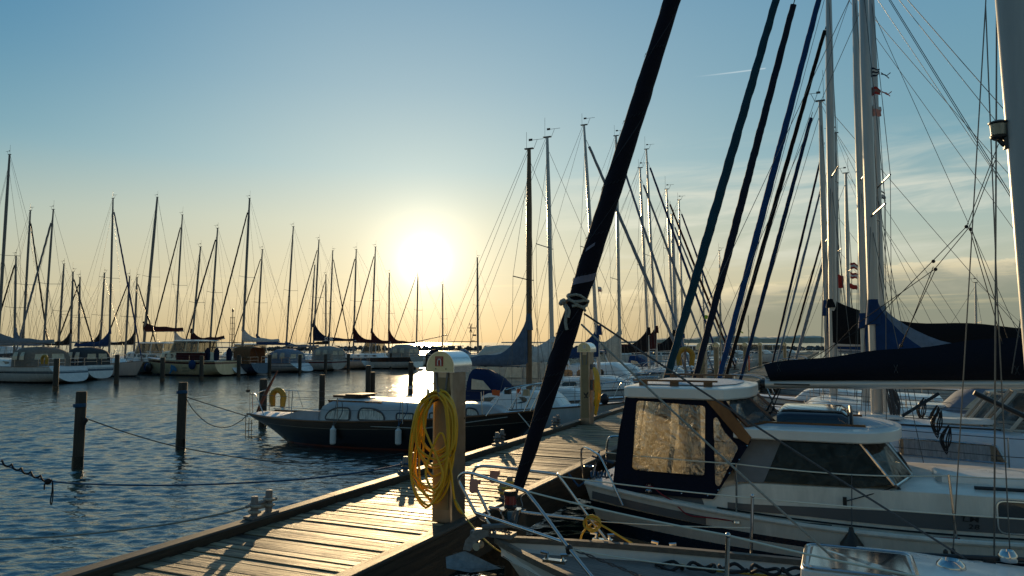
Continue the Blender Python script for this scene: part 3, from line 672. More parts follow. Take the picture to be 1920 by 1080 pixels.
# ------------------------------------------------------------------ boats
def smooth01(x): x = max(0, min(1, x)); return x * x * (3 - 2 * x)
class Boat:
    """local x forward from the stern, y to port, z up from the water; head=+1 points across the pier towards +t"""
    def __init__(self, name, label, cat, s, t, head, L, B, fs, fb, group=None, z=0.0, turn=0.0):
        self.s, self.t, self.head, self.L, self.B, self.fs, self.fb = s, t, head, L, B, fs, fb
        self.root = tag(empty(name, W(s, t, z), (-A if head > 0 else PI - A) + turn), label, cat, group)
        self.dip = 0.06; self.tw = 0.7; self.pw = 2.2
    def zs(self, x): u = x / self.L; return self.fs + (self.fb - self.fs) * max(u, 0) ** 1.7 - self.dip * 4 * u * (1 - u)
    def bd(self, x):
        u = max(0, min(1, x / self.L))
        if u < 0.42: return self.B / 2 * (self.tw + (1 - self.tw) * math.sin(PI / 2 * u / 0.42))
        return self.B / 2 * max(0.0, 1 - ((u - 0.42) / 0.58) ** self.pw) ** 0.9
    def loc(self, s, t, z): return Vector((self.head * (t - self.t), self.head * (s - self.s), z))
    def px(self, u, v, y):      # photo measure on the plane y=const of this boat
        t, z = onS(u, v, self.s + self.head * y); return Vector((self.head * (t - self.t), y, z))
    def part(self, b, name, m, parent=None, **k): return b.build(name, m, parent or self.root, **k)
    def hull(self, m, rake_b=0.9, rake_t=0.15, draft=0.35, counter=0.12, ns=22, ms=9, e1=0.62, e2=1.15, deck=None, deck_drop=0.03, camber=0.05, rail=None, rail_r=0.022, open_to=None):
        L = self.L; b = MB(); b.h = []; rings = []
        for i in range(ns + 1):
            u = 1 - (1 - i / ns) ** 1.35; u = u * 0.999
            x = u * L; zs = self.zs(x); hb = max(0.012, self.bd(x))
            zk = lerp(counter, -draft, smooth01(u / 0.3)) if u < 0.8 else -draft * (1 - ((u - 0.8) / 0.2) ** 2) - 0.02
            half = []
            for j in range(ms + 1):
                a = PI / 2 * j / ms
                y = hb * math.cos(a) ** e1 if j < ms else 0.0; z = zs - (zs - zk) * math.sin(a) ** e2
                q = (z - zk) / max(0.01, zs - zk)
                xx = x - rake_b * (1 - q) ** 1.0 * u ** 7 + rake_t * (1 - q) * (1 - u) ** 8
                half.append((xx, y, z))
            ring = half + [(x_, -y_, z_) for x_, y_, z_ in half[-2::-1]]
            rings.append(ring); b.h += [(q[2] / zs) for q in ring]
        b.loft(rings, closed=False, cap0=True, cap1=False)
        self.hull_obj = fixn(self.part(b, 'hull', m, angle=50))
        if deck is not None:
            b = MB(); rr_ = []
            for i in range(ns + 1):
                x = L * 0.995 * i / ns; z = self.zs(x) - deck_drop; w_ = max(0.01, self.bd(x) * 0.985 - 0.01)
                rr_.append([(x, w_, z), (x, w_ * 0.5, z + camber * 0.75), (x, 0, z + camber), (x, -w_ * 0.5, z + camber * 0.75), (x, -w_, z)])
            b.loft(rr_, closed=False, cap0=False, cap1=False); self.part(b, 'deck', deck)
        if rail is not None:
            b = MB()
            xs = [L * i / 20 for i in range(21)]
            for sg in (1, -1): b.tube([(x, sg * self.bd(x) + sg * 0.004, self.zs(x)) for x in xs], rail_r, 6)
            self.part(b, 'rub_rail', rail)
    def coachroof(self, x0, x1, h, wf=0.62, wmax=9, front=0.7, back=0.12, m=None, name='coachroof', z0=None, lean=0.93, top_m=None):
        n = 14; rings = []; self.cr = (x0, x1, h, wf, wmax, lean)
        for i in range(n + 1):
            k = i / n; x = lerp(x0, x1, k)
            hh = h * min(1, smooth01((x - x0) / back + 0.0) if x - x0 < back else 1) * (1 if x < x1 - front else max(0.03, max(0.0, math.cos((x - x1 + front) / front * PI / 2)) ** 0.75))
            hh = max(0.02, hh)
            w_ = min(wmax, self.bd(x) * wf) * (1 - 0.25 * smooth01((x - x1 + front) / front)); zb = self.zs(x) - 0.03 if z0 is None else z0
            rings.append([(x, w_, zb), (x, w_ * lean, zb + hh * 0.8), (x, w_ * lean * 0.92, zb + hh * 0.95), (x, w_ * 0.55, zb + hh * 1.04), (x, 0, zb + hh * 1.07), (x, -w_ * 0.55, zb + hh * 1.04), (x, -w_ * lean * 0.92, zb + hh * 0.95), (x, -w_ * lean, zb + hh * 0.8), (x, -w_, zb)])
        b = MB(); b.loft(rings, closed=False, cap0=True, cap1=True); return self.part(b, name, m, angle=32)
    def side_window(self, xa, xb, ka, kb, m, name='window', sides=(1, -1), slant=0.0, rnd=0.25, frame=None, parent=None, proud=0.006, split=0):
        x0, x1, h, wf, wmax, lean = self.cr; outs = []
        for sg in sides:
            def pt(x, k, off):
                w_ = min(wmax, self.bd(x) * wf); return (x, sg * (w_ * lerp(1, lean, min(1, k / 0.8)) + off), self.zs(x) - 0.03 + k * h)
            c = (xb - xa) * 0.5 * rnd; ck = (kb - ka) * 0.5 * min(1, rnd * 2)
            poly = [(xa + c, ka), (xb - c, ka), (xb - c * 0.3, ka + ck * 0.3), (xb, ka + ck), (xb - slant, kb - ck), (xb - slant - c * 0.3, kb - ck * 0.3), (xb - c - slant, kb), (xa + c, kb), (xa + c * 0.3, kb - ck * 0.3), (xa, kb - ck), (xa, ka + ck), (xa + c * 0.3, ka + ck * 0.3)]
            b = MB(); b.add([pt(x, k, proud) for x, k in poly], [tuple(range(len(poly)))]); w = self.part(b, name, m, smooth=False, parent=parent)
            if frame is not None:
                b = MB(); b.tube([pt(x, k, proud) for x, k in poly], 0.012, 6, closed=True); self.part(b, 'window_frame', frame, parent=w)
            outs.append(w)
        return outs
    def arch(self, x0, x1, prof, w0, w1, zb, m, name='sprayhood', cap0=False, cap1=False, n=11, sq=0.75):
        """prof: list of (k along x, height, width factor)"""
        rings = []
        for k, hh, wk in prof:
            x = lerp(x0, x1, k); w_ = lerp(w0, w1, k) * wk; ring = []
            for i in range(n):
                a = PI * i / (n - 1); ring.append((x, w_ * math.copysign(abs(math.cos(a)) ** sq, math.cos(a)) if 0 < i < n - 1 else (w_ if i == 0 else -w_), zb + hh * max(0.0, math.sin(a)) ** sq))
            rings.append(ring)
        b = MB(); b.loft(rings, closed=False, cap0=cap0, cap1=cap1); return self.part(b, name, m, angle=50)
    def mast(self, x, z0, ztop, xtop, m, r=0.075, spreaders=(0.5,), sw=0.9, head=True, shroud=True, fore=None, back=True, fr=0.94, wr=0.009, vane=True, steps=False):
        self.mx, self.mz0, self.mzt, self.mxt = x, z0, ztop, xtop
        q = lambda z: x + (xtop - x) * (z - z0) / (ztop - z0)
        b = MB(); b.tube([(x, 0, z0), (lerp(x, xtop, 0.75), 0, lerp(z0, ztop, 0.75)), (xtop, 0, ztop)], [r, r, r * 0.62], 10, flat=0.72); mo = self.part(b, 'mast', m)
        b = MB(); wz = []
        for f in spreaders:
            z = lerp(z0, ztop, f)
            for sg in (1, -1):
                b.tube([(q(z), 0, z), (q(z) - 0.18, sg * sw, z + 0.06)], 0.016, 6); wz.append((q(z) - 0.18, sg * sw, z + 0.06))
        if spreaders: b.build_each('spreader', alu_dark, mo)
        if head:
            b = MB(); b.box((xtop, 0, ztop + 0.02), (0.28, 0.09, 0.035)); self.part(b, 'masthead', black, parent=mo, smooth=False)
            b = MB(); b.tube([(xtop - 0.1, 0.04, ztop), (xtop - 0.1, 0.04, ztop + random.uniform(0.5, 1.0))], wr * 0.8, 5)
            if vane:
                vx = xtop + 0.15; b.tube([(vx, 0, ztop), (vx + 0.12, 0, ztop + 0.28)], wr, 5); b.tube([(vx - 0.1, 0, ztop + 0.28), (vx + 0.32, 0, ztop + 0.28)], wr, 5); b.box((vx - 0.1, 0, ztop + 0.29), (0.12, 0.01, 0.07))
            self.part(b, 'aerial', black, parent=mo)
        b = MB()
        yb = self.bd(x) * 0.93
        if shroud:
            for sg in (1, -1):
                pts = [(x - 0.05, sg * yb, self.zs(x))] + [w for w in wz if w[1] * sg > 0] + [(q(ztop * fr), 0, ztop * fr)]
                b.tube(pts, wr, 5, cap=False)
                if spreaders:
                    zz = lerp(z0, ztop, spreaders[0]); b.tube([(x + 0.25, sg * yb, self.zs(x)), (q(zz), 0, zz)], wr, 5, cap=False); b.tube([(x - 0.55, sg * yb, self.zs(x)), (q(zz), 0, zz - 0.1)], wr, 5, cap=False)
        if back: b.tube([(0.1, 0, self.fs + 0.02), (xtop - 0.05, 0, ztop)], wr, 5, cap=False)
        zf = z0 + (ztop - z0) * fr
        self.fore_top = (q(zf) + 0.06, 0, zf)
        if fore is None: b.tube([(self.L - 0.15, 0, self.fb), self.fore_top], wr, 5, cap=False)
        if len(b.v): self.part(b, 'rigging', wire)
        return mo
    def furled(self, m, r=0.07, x=None, z=None, k1=0.97, r_end=0.4, bulge=1.0):
        a = Vector((self.L - 0.25 if x is None else x, 0, self.fb + 0.15 if z is None else z)); e_ = Vector(self.fore_top); n = 110; pts = []; rs = []; rn = random.Random(int(self.s * 10))
        for i in range(n + 1):
            k = i / n * k1; pts.append(a.lerp(e_, k) + Vector((0, math.cos(k * 95), math.sin(k * 95))) * r * 0.10); rs.append(0.74 * r * (0.75 + 0.4 * math.sin(min(1, k * 1.6) * PI / 2) - 0.55 * max(0, k - 0.45)) * (1 + rn.uniform(-0.05, 0.05)))
        b = MB(); b.tube([a - (e_ - a) * 0.015, a.lerp(e_, 0.3), e_], 0.010, 6); b.lathe([(0.001, 0), (0.09, 0), (0.09, 0.03), (0.05, 0.05), (0.05, 0.12), (0.09, 0.14), (0.09, 0.16), (0.001, 0.16)], a - Vector((0, 0, 0.16)), 12); self.part(b, 'furler', black)
        b = MB(); b.tube(pts, rs, 10); return self.part(b, 'furled_sail', m)
    def boom(self, z, length, m=None, cover=None, cz=0.30, peak=0.9, rise=0.0, r=0.055, w_=0.13, xm=None, droop=0.04, head_k=7.0, strap=None):
        x = self.mx if xm is None else xm
        b = MB(); b.tube([(x - 0.08, 0, z), (x - length, 0, z + rise)], r, 10); bo = self.part(b, 'boom', m or alu)
        if cover is not None:
            rings = []; n = 18
            for i in range(n + 1):
                k = i / n; xx = x - 0.02 - (length - 0.1) * k; zz = z + rise * k; top = cz * (1 - 0.45 * k) + peak * math.exp(-k * head_k) + droop * math.sin(k * 14)
                top = max(0.10, top); ww = w_ * (1 - 0.45 * k) * (1 + 0.1 * math.sin(k * 17)); lo = -r * 1.15
                ring = []
                for a in range(10):
                    t = 2 * PI * a / 10; cc = math.cos(t); yy = ww * math.sin(t) * (1 if cc < 0 else max(0.28, 1 - 0.75 * cc)); ring.append((xx, yy, zz + lerp(lo, top, (cc + 1) / 2)))
                rings.append(ring)
            b = MB(); b.loft(rings); self.cover = self.part(b, 'sail_cover', cover, angle=60)
            if peak > 0.25:
                b = MB(); b.tube([(x, 0, z + cz + peak * 0.6), (x, 0, z + cz + peak * 1.0)], [0.13, 0.085], 10); self.part(b, 'mast_collar', cover, parent=self.cover)
            b = MB()
            for i in range(5):
                k = 0.12 + 0.19 * i; xx = x - length * k; top = cz * (1 - 0.45 * k) + peak * math.exp(-k * head_k) + 0.01
                b.box((xx, 0, z + rise * k - r * 1.2), (0.03, 0.11, 0.02))
            self.part(b, 'cover_tie', strap or canvas['charcoal'], parent=self.cover)
        b = MB()
        e_ = (x - length + 0.05, 0, z + rise); b.tube([e_, (self.mxt - 0.05, 0, self.mzt * 0.985)], 0.006, 5, cap=False); b.tube([(x - length * 0.8, 0, z + rise * 0.8), (x - length * 0.85, 0, self.zs(max(0.1, x - length * 0.85)) + 0.1)], 0.012, 5, cap=False)
        self.part(b, 'boom_line', rope_g, parent=bo)
        return bo
    def rails(self, h=0.55, r=0.013, pulpit=True, pushpit=True, n=5, lines=True, pl=1.0, m=None):
        m = m or steel; L = self.L; e = lambda x, sg, z: (x, sg * max(0.06, self.bd(x) * 0.94), self.zs(x) + z)
        if pulpit:
            b = MB(); tip = (L + 0.05, 0, self.zs(L) + h)
            for sg in (1, -1):
                b.tube(smoothpath([e(L - pl - 0.3, sg, 0.0), e(L - pl, sg, h * 0.97), (L - pl * 0.4, sg * max(0.22, self.bd(L - pl * 0.4)), self.zs(L) + h), (L - 0.02, sg * 0.13, self.zs(L) + h)], 5), r, 6)
                b.tube([(L - 0.1, sg * 0.14, self.zs(L) + h), (L - 0.2, sg * 0.08, self.zs(L))], r, 6)
            b.tube([(L - 0.02, 0.13, self.zs(L) + h), (L - 0.02, -0.13, self.zs(L) + h)], r, 6); self.part(b, 'pulpit', m)
        if pushpit:
            b = MB()
            for z in (h, h * 0.5):
                b.tube(smoothpath([e(1.0, 1, z), e(0.25, 1, z), (0.06, self.bd(0) * 0.7, self.fs + z), (0.06, 0.2, self.fs + z)], 4), r, 6); b.tube(smoothpath([e(1.0, -1, z), e(0.25, -1, z), (0.06, -self.bd(0) * 0.7, self.fs + z), (0.06, -0.2, self.fs + z)], 4), r, 6)
            for sg in (1, -1):
                for x in (1.0, 0.15): b.tube([e(x, sg, 0), e(x, sg, h)], r, 6)
                b.tube([(0.06, sg * 0.2, self.fs), (0.06, sg * 0.2, self.fs + h)], r, 6)
            self.part(b, 'pushpit', m)
        if lines:
            x0, x1 = 1.0, L - pl
            b = MB(); xs = [lerp(x0, x1, i / (n + 1)) for i in range(n + 2)]
            for i in range(1, n + 1):
                for sg in (1, -1): b.tube([e(xs[i], sg, 0), e(xs[i], sg, h)], r * 0.85, 6)
            b.build_each('stanchion', m, self.root)
            b = MB()
            for sg in (1, -1):
                for z in (h * 0.98, h * 0.52): b.tube([e(x, sg, z) for x in xs], 0.006, 5, cap=False)
            self.part(b, 'lifeline', wire)
    def horseshoe(self, c, R=0.27, m=None, rz=0.0, name='horseshoe_buoy'):
        pts = [(-0.62 * R, -0.95 * R)] + [(R * 0.72 * math.cos(a), R * 0.72 * math.sin(a)) for a in [PI * 1.12 - i * PI * 1.24 / 14 for i in range(15)]] + [(0.62 * R, -0.95 * R)]
        b = MB(); cs, sn = math.cos(rz), math.sin(rz)
        b.tube([(c[0] + x * cs, c[1] + x * sn, c[2] + z) for x, z in pts], [R * 0.24] + [R * 0.30] * (len(pts) - 2) + [R * 0.24], 8); return self.part(b, name, m or yellow_f)
    def fender(self, x, sg, z, l=0.55, r=0.10, m=None):
        y = sg * (self.bd(x) + r * 0.9); b = MB(); b.lathe([(0.001, 0), (r * 0.55, 0.01), (r, 0.08), (r, l - 0.08), (r * 0.55, l - 0.01), (r * 0.25, l + 0.03), (0.001, l + 0.04)], (x, y, z), 12); f = self.part(b, 'fender', m or fender_w)
        b = MB(); b.tube([(x, y, z + l), (x, sg * self.bd(x), self.zs(x) + 0.25)], 0.007, 5); self.part(b, 'fender_line', rope_g, parent=f); return f
    def details(self, hatch_x=None, hatch_z=None, grab=None, winch=None):
        if hatch_x is not None:
            b = MB(); b.box((hatch_x, 0, hatch_z), (0.5, 0.5, 0.05), None, 0.94); self.part(b, 'deck_hatch', gel, smooth=False)
        if grab is not None:
            x0, x1, y, z = grab
            for sg in (1, -1):
                b = MB(); b.tube([(x0, sg * y, z), (x0 + 0.06, sg * y, z + 0.06), (x1 - 0.06, sg * y, z + 0.06), (x1, sg * y, z)], 0.016, 6)
                for i in range(1, 4): b.box((lerp(x0, x1, i / 4), sg * y, z + 0.025), (0.07, 0.03, 0.06))
                self.part(b, 'grab_rail', teak)
STR = {}
def stripe_hull(base, stripes=(), boot=None, name=None):
    """stripes: (h0, h1, colour)"""
    name = name or 'hull_%d' % len(STR); STR[name] = 1
    st = [(-1.0, (0.02, 0.025, 0.03)), (0.03, boot or (0.03, 0.03, 0.035))]; st.append((0.10, base))
    for a, b_, c in stripes: st.append((a, c)); st.append((b_, base))
    return hull_mat(name, st)
def s_of(u, t):
    r = ray(u, 642); return t / (r[0] * PX + r[1] * PY) * (r[0] * DX + r[1] * DY)
def t_of(u, s, v=642): return onS(u, v, s)[0]

def sailboat(label, s, head, ub, ut, vt, xm, L, name='sailboat', B=None, fs=0.85, fb=1.15, hm=None, deck=gel_deck, group=None, cover=None, boom=None, cz=0.3, peak=0.9, bz=2.35, hood=None, tent=None, tent_k=(0.03, 0.25), genoa=None, gr=0.07, mast_m=None, mr=0.075, cab=gel, wins=2, rake_t=-0.35, tw=0.7, cabh=0.42, spreaders=(0.5,), rails=True, rise=0.0, buoy=False, wr=0.009, far=False, boom_m=None, hoodh=0.75, fr=0.94, body=True, tm=None, vane=True):
    """place a sailing yacht by where its mast stands (photo column) in the plane s"""
    tm = t_of(ub, s) if tm is None else tm
    B = B or 0.29 * L + 0.35
    bo = Boat(name, label, 'sailboat', s, tm - head * xm, head, L, B, fs, fb, group); bo.tw = tw
    tt, zt = onS(ut, vt, s); xt = head * (tt - bo.t)
    if ub != ut or True:
        t2, z2 = onS(ub, 642, s); x2 = head * (t2 - bo.t)
        z0 = bo.zs(xm) + cabh; k = (zt - z0) / (zt - z2); x0 = xt + (x2 - xt) * k
    bo.hull(hm or stripe_hull((0.70, 0.69, 0.66)), deck=deck, rake_t=rake_t, rail=None if far else teak, ns=16 if far else 20, ms=7)
    x1c = min(L * 0.80, xm + L * 0.17); x0c = L * 0.36
    bo.coachroof(x0c, x1c, cabh, 0.60, m=cab)
    if wins and not (far and not body):
        for i in range(wins):
            w_ = (x1c - x0c - 0.7) / wins; bo.side_window(x0c + 0.2 + i * w_, x0c + 0.2 + (i + 0.75) * w_, 0.35, 0.72, darkglass, rnd=0.3)
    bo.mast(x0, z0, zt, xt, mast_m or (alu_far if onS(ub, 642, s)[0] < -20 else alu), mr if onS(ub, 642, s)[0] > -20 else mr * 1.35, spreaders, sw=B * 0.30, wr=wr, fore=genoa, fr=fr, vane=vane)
    if boom: bo.boom(bz, boom, boom_m or alu, cover, cz, peak, rise)
    if genoa: bo.furled(genoa, gr)
    zc = bo.zs(x0c) + 0.0
    if hood:
        bo.arch(x0c + 0.9, x0c - 0.35, [(0, cabh + 0.02, 0.9), (0.35, cabh + hoodh * 0.62, 0.95), (0.7, cabh + hoodh * 0.95, 1.0), (1, cabh + hoodh, 1.0)], bo.bd(x0c) * 0.55, bo.bd(x0c) * 0.62, zc - 0.05, hood, cap0=True)
        b = MB()
        for sg in (1, -1):
            w_ = bo.bd(x0c) * 0.60; xx = x0c
            b.add([(xx + 0.5, sg * (w_ + 0.012), zc + cabh + 0.06), (xx - 0.15, sg * (w_ + 0.02), zc + cabh + 0.06), (xx - 0.15, sg * (w_ * 0.965 + 0.012), zc + cabh + hoodh * 0.52), (xx + 0.22, sg * (w_ * 0.955 + 0.012), zc + cabh + hoodh * 0.45)], [(0, 1, 2, 3)])
        bo.part(b, 'hood_window', tanglass, smooth=False)
    if tent:
        xa, xb = tent_k[0] * L, tent_k[1] * L; hgt_ = 1.38; wv = bo.bd(xa + 0.8) * 0.92
        bo.arch(xa, xb, [(0, 0.95, 0.92), (0.06, 1.15, 1), (0.35, hgt_, 1), (0.7, hgt_ * 0.98, 1), (0.88, hgt_ * 0.8, 0.95), (1, 0.45, 0.85)], wv, wv * 0.95, bo.fs - 0.02, tent, 'cockpit_tent', True, True, sq=0.5)
        for sg in (1, -1):
            for ka, kb in ((0.12, 0.36), (0.46, 0.72)):
                b = MB(); x_a, x_b = lerp(xa, xb, ka), lerp(xa, xb, kb); zq = bo.fs; off = 0.014
                yy = lambda z: sg * (wv * math.cos(math.asin(min(1, ((z) / hgt_) ** 2))) ** 0.5 + off)
                b.add([(x_a, yy(0.45), zq + 0.45), (x_b, yy(0.45), zq + 0.45), (x_b - 0.03, yy(0.72), zq + 0.72), (x_b - 0.08, yy(0.98), zq + 0.98), (x_a + 0.08, yy(0.98), zq + 0.98), (x_a + 0.03, yy(0.72), zq + 0.72)], [(0, 1, 2, 5), (5, 2, 3, 4)]); bo.part(b, 'tent_window', tanglass, smooth=False)
        b = MB()
        for y0, y1 in ((-0.42, -0.06), (0.06, 0.42)): b.add([(xa - 0.012, y0 * wv * 1.6, bo.fs + 0.45), (xa - 0.012, y1 * wv * 1.6, bo.fs + 0.45), (xa - 0.012, y1 * wv * 1.5, bo.fs + 0.85), (xa - 0.012, y0 * wv * 1.5, bo.fs + 0.85)], [(0, 1, 2, 3)])
        bo.part(b, 'tent_window', tanglass, smooth=False)
    if rails: bo.rails(n=4, r=0.014 if not far else 0.018, lines=not far, pushpit=True)
    if buoy: bo.horseshoe((0.35, bo.head * -1 * 0 + (bo.bd(0.3) + 0.06) * (1 if bo.head < 0 else -1), fs + 0.5), 0.34)
    return bo
from mathutils.geometry import tessellate_polygon
def holed(b, outer, holes, f):
    """flat polygon with holes; f(a,c)->3D"""
    loops = [[Vector((a, c, 0)) for a, c in outer]] + [[Vector((a, c, 0)) for a, c in h] for h in holes]
    tri = tessellate_polygon(loops); flat = [q for l in loops for q in l]
    b.add([f(q.x, q.y) for q in flat], [tuple(t) for t in tri]); return b
def rrect(pts, r=0.06, n=4):
    """round the corners of a polygon"""
    out = []; m = len(pts); P = [Vector((a, c)) for a, c in pts]
    for i in range(m):
        p0, p1, p2 = P[i - 1], P[i], P[(i + 1) % m]; a = (p0 - p1); c = (p2 - p1); ra = min(r, a.length * 0.45); rc = min(r, c.length * 0.45)
        s = p1 + a.normalized() * ra; e = p1 + c.normalized() * rc
        for k in range(n + 1):
            t = k / n; q = (1 - t) ** 2 * s + 2 * t * (1 - t) * p1 + t * t * e; out.append((q.x, q.y))
    return out

# ================================================================== motor-sailer with the navy cockpit tent
LMB = (0.72, 0.66, 0.56)
lm_hull = hull_mat('motorsailer_hull', [(-1, (0.02, 0.02, 0.025)), (0.10, (0.30, 0.28, 0.24)), (0.40, (0.008, 0.010, 0.02)), (0.585, LMB), (0.725, (0.008, 0.010, 0.02)), (0.80, LMB)])
lm_gel = mat('motorsailer_gelcoat', LMB, 0.3, var=0.17, scale=2.2, stretch=(2.5, 2.5, 0.5), coat=0.2)
lm_grey = mat('motorsailer_stripe', (0.085, 0.085, 0.085), 0.4, var=0.1)
LM = Boat('motor_sailer', 'cream motor-sailer with navy cockpit tent and wooden-framed windscreen, stern against the pier', 'motor sailer', 10.08, -2.93, 1, 8.6, 2.75, 1.06, 1.28)
LM.dip = 0.30; LM.tw = 0.78
LM.hull(lm_hull, rake_b=1.0, rake_t=0.28, counter=0.10, deck=gel_deck, deck_drop=0.05, ns=26, ms=12)
def lmz(x): return LM.zs(x)
# moulded rail along the edge and the black rubbing strip with a red rope lying above it
b = MB()
for sg in (1, -1): b.tube([(x, sg * (LM.bd(x) - 0.01), LM.zs(x)) for x in [8.55 * i / 30 for i in range(31)]], 0.03, 8)
LM.part(b, 'rail_moulding', lm_gel)
# cabin sides (one shell from the cockpit coaming to the foredeck trunk)
def belt(x): return lerp(1.03, 1.20, smooth01((x - 1.2) / 0.9)) + 0.03 * smooth01((x - 2) / 2)
def yb(x): return min(1.10, LM.bd(x) * 0.86)
rings = []
for i in range(45):
    x = lerp(0.42, 7.6, i / 44); zb = LM.zs(x) - 0.04; y = yb(x) * (1 if x < 6 else 1 - 0.35 * smooth01((x - 6) / 1.6)); bz_ = max(zb + 0.05, belt(x) * (1 - 0.12 * smooth01((x - 5.5) / 2)))
    tz = bz_ + (0.05 * smooth01((x - 3.35) / 0.25) * (1 - 0.6 * smooth01((x - 4) / 3.5)) if x > 3.3 else 0.01); ty = y * (0.93 if x < 3.4 else lerp(0.93, 0.72, smooth01((x - 3.35) / 0.4)))
    rings.append([(x, y, zb), (x, y * 0.985, lerp(zb, bz_, 0.5)), (x, y * 0.955, bz_), (x, ty, tz), (x, 0, tz + 0.03), (x, -ty, tz), (x, -y * 0.955, bz_), (x, -y * 0.985, lerp(zb, bz_, 0.5)), (x, -y, zb)])
b = MB(); b.loft(rings, closed=False); LM.part(b, 'cabin_side', lm_gel, angle=30)
def side_y(x, z):
    zb = LM.zs(x) - 0.04; k = max(0, min(1, (z - zb) / max(0.05, belt(x) - zb))); return yb(x) * lerp(1, 0.955, k)
for sg in (1, -1):
    b = MB(); n = 30
    for xa, xb, za, zb_ in ((0.55, 1.45, None, None), (1.72, 7.0, None, None)):
        r0 = []
        for i in range(n + 1):
            x = lerp(xa, xb, i / n); lo = LM.zs(x) + lerp(0.015, 0.055, smooth01((x - 1.5) / 1.2)); hi = lo + lerp(0.07, 0.16, smooth01((x - 1.6) / 2.4)); 
            if i == n and xa < 1: hi = lo + 0.01
            r0.append([(x, sg * (side_y(x, lo) + 0.016), lo), (x, sg * (side_y(x, hi) + 0.016), hi)])
        b.loft(r0, closed=False, cap0=False, cap1=False)
    LM.part(b, 'grey_band', lm_grey, smooth=False)
    # rub strip edge line
    b = MB(); b.tube([(x, sg * (side_y(x, LM.zs(x)) + 0.02), LM.zs(x) + 0.012) for x in [lerp(1.6, 7.2, i / 20) for i in range(21)]], 0.010, 6); LM.part(b, 'black_strip', black)
for sg in (1, -1):
    b = MB(); r0 = []
    for i in range(17):
        x = lerp(0.10, 1.50, i / 16); r0.append([(x, sg * (LM.bd(x) + 0.012 - 0.012 * (k == 1)), LM.zs(x) - 0.165 + 0.09 * k) for k in (0, 1)])
    b.loft(r0, closed=False, cap0=False, cap1=False); LM.part(b, 'grey_band', lm_grey, smooth=False)
# lettering on the band
for body, size, dx_, dz_, sp in (('LM', 0.085, 0.0, 0.038, 1.0), ('28', 0.066, 0.025, -0.036, 1.1)):
    x, z = 4.12 + dx_, LM.zs(4.12) + 0.14 + dz_ * 1.0
    text_mesh('lettering', body, size, black, LM.root, Matrix.Translation((x, -(side_y(x, z) + 0.022), z)) @ Matrix.Rotation(PI / 2, 4, 'X') @ Matrix.Scale(1.45, 4, (1, 0, 0)), spacing=sp, shear=0.1, bold=0.0008)
b = MB(); x0, z0 = 4.06, LM.zs(4.1) + 0.195; pts = [(-0.018, 0), (-0.022, 0.02), (-0.009, 0.008), (0, 0.022), (0.009, 0.008), (0.022, 0.02), (0.018, 0)]
b.prism(pts, lambda a, c, w_: (x0 + a, -(side_y(x0, z0) + 0.02) - w_, z0 + c), 0.002); LM.part(b, 'crown_emblem', black, smooth=False)
# framed window further forward
for sg in (-1, 1):
    P4 = rrect([(4.36, LM.zs(4.4) + 0.06), (5.25, LM.zs(5.0) + 0.06), (5.25, belt(5) - 0.02), (4.36, belt(4.4) - 0.03)], 0.07)
    b = MB(); b.add([(x, sg * (side_y(x, z) + 0.010), z) for x, z in P4], [tuple(range(len(P4)))]); w_o = LM.part(b, 'window', darkglass, smooth=False)
    b = MB(); b.tube([(x, sg * (side_y(x, z) + 0.012), z) for x, z in P4], 0.014, 6, closed=True); LM.part(b, 'window_frame', steel, parent=w_o)
# saloon windows
lmglass = glass_mat('saloon_glass', (0.10, 0.10, 0.09), 0.55)
def yw(z): return yb(3) * lerp(0.955, 0.87, (z - 1.2) / 0.5)
win = [(2.12, 1.225), (3.10, 1.235), (3.44, 1.29), (3.12, 1.70), (2.32, 1.70)]
for sg in (-1, 1):
    b = MB(); b.prism(win, lambda a, c, w_: (a, sg * (yw(c) + w_), c), 0.006); wo = LM.part(b, 'saloon_window', lmglass, smooth=False)
    b = MB(); b.add([(1.80, sg * yw(1.2), 1.20), (2.12, sg * yw(1.2), 1.215), (2.32, sg * yw(1.71), 1.71), (1.80, sg * yw(1.71), 1.75)], [(0, 1, 2, 3)]); LM.part(b, 'window_pillar', mat('pillar_grey', (0.16, 0.16, 0.165), 0.5), smooth=False)
    b = MB(); b.tube([(3.44, sg * (yw(1.28) + 0.004), 1.28), (3.11, sg * (yw(1.7) + 0.006), 1.715)], 0.016, 6); LM.part(b, 'window_frame', steel, parent=wo)
    # front pane, raked and angled inwards
    b = MB(); b.add([(3.46, sg * yw(1.28), 1.27), (3.66, sg * 0.42, 1.30), (3.66, sg * 0.03, 1.31), (3.36, sg * 0.03, 1.74), (3.34, sg * 0.45, 1.74), (3.13, sg * yw(1.7), 1.71)], [(0, 1, 4, 5), (1, 2, 3, 4)]); fo = LM.part(b, 'windscreen', lmglass, smooth=False)
    b = MB(); b.tube([(3.66, sg * 0.42, 1.30), (3.345, sg * 0.45, 1.74)], 0.014, 6); b.tube([(3.46, sg * yw(1.28), 1.275), (3.66, sg * 0.42, 1.305), (3.66, 0, 1.315)], 0.014, 6); LM.part(b, 'window_frame', steel, parent=fo)
    b = MB(); b.tube([(3.66, sg * 0.3, 1.32), (3.57, sg * 0.34, 1.46)], 0.010, 5); LM.part(b, 'wiper', black, parent=fo)
b = MB(); b.box((2.7, 0.35, 1.08), (0.9, 0.5, 0.4)); b.box((3.2, 0, 1.25), (0.25, 1.5, 0.12)); b.lathe([(0.001, 0), (0.03, 0.02), (0.03, 0.22), (0.06, 0.24), (0.05, 0.40), (0.001, 0.42)], (2.9, -0.45, 1.2), 10); b.build_each('saloon_furniture', mat('saloon_wood', (0.10, 0.055, 0.025), 0.5), LM.root, smooth=False)
b = MB()
for i in range(7): b.box((2.3 + 0.13 * i, 0.93, 1.46), (0.05, 0.02, 0.42))
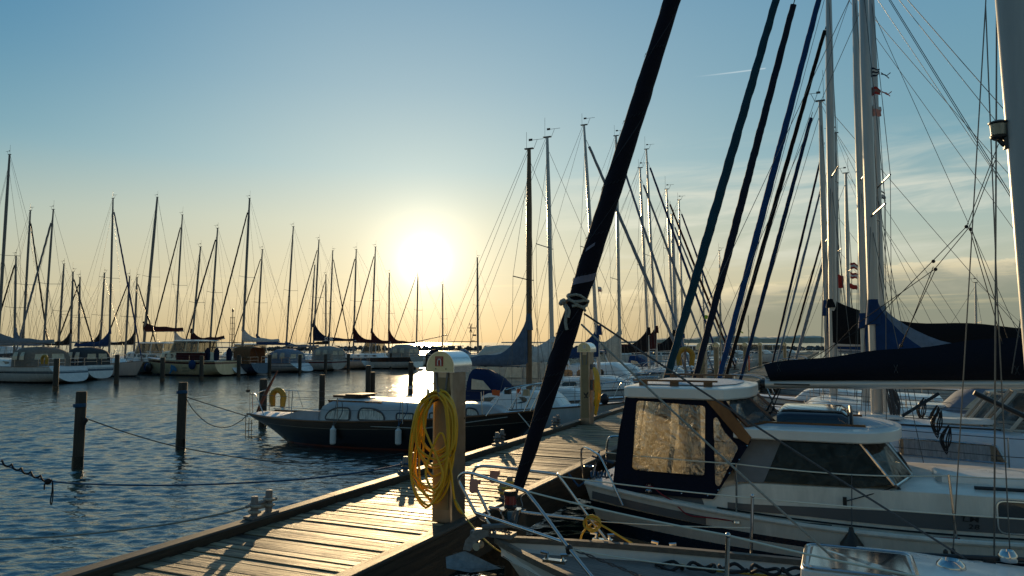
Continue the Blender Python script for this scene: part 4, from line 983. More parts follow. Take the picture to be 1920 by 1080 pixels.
b.build_each('curtain', mat('curtain_ochre', (0.24, 0.17, 0.05), 0.9), LM.root, smooth=False)
# saloon roof with its eyebrow
def slab(outline, z0, z1, bev=0.03, crown=0.03, shrink=0.94):
    """rounded slab from a plan outline (list of x,y, counter-clockwise)"""
    cx = sum(q[0] for q in outline) / len(outline); cyy = sum(q[1] for q in outline) / len(outline)
    def ring(k, z): return [(cx + (x - cx) * k, cyy + (y - cyy) * k, z) for x, y in outline]
    return [ring(0.985, z0), ring(1.0, z0 + bev), ring(1.0, z1 - bev), ring(0.985, z1 - bev * 0.3), ring(shrink, z1), ring(0.6, z1 + crown * 0.7), ring(0.01, z1 + crown)]
out = [(1.80, -1.10), (3.05, -1.08)] + [(3.05 + 0.55 * math.sin(a), -1.08 * math.cos(a)) for a in [PI * i / 12 for i in range(1, 12)]] + [(3.05, 1.08), (1.80, 1.10)]
b = MB(); b.loft(slab(out, 1.70, 1.825, 0.014)); LM.part(b, 'saloon_roof', mat('roof_white', (0.84, 0.81, 0.74), 0.3, var=0.06, coat=0.2), angle=28)
b = MB(); b.loft(slab([(x * 0.9 + 0.28, y * 0.80) for x, y in out], 1.832, 1.838, 0.002, 0.02)); LM.part(b, 'roof_nonskid', mat('nonskid_blue', (0.42, 0.50, 0.55), 0.6, var=0.1, bump=0.3, bscale=150), angle=40)
# sliding hatch hood: dark, glossy, curved
hood_m = mat('hatch_acrylic', (0.018, 0.018, 0.020), 0.09, var=0.2, coat=1.0)
rings = []
for i in range(13):
    k = i / 12; x = lerp(2.24, 3.02, k); rings.append([(x, -0.62 * math.cos(a), 1.86 + (0.17 if 0 < i < 12 else 0.12) * math.sin(a) ** 0.6) for a in [PI * j / 12 for j in range(13)]])
b = MB(); b.loft(rings, closed=False); LM.part(b, 'sliding_hatch', hood_m, angle=50)
b = MB()
for sg in (-1, 1): b.box((2.62, sg * 0.66, 1.853), (1.15, 0.045, 0.03))
b.build_each('hatch_runner', mahog, LM.root, smooth=False)
b = MB(); b.tube([(3.05, -0.62 * math.cos(a), 1.86 + 0.15 * math.sin(a) ** 0.7) for a in [PI * j / 12 for j in range(13)]], 0.02, 6); LM.part(b, 'hatch_lip', black)
# wheelhouse roof
out = [(0.50, -1.02), (0.56, -1.09), (1.62, -1.10), (1.70, -1.08), (1.93, -0.55), (1.97, 0), (1.93, 0.55), (1.70, 1.08), (1.62, 1.10), (0.56, 1.09), (0.50, 1.02), (0.46, 0)]
b = MB(); b.loft(slab(out, 2.125, 2.265, 0.016, 0.04, 0.93)); LM.part(b, 'wheelhouse_roof', MATS['roof_white'], angle=28)
b = MB(); b.loft(slab([(1.2 + (x - 1.2) * 0.78, y * 0.80) for x, y in out], 2.284, 2.29, 0.002, 0.02)); LM.part(b, 'roof_nonskid', MATS['nonskid_blue'], angle=40)
for sg in (-1, 1):
    b = MB(); b.box((1.10, sg * 0.93, 2.335), (1.02, 0.04, 0.022)); 
    for x in (0.72, 1.10, 1.50): b.box((x, sg * 0.93, 2.295), (0.10, 0.045, 0.06))
    LM.part(b, 'roof_grab_rail', teak, smooth=False)
# windscreen of the wheelhouse: three panes in wooden frames, leaning aft
wg = glass_mat('wheelhouse_glass', (0.55, 0.60, 0.62), 0.45)
T1 = [(1.66, -1.0), (1.90, -0.45), (1.90, 0.45), (1.66, 1.0)]; B1 = [(1.96, -1.02), (2.22, -0.48), (2.22, 0.48), (1.96, 1.02)]
for i in range(3):
    b = MB(); b.add([(B1[i][0], B1[i][1], 1.84), (B1[i + 1][0], B1[i + 1][1], 1.84), (T1[i + 1][0], T1[i + 1][1], 2.13), (T1[i][0], T1[i][1], 2.13)], [(0, 1, 2, 3)]); po = LM.part(b, 'windscreen_pane', wg, smooth=False)
for i in range(4):
    b = MB(); b.tube([(B1[i][0], B1[i][1], 1.83), (T1[i][0], T1[i][1], 2.13)], 0.022, 4); LM.part(b, 'windscreen_pillar', mahog, smooth=False)
b = MB(); b.tube([(x, y, 1.845) for x, y in B1], 0.02, 4); b.tube([(x, y, 2.125) for x, y in T1], 0.02, 4); LM.part(b, 'windscreen_rail', mahog, smooth=False)
for sg in (-1, 1):
    b = MB(); b.prism([(1.50, 2.12), (1.68, 2.12), (2.00, 1.72), (1.96, 1.64), (1.86, 1.70)], lambda a, c, w_: (a, sg * (1.078 + 0.03 * (2.1 - c) + w_), c), 0.02); LM.part(b, 'side_pillar', mahog, smooth=False)
# the navy tent: sides with cut-out windows, back wall, filled with hazy vinyl
vin = vinyl_mat('hazy_vinyl'); tn = cv('tent_navy', (0.006, 0.009, 0.022))
out = [(0.53, 2.13), (0.44, 1.7), (0.36, 1.06), (0.40, 1.0), (1.46, 0.99), (1.56, 0.99), (1.96, 1.62), (1.99, 1.67), (1.72, 2.125)]
h1 = rrect([(0.66, 2.10), (0.60, 1.26), (1.47, 1.245), (1.49, 2.06)], 0.05); h2 = rrect([(1.57, 1.92), (1.58, 1.16), (1.63, 1.13), (1.86, 1.60), (1.70, 1.77), (1.62, 1.94)], 0.035)
def ty(c): return 1.06 + 0.03 * (2.1 - c)
for sg in (-1, 1):
    for w_ in (0, ):
        b = MB(); holed(b, out, [h1, h2], lambda a, c: (a, sg * (ty(c) + 0.03 * math.exp(-((a - 1.1) / 0.6) ** 2) * 0 + 0.005 * math.sin(c * 9 + a * 5)), c)); so_ = LM.part(b, 'tent_side', tn, smooth=False)
    for h_ in (h1, h2):
        b = MB(); b.add([(a, sg * (ty(c) - 0.004), c) for a, c in h_], [tuple(range(len(h_)))]); vo = LM.part(b, 'tent_window', vin, smooth=False, parent=so_)
        b = MB(); b.tube([(a, sg * (ty(c) + 0.004), c) for a, c in h_], 0.006, 5, closed=True); LM.part(b, 'window_seam', tn, parent=so_)
    b = MB()
    for x, z in ((1.20, 1.03), (1.50, 1.03), (1.62, 1.10), (1.75, 1.30), (1.86, 1.46), (1.95, 1.62)): b.ball((x, sg * (ty(z) + 0.008), z), 0.012, 8, 4)
    b.build_each('snap_button', steel, so_)
hb = rrect([(-0.75, 2.05), (-0.75, 1.35), (-0.05, 1.35), (-0.05, 2.05)], 0.05); hb2 = rrect([(0.05, 2.05), (0.05, 1.35), (0.75, 1.35), (0.75, 2.05)], 0.05)
xbk = lambda c: 0.36 + 0.17 * (c - 1.06) / 1.07
b = MB(); holed(b, [(-1.09, 1.0), (1.09, 1.0), (1.06, 2.13), (-1.06, 2.13)], [hb, hb2], lambda a, c: (xbk(c), a, c)); so_ = LM.part(b, 'tent_back', tn, smooth=False)
for h_ in (hb, hb2):
    b = MB(); b.add([(xbk(c) + 0.004, a, c) for a, c in h_], [tuple(range(len(h_)))]); LM.part(b, 'tent_window', vin, smooth=False, parent=so_)
b = MB(); b.box((1.6, 0.55, 1.25), (0.5, 0.7, 0.5)); b.box((0.75, 0.0, 1.05), (0.5, 1.9, 0.12)); b.tube([(1.45 + 0.0, 0.55 + 0.2 * math.cos(a), 1.55 + 0.2 * math.sin(a)) for a in [2 * PI * i / 16 for i in range(16)]], 0.018, 6, closed=True); b.box((1.1, -0.05, 1.35), (0.08, 0.5, 0.7)); b.build_each('cockpit_fitting', mat('cockpit_brown', (0.10, 0.07, 0.04), 0.6), LM.root, smooth=False)
b = MB(); b.box((0.98, 0.7, 1.62), (0.30, 0.02, 0.95)); b.box((1.36, 0.2, 1.18), (0.5, 0.5, 0.3)); b.build_each('inner_curtain', mat('curtain_dark', (0.045, 0.03, 0.018), 0.9), LM.root, smooth=False)
# mast, boom and the big navy cover over it
mx, mz = LM.px(1935, 720, 0).x, 2.30
LM.mast(5.6, 1.45, 11.5, 5.45, alu, 0.075, (0.5,), 0.85, fore=True, shroud=True, back=False)
b = MB(); bx0 = LM.px(1430, 720, 0); b.tube([(bx0.x, 0, 2.27), (5.5, 0, 2.345)], 0.056, 14); bo = LM.part(b, 'boom', mat('boom_alloy', (0.62, 0.60, 0.55), 0.32, 0.35, var=0.1, stretch=(0.6, 6, 6)))
b = MB(); b.lathe([(0.001, 0), (0.058, 0), (0.058, 0.05), (0.03, 0.07), (0.001, 0.07)], (bx0.x - 0.02, 0, 2.27), 14, Matrix.Rotation(PI / 2, 3, 'Y')); b.box((bx0.x + 0.35, -0.058, 2.275), (0.42, 0.006, 0.018)); LM.part(b, 'boom_end', black, parent=bo)
rings = []
for i in range(25):
    k = i / 24; x = lerp(bx0.x + 0.06, 5.5, k); zb = lerp(2.27, 2.345, k) ; top = lerp(0.25, 0.60, k ** 0.9) + 0.012 * math.sin(k * 21); lo = 0.035; ring = []
    for a in range(14):
        t = 2 * PI * a / 14; cc = math.cos(t); wd = lerp(0.10, 0.17, k) * (1 + 0.06 * math.sin(k * 30 + a)); ring.append((x - 0.04 * (1 - k) * cc, wd * math.sin(t) * (1 if cc < 0 else max(0.22, 1 - 0.8 * cc)), zb + lerp(lo, top, (cc + 1) / 2)))
    rings.append(ring)
b = MB(); b.loft(rings); cvo = LM.part(b, 'sail_cover', cv('cover_black', (0.005, 0.007, 0.014)), angle=60)
b = MB()
for x in (2.25, 3.55, 4.75):
    for sg in (-1, 1): b.tube([(x - 0.02, -0.19, 2.44), (x + 0.02, -0.19, 2.54)], 0.004, 4); b.tube([(x + 0.02, -0.19, 2.44), (x - 0.02, -0.19, 2.54)], 0.004, 4)
LM.part(b, 'lacing', rope_g, parent=cvo)
# lazy jacks, topping lift, mainsheet, kicker
def pl(*q): return [LM.px(u, v, y) for u, v, y in q]
b = MB()
b.tube(pl((1872, 270, 0), (1812, 425, -0.1), (1748, 490, -0.12), (1640, 600, -0.14), (1515, 677, -0.12)), 0.005, 5)
b.tube(pl((1866, 300, 0), (1818, 425, 0.1), (1752, 505, 0.12), (1600, 612, 0.14), (1530, 684, 0.1)), 0.005, 5)
b.tube(pl((1750, 500, -0.12), (1690, 650, -0.14)), 0.005, 5); b.tube(pl((1754, 505, 0.12), (1683, 660, 0.1)), 0.005, 5)
b.tube(pl((1818, 428, -0.1), (1880, 645, -0.14)), 0.005, 5); b.tube(pl((1822, 430, 0.1), (1893, 645, 0.1)), 0.005, 5)
for u, v in ((1812, 425), (1820, 430), (1750, 490), (1754, 505), (1690, 648)): b.ball(LM.px(u, v, -0.1), 0.022, 8, 5)
LM.part(b, 'lazy_jack', rope_k)
b = MB(); e_ = LM.px(1458, 728, 0)
for i, (u, v) in enumerate(((1430, 790), (1424, 792), (1440, 788))): b.tube([e_ + Vector((0.02 * i, 0.01 * i, 0)), LM.px(u, v, -0.1)], 0.007, 5)
b.tube(smoothpath([LM.px(1442, 740, -0.05), LM.px(1452, 765, -0.1), LM.px(1440, 778, -0.1), LM.px(1450, 786, -0.12), LM.px(1436, 770, -0.1)], 5), 0.008, 5)
LM.part(b, 'mainsheet', rope_k)
b = MB(); b.box(LM.px(1444, 792, -0.1), (0.25, 0.05, 0.03)); b.box(LM.px(1430, 788, -0.1) + Vector((0, 0, 0.02)), (0.05, 0.05, 0.06)); LM.part(b, 'sheet_track', black, smooth=False)
b = MB(); b.tube([LM.px(1826, 736, 0.0), (5.5, 0, 1.62)], 0.03, 8); LM.part(b, 'boom_vang', black)
# stern: pushpit, coil of blue rope, winch with red line, stanchions
b = MB(); z_ = 0.36
b.tube(smoothpath(pl((1168, 948, -1.22), (1130, 865, -1.05), (1118, 850, -0.95), (1092, 840, -0.6), (1091, 880, -0.58), (1093, 905, -0.58)), 6), 0.0125, 8)
b.tube(smoothpath([(0.92, 1.22, 1.0), (0.65, 1.12, 1.42), (0.3, 0.95, 1.45), (0.06, 0.55, 1.46), (0.08, 0.55, 1.1)], 6), 0.0125, 8)
b.tube(smoothpath(pl((1160, 818, 0.1), (1143, 820, 0.1), (1138, 835, 0.1), (1137, 870, 0.1)), 6), 0.014, 8); b.tube([LM.px(1110, 895, -0.8), LM.px(1124, 845, -0.9)], 0.012, 6)
LM.part(b, 'pushpit', steel)
b = MB(); c = LM.px(1104, 874, -0.62); b.tube([c + Vector((0.06 * math.cos(a), 0.06 * math.sin(a), 0)) for a in [2 * PI * i / 14 for i in range(14)]], 0.006, 5, closed=True); LM.part(b, 'cup_holder', steel)
b = MB(); pts = []
for i in range(70): a = i * 0.55; pts.append(LM.px(1108 + i * 0.55, 893 + 1.5 * math.sin(i * 1.3), -0.9) + Vector((0, 0.05 * math.cos(a), 0.035 * math.sin(a) + 0.02)))
b.tube(pts, 0.012, 6); b.tube(smoothpath(pl((1105, 897, -0.9), (1095, 905, -0.95), (1085, 912, -0.95)), 4) + [Vector((-0.32, -0.8, 1.12))], 0.012, 6); b.tube(smoothpath(pl((1110, 855, -0.5), (1130, 862, -0.4), (1150, 868, -0.3)), 4), 0.012, 6); LM.part(b, 'stern_rope', rope_b)
b = MB(); c = LM.px(1217, 930, -1.08); c.z = 1.02; b.lathe([(0.001, 0), (0.055, 0), (0.055, 0.02), (0.036, 0.04), (0.036, 0.085), (0.05, 0.1), (0.001, 0.105)], c, 14); wo = LM.part(b, 'winch', steel)
b = MB(); b.tube([c + Vector((0.042 * math.cos(a), 0.042 * math.sin(a), 0.045 + 0.006 * a / 6)) for a in [i * 0.5 for i in range(38)]], 0.008, 6)
b.tube(smoothpath([c + Vector((0.05, -0.02, 0.06)), LM.px(1245, 930, -1.15), LM.px(1262, 940, -1.2), LM.px(1290, 965, -1.26), LM.px(1340, 972, -1.28), LM.px(1500, 993, -1.24), LM.px(1640, 1003, -1.22), LM.px(1800, 1010, -1.2)], 6), 0.008, 6); LM.part(b, 'red_line', rope_r)
b = MB(); b.tube(smoothpath(pl((1160, 928, -1.1), (1215, 935, -1.1), (1265, 945, -1.18), (1380, 968, -1.2), (1560, 985, -1.2)), 5), 0.006, 5); b.tube(smoothpath(pl((1585, 940, -1.12), (1640, 925, -1.05), (1680, 912, -1.0)), 4), 0.006, 5); LM.part(b, 'control_line', rope_k)
b = MB()
for u0, v0, u1, v1 in ((1381, 868, 1381, 975), (1779, 890, 1795, 1022)): b.tube([LM.px(u1, v1, -1.26), LM.px(u0, v0, -1.24)], 0.012, 8); q = LM.px(u1, v1 + 3, -1.28); b.lathe([(0.001, -0.01), (0.05, -0.01), (0.045, 0.012), (0.001, 0.016)], q, 12)
b.build_each('stanchion', steel, LM.root)
b = MB(); b.tube(sag(LM.px(1135, 848, -1.0), LM.px(1381, 870, -1.24), 0.01) + sag(LM.px(1381, 870, -1.24), LM.px(1594, 890, -1.24), 0.01)[1:] + sag(LM.px(1594, 890, -1.24), LM.px(1779, 892, -1.24), 0.01)[1:] + sag(LM.px(1779, 892, -1.24), LM.px(1990, 899, -1.2), 0.01)[1:], 0.0070, 6); LM.part(b, 'lifeline', mat('lifeline_cover', (0.75, 0.70, 0.56), 0.5, var=0.08))
b = MB(); t0 = LM.px(1597, 890, -1.30); b.tube([t0, LM.px(1597, 990, -1.36)], 0.006, 5); c = LM.px(1597, 1022, -1.38); fl = LM.part(b, 'fender_line', rope_g)
b = MB(); b.lathe([(0.001, 0.20), (0.02, 0.20), (0.03, 0.15), (0.115, 0.03), (0.115, 0.0), (0.001, 0.0)], c - Vector((0, 0, 0.02)), 16); ft = LM.part(b, 'fender_cap', black, parent=fl)
b = MB(); b.lathe([(0.001, 0.0), (0.112, 0.0), (0.112, -0.45), (0.05, -0.55), (0.001, -0.55)], c - Vector((0, 0, 0.025)), 16); LM.part(b, 'fender', fender_w)
# foredeck hatch and rails on the trunk
c = LM.px(1838, 890, -0.35); b = MB(); b.loft([[(c.x + sx_ * 0.45 * k, c.y + sy_ * 0.30 * k, z) for sx_, sy_ in ((-1, -0.7), (-0.9, -1), (0.9, -1), (1, -0.7), (1, 0.7), (0.9, 1), (-0.9, 1), (-1, 0.7))] for k, z in ((1, 1.27), (1, 1.345), (0.96, 1.365), (0.3, 1.375))]); LM.part(b, 'foredeck_hatch', gel)
b = MB(); a_ = LM.px(1827, 915, -0.85); b.tube([a_, a_ + Vector((1.3, 0.05, 0.0))], 0.022, 8); LM.part(b, 'pole_on_deck', black)
b = MB(); a_ = LM.px(1683, 915, -1.0); b.tube([a_, a_ + Vector((0.06, 0, -0.06))], 0.02, 6); b.box(LM.px(1584, 940, -1.13), (0.04, 0.03, 0.09)); LM.part(b, 'deck_cleat', black)

# ================================================================== near yacht: bow, pulpit, furled navy headsail, mast at the frame edge
bp_ = Pz(925, 1010, 1.30); bs, bt = ST(bp_.x, bp_.y)
nb_hull = hull_mat('near_yacht_hull', [(-1, (0.03, 0.03, 0.035)), (0.04, (0.05, 0.05, 0.06)), (0.12, (0.68, 0.66, 0.62)), (0.80, (0.35, 0.40, 0.42)), (0.815, (0.68, 0.66, 0.62))])
NB = Boat('near_yacht', 'white yacht with teak deck, steel pulpit and plough anchor, bow beside the hose pedestal', 'sailboat', bs, bt + 9.6, -1, 9.6, 2.95, 0.95, 1.30)
NB.dip = 0.09; NB.pw = 2.1
NB.hull(nb_hull, rake_b=1.15, rake_t=-0.3, deck=None, ns=30, ms=10)
# teak deck with black seams
m, tnt, tb_ = new_mat('teak_deck'); TN = tnt.nodes
tcd = TN.new('ShaderNodeTexCoord'); sp = TN.new('ShaderNodeSeparateXYZ'); link(tnt, tcd.outputs['Object'], sp.inputs[0])
mm = TN.new('ShaderNodeMath'); mm.operation = 'PINGPONG'; mm.inputs[1].default_value = 0.0225; link(tnt, sp.outputs[1], mm.inputs[0])
gt = TN.new('ShaderNodeMath'); gt.operation = 'LESS_THAN'; gt.inputs[1].default_value = 0.0022; link(tnt, mm.outputs[0], gt.inputs[0])
mpd = TN.new('ShaderNodeMapping'); mpd.inputs['Scale'].default_value = (3, 60, 3); link(tnt, tcd.outputs['Object'], mpd.inputs['Vector'])
nd = TN.new('ShaderNodeTexNoise'); nd.inputs['Scale'].default_value = 1.5; nd.inputs['Detail'].default_value = 8; link(tnt, mpd.outputs[0], nd.inputs['Vector'])
rd = TN.new('ShaderNodeValToRGB'); rd.color_ramp.elements[0].position = 0.3; rd.color_ramp.elements[0].color = (0.10, 0.085, 0.075, 1); rd.color_ramp.elements[1].position = 0.7; rd.color_ramp.elements[1].color = (0.21, 0.185, 0.165, 1); link(tnt, nd.outputs['Fac'], rd.inputs['Fac'])
mxd = TN.new('ShaderNodeMix'); mxd.data_type = 'RGBA'; link(tnt, gt.outputs[0], mxd.inputs[0]); link(tnt, rd.outputs[0], mxd.inputs[6]); mxd.inputs[7].default_value = (0.012, 0.012, 0.012, 1); link(tnt, mxd.outputs[2], tb_.inputs['Base Color']); tb_.inputs['Roughness'].default_value = 0.65
teak_deck = m
b = MB(); rr_ = []
for i in range(31):
    x = 9.5 * i / 30; z = NB.zs(x) - 0.10; w_ = max(0.01, NB.bd(x) - 0.025); rr_.append([(x, w_, z), (x, w_ * 0.5, z + 0.03), (x, 0, z + 0.045), (x, -w_ * 0.5, z + 0.03), (x, -w_, z)])
b.loft(rr_, closed=False, cap0=False, cap1=False); NB.part(b, 'deck', teak_deck)
b = MB()
for sg in (1, -1):
    rings = []
    for i in range(41):
        x = lerp(3.5, 9.58, i / 40); y = NB.bd(x) - 0.005; z = NB.zs(x); rings.append([(x, sg * (y + 0.022), z - 0.02), (x, sg * (y + 0.022), z + 0.022), (x, sg * (y - 0.035), z + 0.022), (x, sg * (y - 0.035), z - 0.02)])
    b.loft(rings)
NB.part(b, 'toe_rail', teak_grey, smooth=False)
b = MB()
for sg in (1, -1):
    rings = []
    for i in range(41):
        x = lerp(3.5, 9.52, i / 40); y = max(0.01, NB.bd(x) - 0.03); z = NB.zs(x); rings.append([(x, sg * y, z - 0.105), (x, sg * y, z - 0.015)])
    b.loft(rings, closed=False, cap0=False, cap1=False)
NB.part(b, 'bulwark', gel)
def nq(*q): return [NB.px(u, v, y) for u, v, y in q]
# pulpit: near side (port) and far side (starboard)
b = MB()
b.tube(smoothpath(nq((891, 961, 0.17), (872, 925, 0.17), (860, 900, 0.17), (868, 888, 0.18), (886, 888, 0.20), (930, 902, 0.30), (978, 918, 0.42), (992, 928, 0.44), (1030, 978, 0.50), (1062, 1022, 0.55), (1112, 1084, 0.62)), 6), 0.0125, 10)
b.tube(nq((891, 961, 0.17), (975, 989, 0.36), (1060, 1018, 0.54)), 0.0125, 10)
b.tube(smoothpath(nq((918, 968, -0.16), (905, 940, -0.16), (886, 900, -0.17), (889, 882, -0.17), (903, 874, -0.18), (960, 879, -0.30), (1038, 889, -0.46), (1050, 896, -0.48), (1110, 978, -0.56), (1178, 1062, -0.63)), 6), 0.0125, 10)
b.tube(nq((916, 951, -0.16), (1000, 963, -0.34), (1094, 974, -0.54)), 0.0125, 10)
b.tube(smoothpath(nq((891, 961, 0.17), (908, 975, 0.05), (918, 966, -0.14)), 5), 0.0125, 10); b.tube(nq((910, 973, 0.03), (934, 1007, 0.0)), 0.0125, 8)
NB.part(b, 'pulpit', steel)
for u, v, y, r_ in ((891, 903, 0.22, -0.2), (928, 886, -0.24, 0.15)):
    q = NB.px(u, v, y); b = MB(); pts = [(-0.035, 0.015), (0.035, 0.008), (0.04, -0.07), (0.02, -0.085), (-0.03, -0.075)]; b.prism([(a, c) for a, c in pts], lambda a, c, w_: (q.x + a, q.y + 0.016 + w_, q.z + c), 0.003); b.box(q, (0.075, 0.034, 0.034)); NB.part(b, 'pink_tape', pink_flag, smooth=False)
# navigation lamp on its bracket
q = NB.px(957, 952, 0.0); b = MB(); b.lathe([(0.001, 0), (0.048, 0), (0.05, 0.01), (0.05, 0.02), (0.044, 0.025), (0.044, 0.095), (0.05, 0.1), (0.052, 0.118), (0.042, 0.128), (0.001, 0.13)], q, 20); lo_ = NB.part(b, 'bow_lamp', black)
b = MB(); b.lathe([(0.046, 0.028), (0.046, 0.093)], q, 20); lens = [f for f in b.f]; b.f = [f for f in b.f if len(f) == 4]; NB.part(b, 'lamp_lens', mat('lamp_lens_red', (0.22, 0.012, 0.01), 0.12, coat=0.8), parent=lo_)
b = MB(); b.lathe([(0.001, -0.14), (0.05, -0.14), (0.075, -0.05), (0.085, -0.02), (0.085, -0.005), (0.001, -0.004)], q, 18); NB.part(b, 'furling_drum', steel)
b = MB(); b.tube(smoothpath([q + Vector((-0.03, 0.03, 0.02)), q + Vector((-0.12, 0.05, 0.03)), q + Vector((-0.10, 0.03, 0.09)), q + Vector((-0.15, 0.0, 0.13))], 5), 0.004, 5); NB.part(b, 'lamp_cable', galv)
# anchor hanging off the bow roller
def aq(u, v, y=0.06): return NB.px(u, v, y)
b = MB(); sh = [aq(916, 990), aq(893, 992), aq(874, 1012), aq(869, 1030), aq(882, 1033), aq(898, 1012), aq(918, 1004)]; n = len(sh); b.add([p_ + Vector((0, 0.012, 0)) for p_ in sh] + [p_ - Vector((0, 0.03, 0)) for p_ in sh], [tuple(range(n)), tuple(range(2 * n - 1, n - 1, -1))] + [(k, n + k, n + (k + 1) % n, (k + 1) % n) for k in range(n)]); an = NB.part(b, 'anchor', mat('anchor_galvanised', (0.30, 0.29, 0.28), 0.6, 0.6, var=0.35, scale=14, bump=0.3), smooth=False)
b = MB(); A0, A1, A2 = aq(842, 1041), aq(940, 1066), aq(872, 1033); 
for sg in (1, -1):
    wv = Vector((0, sg * 0.11, 0)); b.add([A2, A1, aq(895, 1066) + wv, aq(850, 1058) + wv, A0 + wv * 0.5], [(0, 1, 2, 3, 4)])
NB.part(b, 'anchor_fluke', MATS['anchor_galvanised'], parent=an, smooth=False)
b = MB(); c = aq(897, 1023, 0.05); b.lathe([(0.001, -0.04), (0.03, -0.04), (0.022, 0.0), (0.03, 0.04), (0.001, 0.04)], c, 12, Matrix.Rotation(PI / 2, 3, 'X')); NB.part(b, 'bow_roller', mat('roller_nylon', (0.5, 0.42, 0.3), 0.5))
b = MB(); b.box(aq(925, 1000, 0.0), (0.34, 0.12, 0.03)); b.tube([aq(905, 988, 0.08), aq(960, 985, 0.08), aq(1000, 996, 0.05)], 0.02, 6); NB.part(b, 'stem_fitting', galv, smooth=False)
b = MB()
for i in range(16):
    a_ = aq(912 + i * 3.0, 996 - 3 * math.sin(i * 0.3), 0.03); b.tube([a_ + Vector((0.014 * math.cos(t), 0.008 * math.sin(t) * (i % 2), 0.010 * math.sin(t) * (1 - i % 2) + 0.0)) for t in [2 * PI * k / 8 for k in range(8)]], 0.004, 5, closed=True)
NB.part(b, 'anchor_chain', galv)
# forestay with the rolled navy headsail
f0 = NB.px(964, 938, 0); f1 = NB.px(1262, -5, 0); dirn = (f1 - f0).normalized()
mst0, mst1 = NB.px(1900, 60, 0), NB.px(1946, 620, 0)
mdir = (mst0 - mst1) / (mst0.z - mst1.z); mbase = mst1 + mdir * (1.45 - mst1.z); mtop = mst1 + mdir * (13.2 - mst1.z)
# where the forestay meets the mast (both in the centre plane)
k_ = ((mbase.x - f0.x) * mdir.z - (mbase.z - f0.z) * mdir.x) / (dirn.x * mdir.z - dirn.z * mdir.x); ftop = f0 + dirn * min(k_, 14.0)
n = 60; pts = []; rs = []; rn = random.Random(5)
wm_ = [NB.px(u, v, 0) for u, v in ((968, 915), (1085, 600), (1093, 560), (1135, 410), (1262, -5))]
widths = [(0.0, 0.042), (0.04, 0.056), (0.10, 0.074), (0.145, 0.082), (0.158, 0.080), (0.166, 0.070), (0.174, 0.076), (0.19, 0.082), (0.26, 0.078), (0.34, 0.072), (0.417, 0.066), (0.7, 0.05), (1.0, 0.028)]
def wat(k):
    for (a, wa), (c, wc) in zip(widths, widths[1:]):
        if a <= k <= c: return lerp(wa, wc, (k - a) / (c - a))
    return widths[-1][1]
LF = (ftop - f0).length; vis = (f1 - f0).length
for i in range(n * 2 + 1):
    k = i / (n * 2); q = f0 + dirn * (0.10 + k * (LF - 0.4)); kk = (q - f0).length / (vis * 2.4)
    pts.append(q); rs.append(wat(min(1, kk * 1.0)) * 0.90 * (1 + 0.018 * math.sin(i * 1.7) + rn.uniform(-0.012, 0.012)))
b = MB(); b.tube(pts, rs, 16); fs_ = NB.part(b, 'furled_sail', cv('genoa_navy', (0.009, 0.008, 0.016)), angle=60)
b = MB(); b.tube([f0 - dirn * 0.25, f0 + dirn * 0.3], 0.012, 8); b.tube([ftop - dirn * 0.6, ftop], 0.008, 6); NB.part(b, 'forestay', wire)
# zigzag stitching and seam tape on the roll
def on_roll(k, ang, off=0.004):
    q = f0 + dirn * (k * vis); u_ = dirn.orthogonal().normalized(); side = Vector((0, 1, 0)); up_ = dirn.cross(side).normalized()
    r_ = wat(k / 2.4) * 0.90 * 1.03 + off; return q + side * (r_ * math.cos(ang)) + up_ * (r_ * math.sin(ang))
b = MB()
for k0 in (0.06, 0.15, 0.24, 0.33, 0.44, 0.52, 0.62, 0.75, 0.88):
    pts = [on_roll(k0 + 0.028 * j / 14 + 0.005 * (j % 2), -1.25 + 2.5 * j / 14 * (1)) for j in range(15)]; b.tube(pts, 0.0014, 4, cap=False)
NB.part(b, 'stitching', mat('stitch_thread', (0.05, 0.05, 0.055), 0.8), parent=fs_)
b = MB(); rr_ = [[on_roll(0.425 + 0.030 * j / 12, -1.5 + 3.0 * j / 12, 0.002), on_roll(0.440 + 0.030 * j / 12, -1.5 + 3.0 * j / 12, 0.002)] for j in range(13)]; b.loft(rr_, closed=False, cap0=False, cap1=False); NB.part(b, 'seam_tape', mat('tape_lilac', (0.20, 0.18, 0.24), 0.7), parent=fs_)
b = MB(); rr_ = [[on_roll(0.50 + 0.016 * j / 6, -0.4 + 0.7 * j / 6, 0.002), on_roll(0.507 + 0.016 * j / 6, -0.4 + 0.7 * j / 6, 0.002)] for j in range(7)]; b.loft(rr_, closed=False, cap0=False, cap1=False); NB.part(b, 'seam_tape', MATS['tape_lilac'], parent=fs_)
b = MB(); pts = [on_roll(0.03 + 1.35 * j / 260, 0.6 + 24.0 * j / 260, -0.002) for j in range(261)]; b.tube(pts, 0.0045, 5, cap=False); NB.part(b, 'leech_edge', mat('leech_cloth', (0.022, 0.021, 0.032), 0.8), parent=fs_)
b = MB(); pts = [on_roll(0.03 + 1.35 * j / 260, 3.4 + 24.0 * j / 260, -0.003) for j in range(261)]; b.tube(pts, 0.0035, 5, cap=False); NB.part(b, 'leech_edge', MATS['leech_cloth'], parent=fs_)
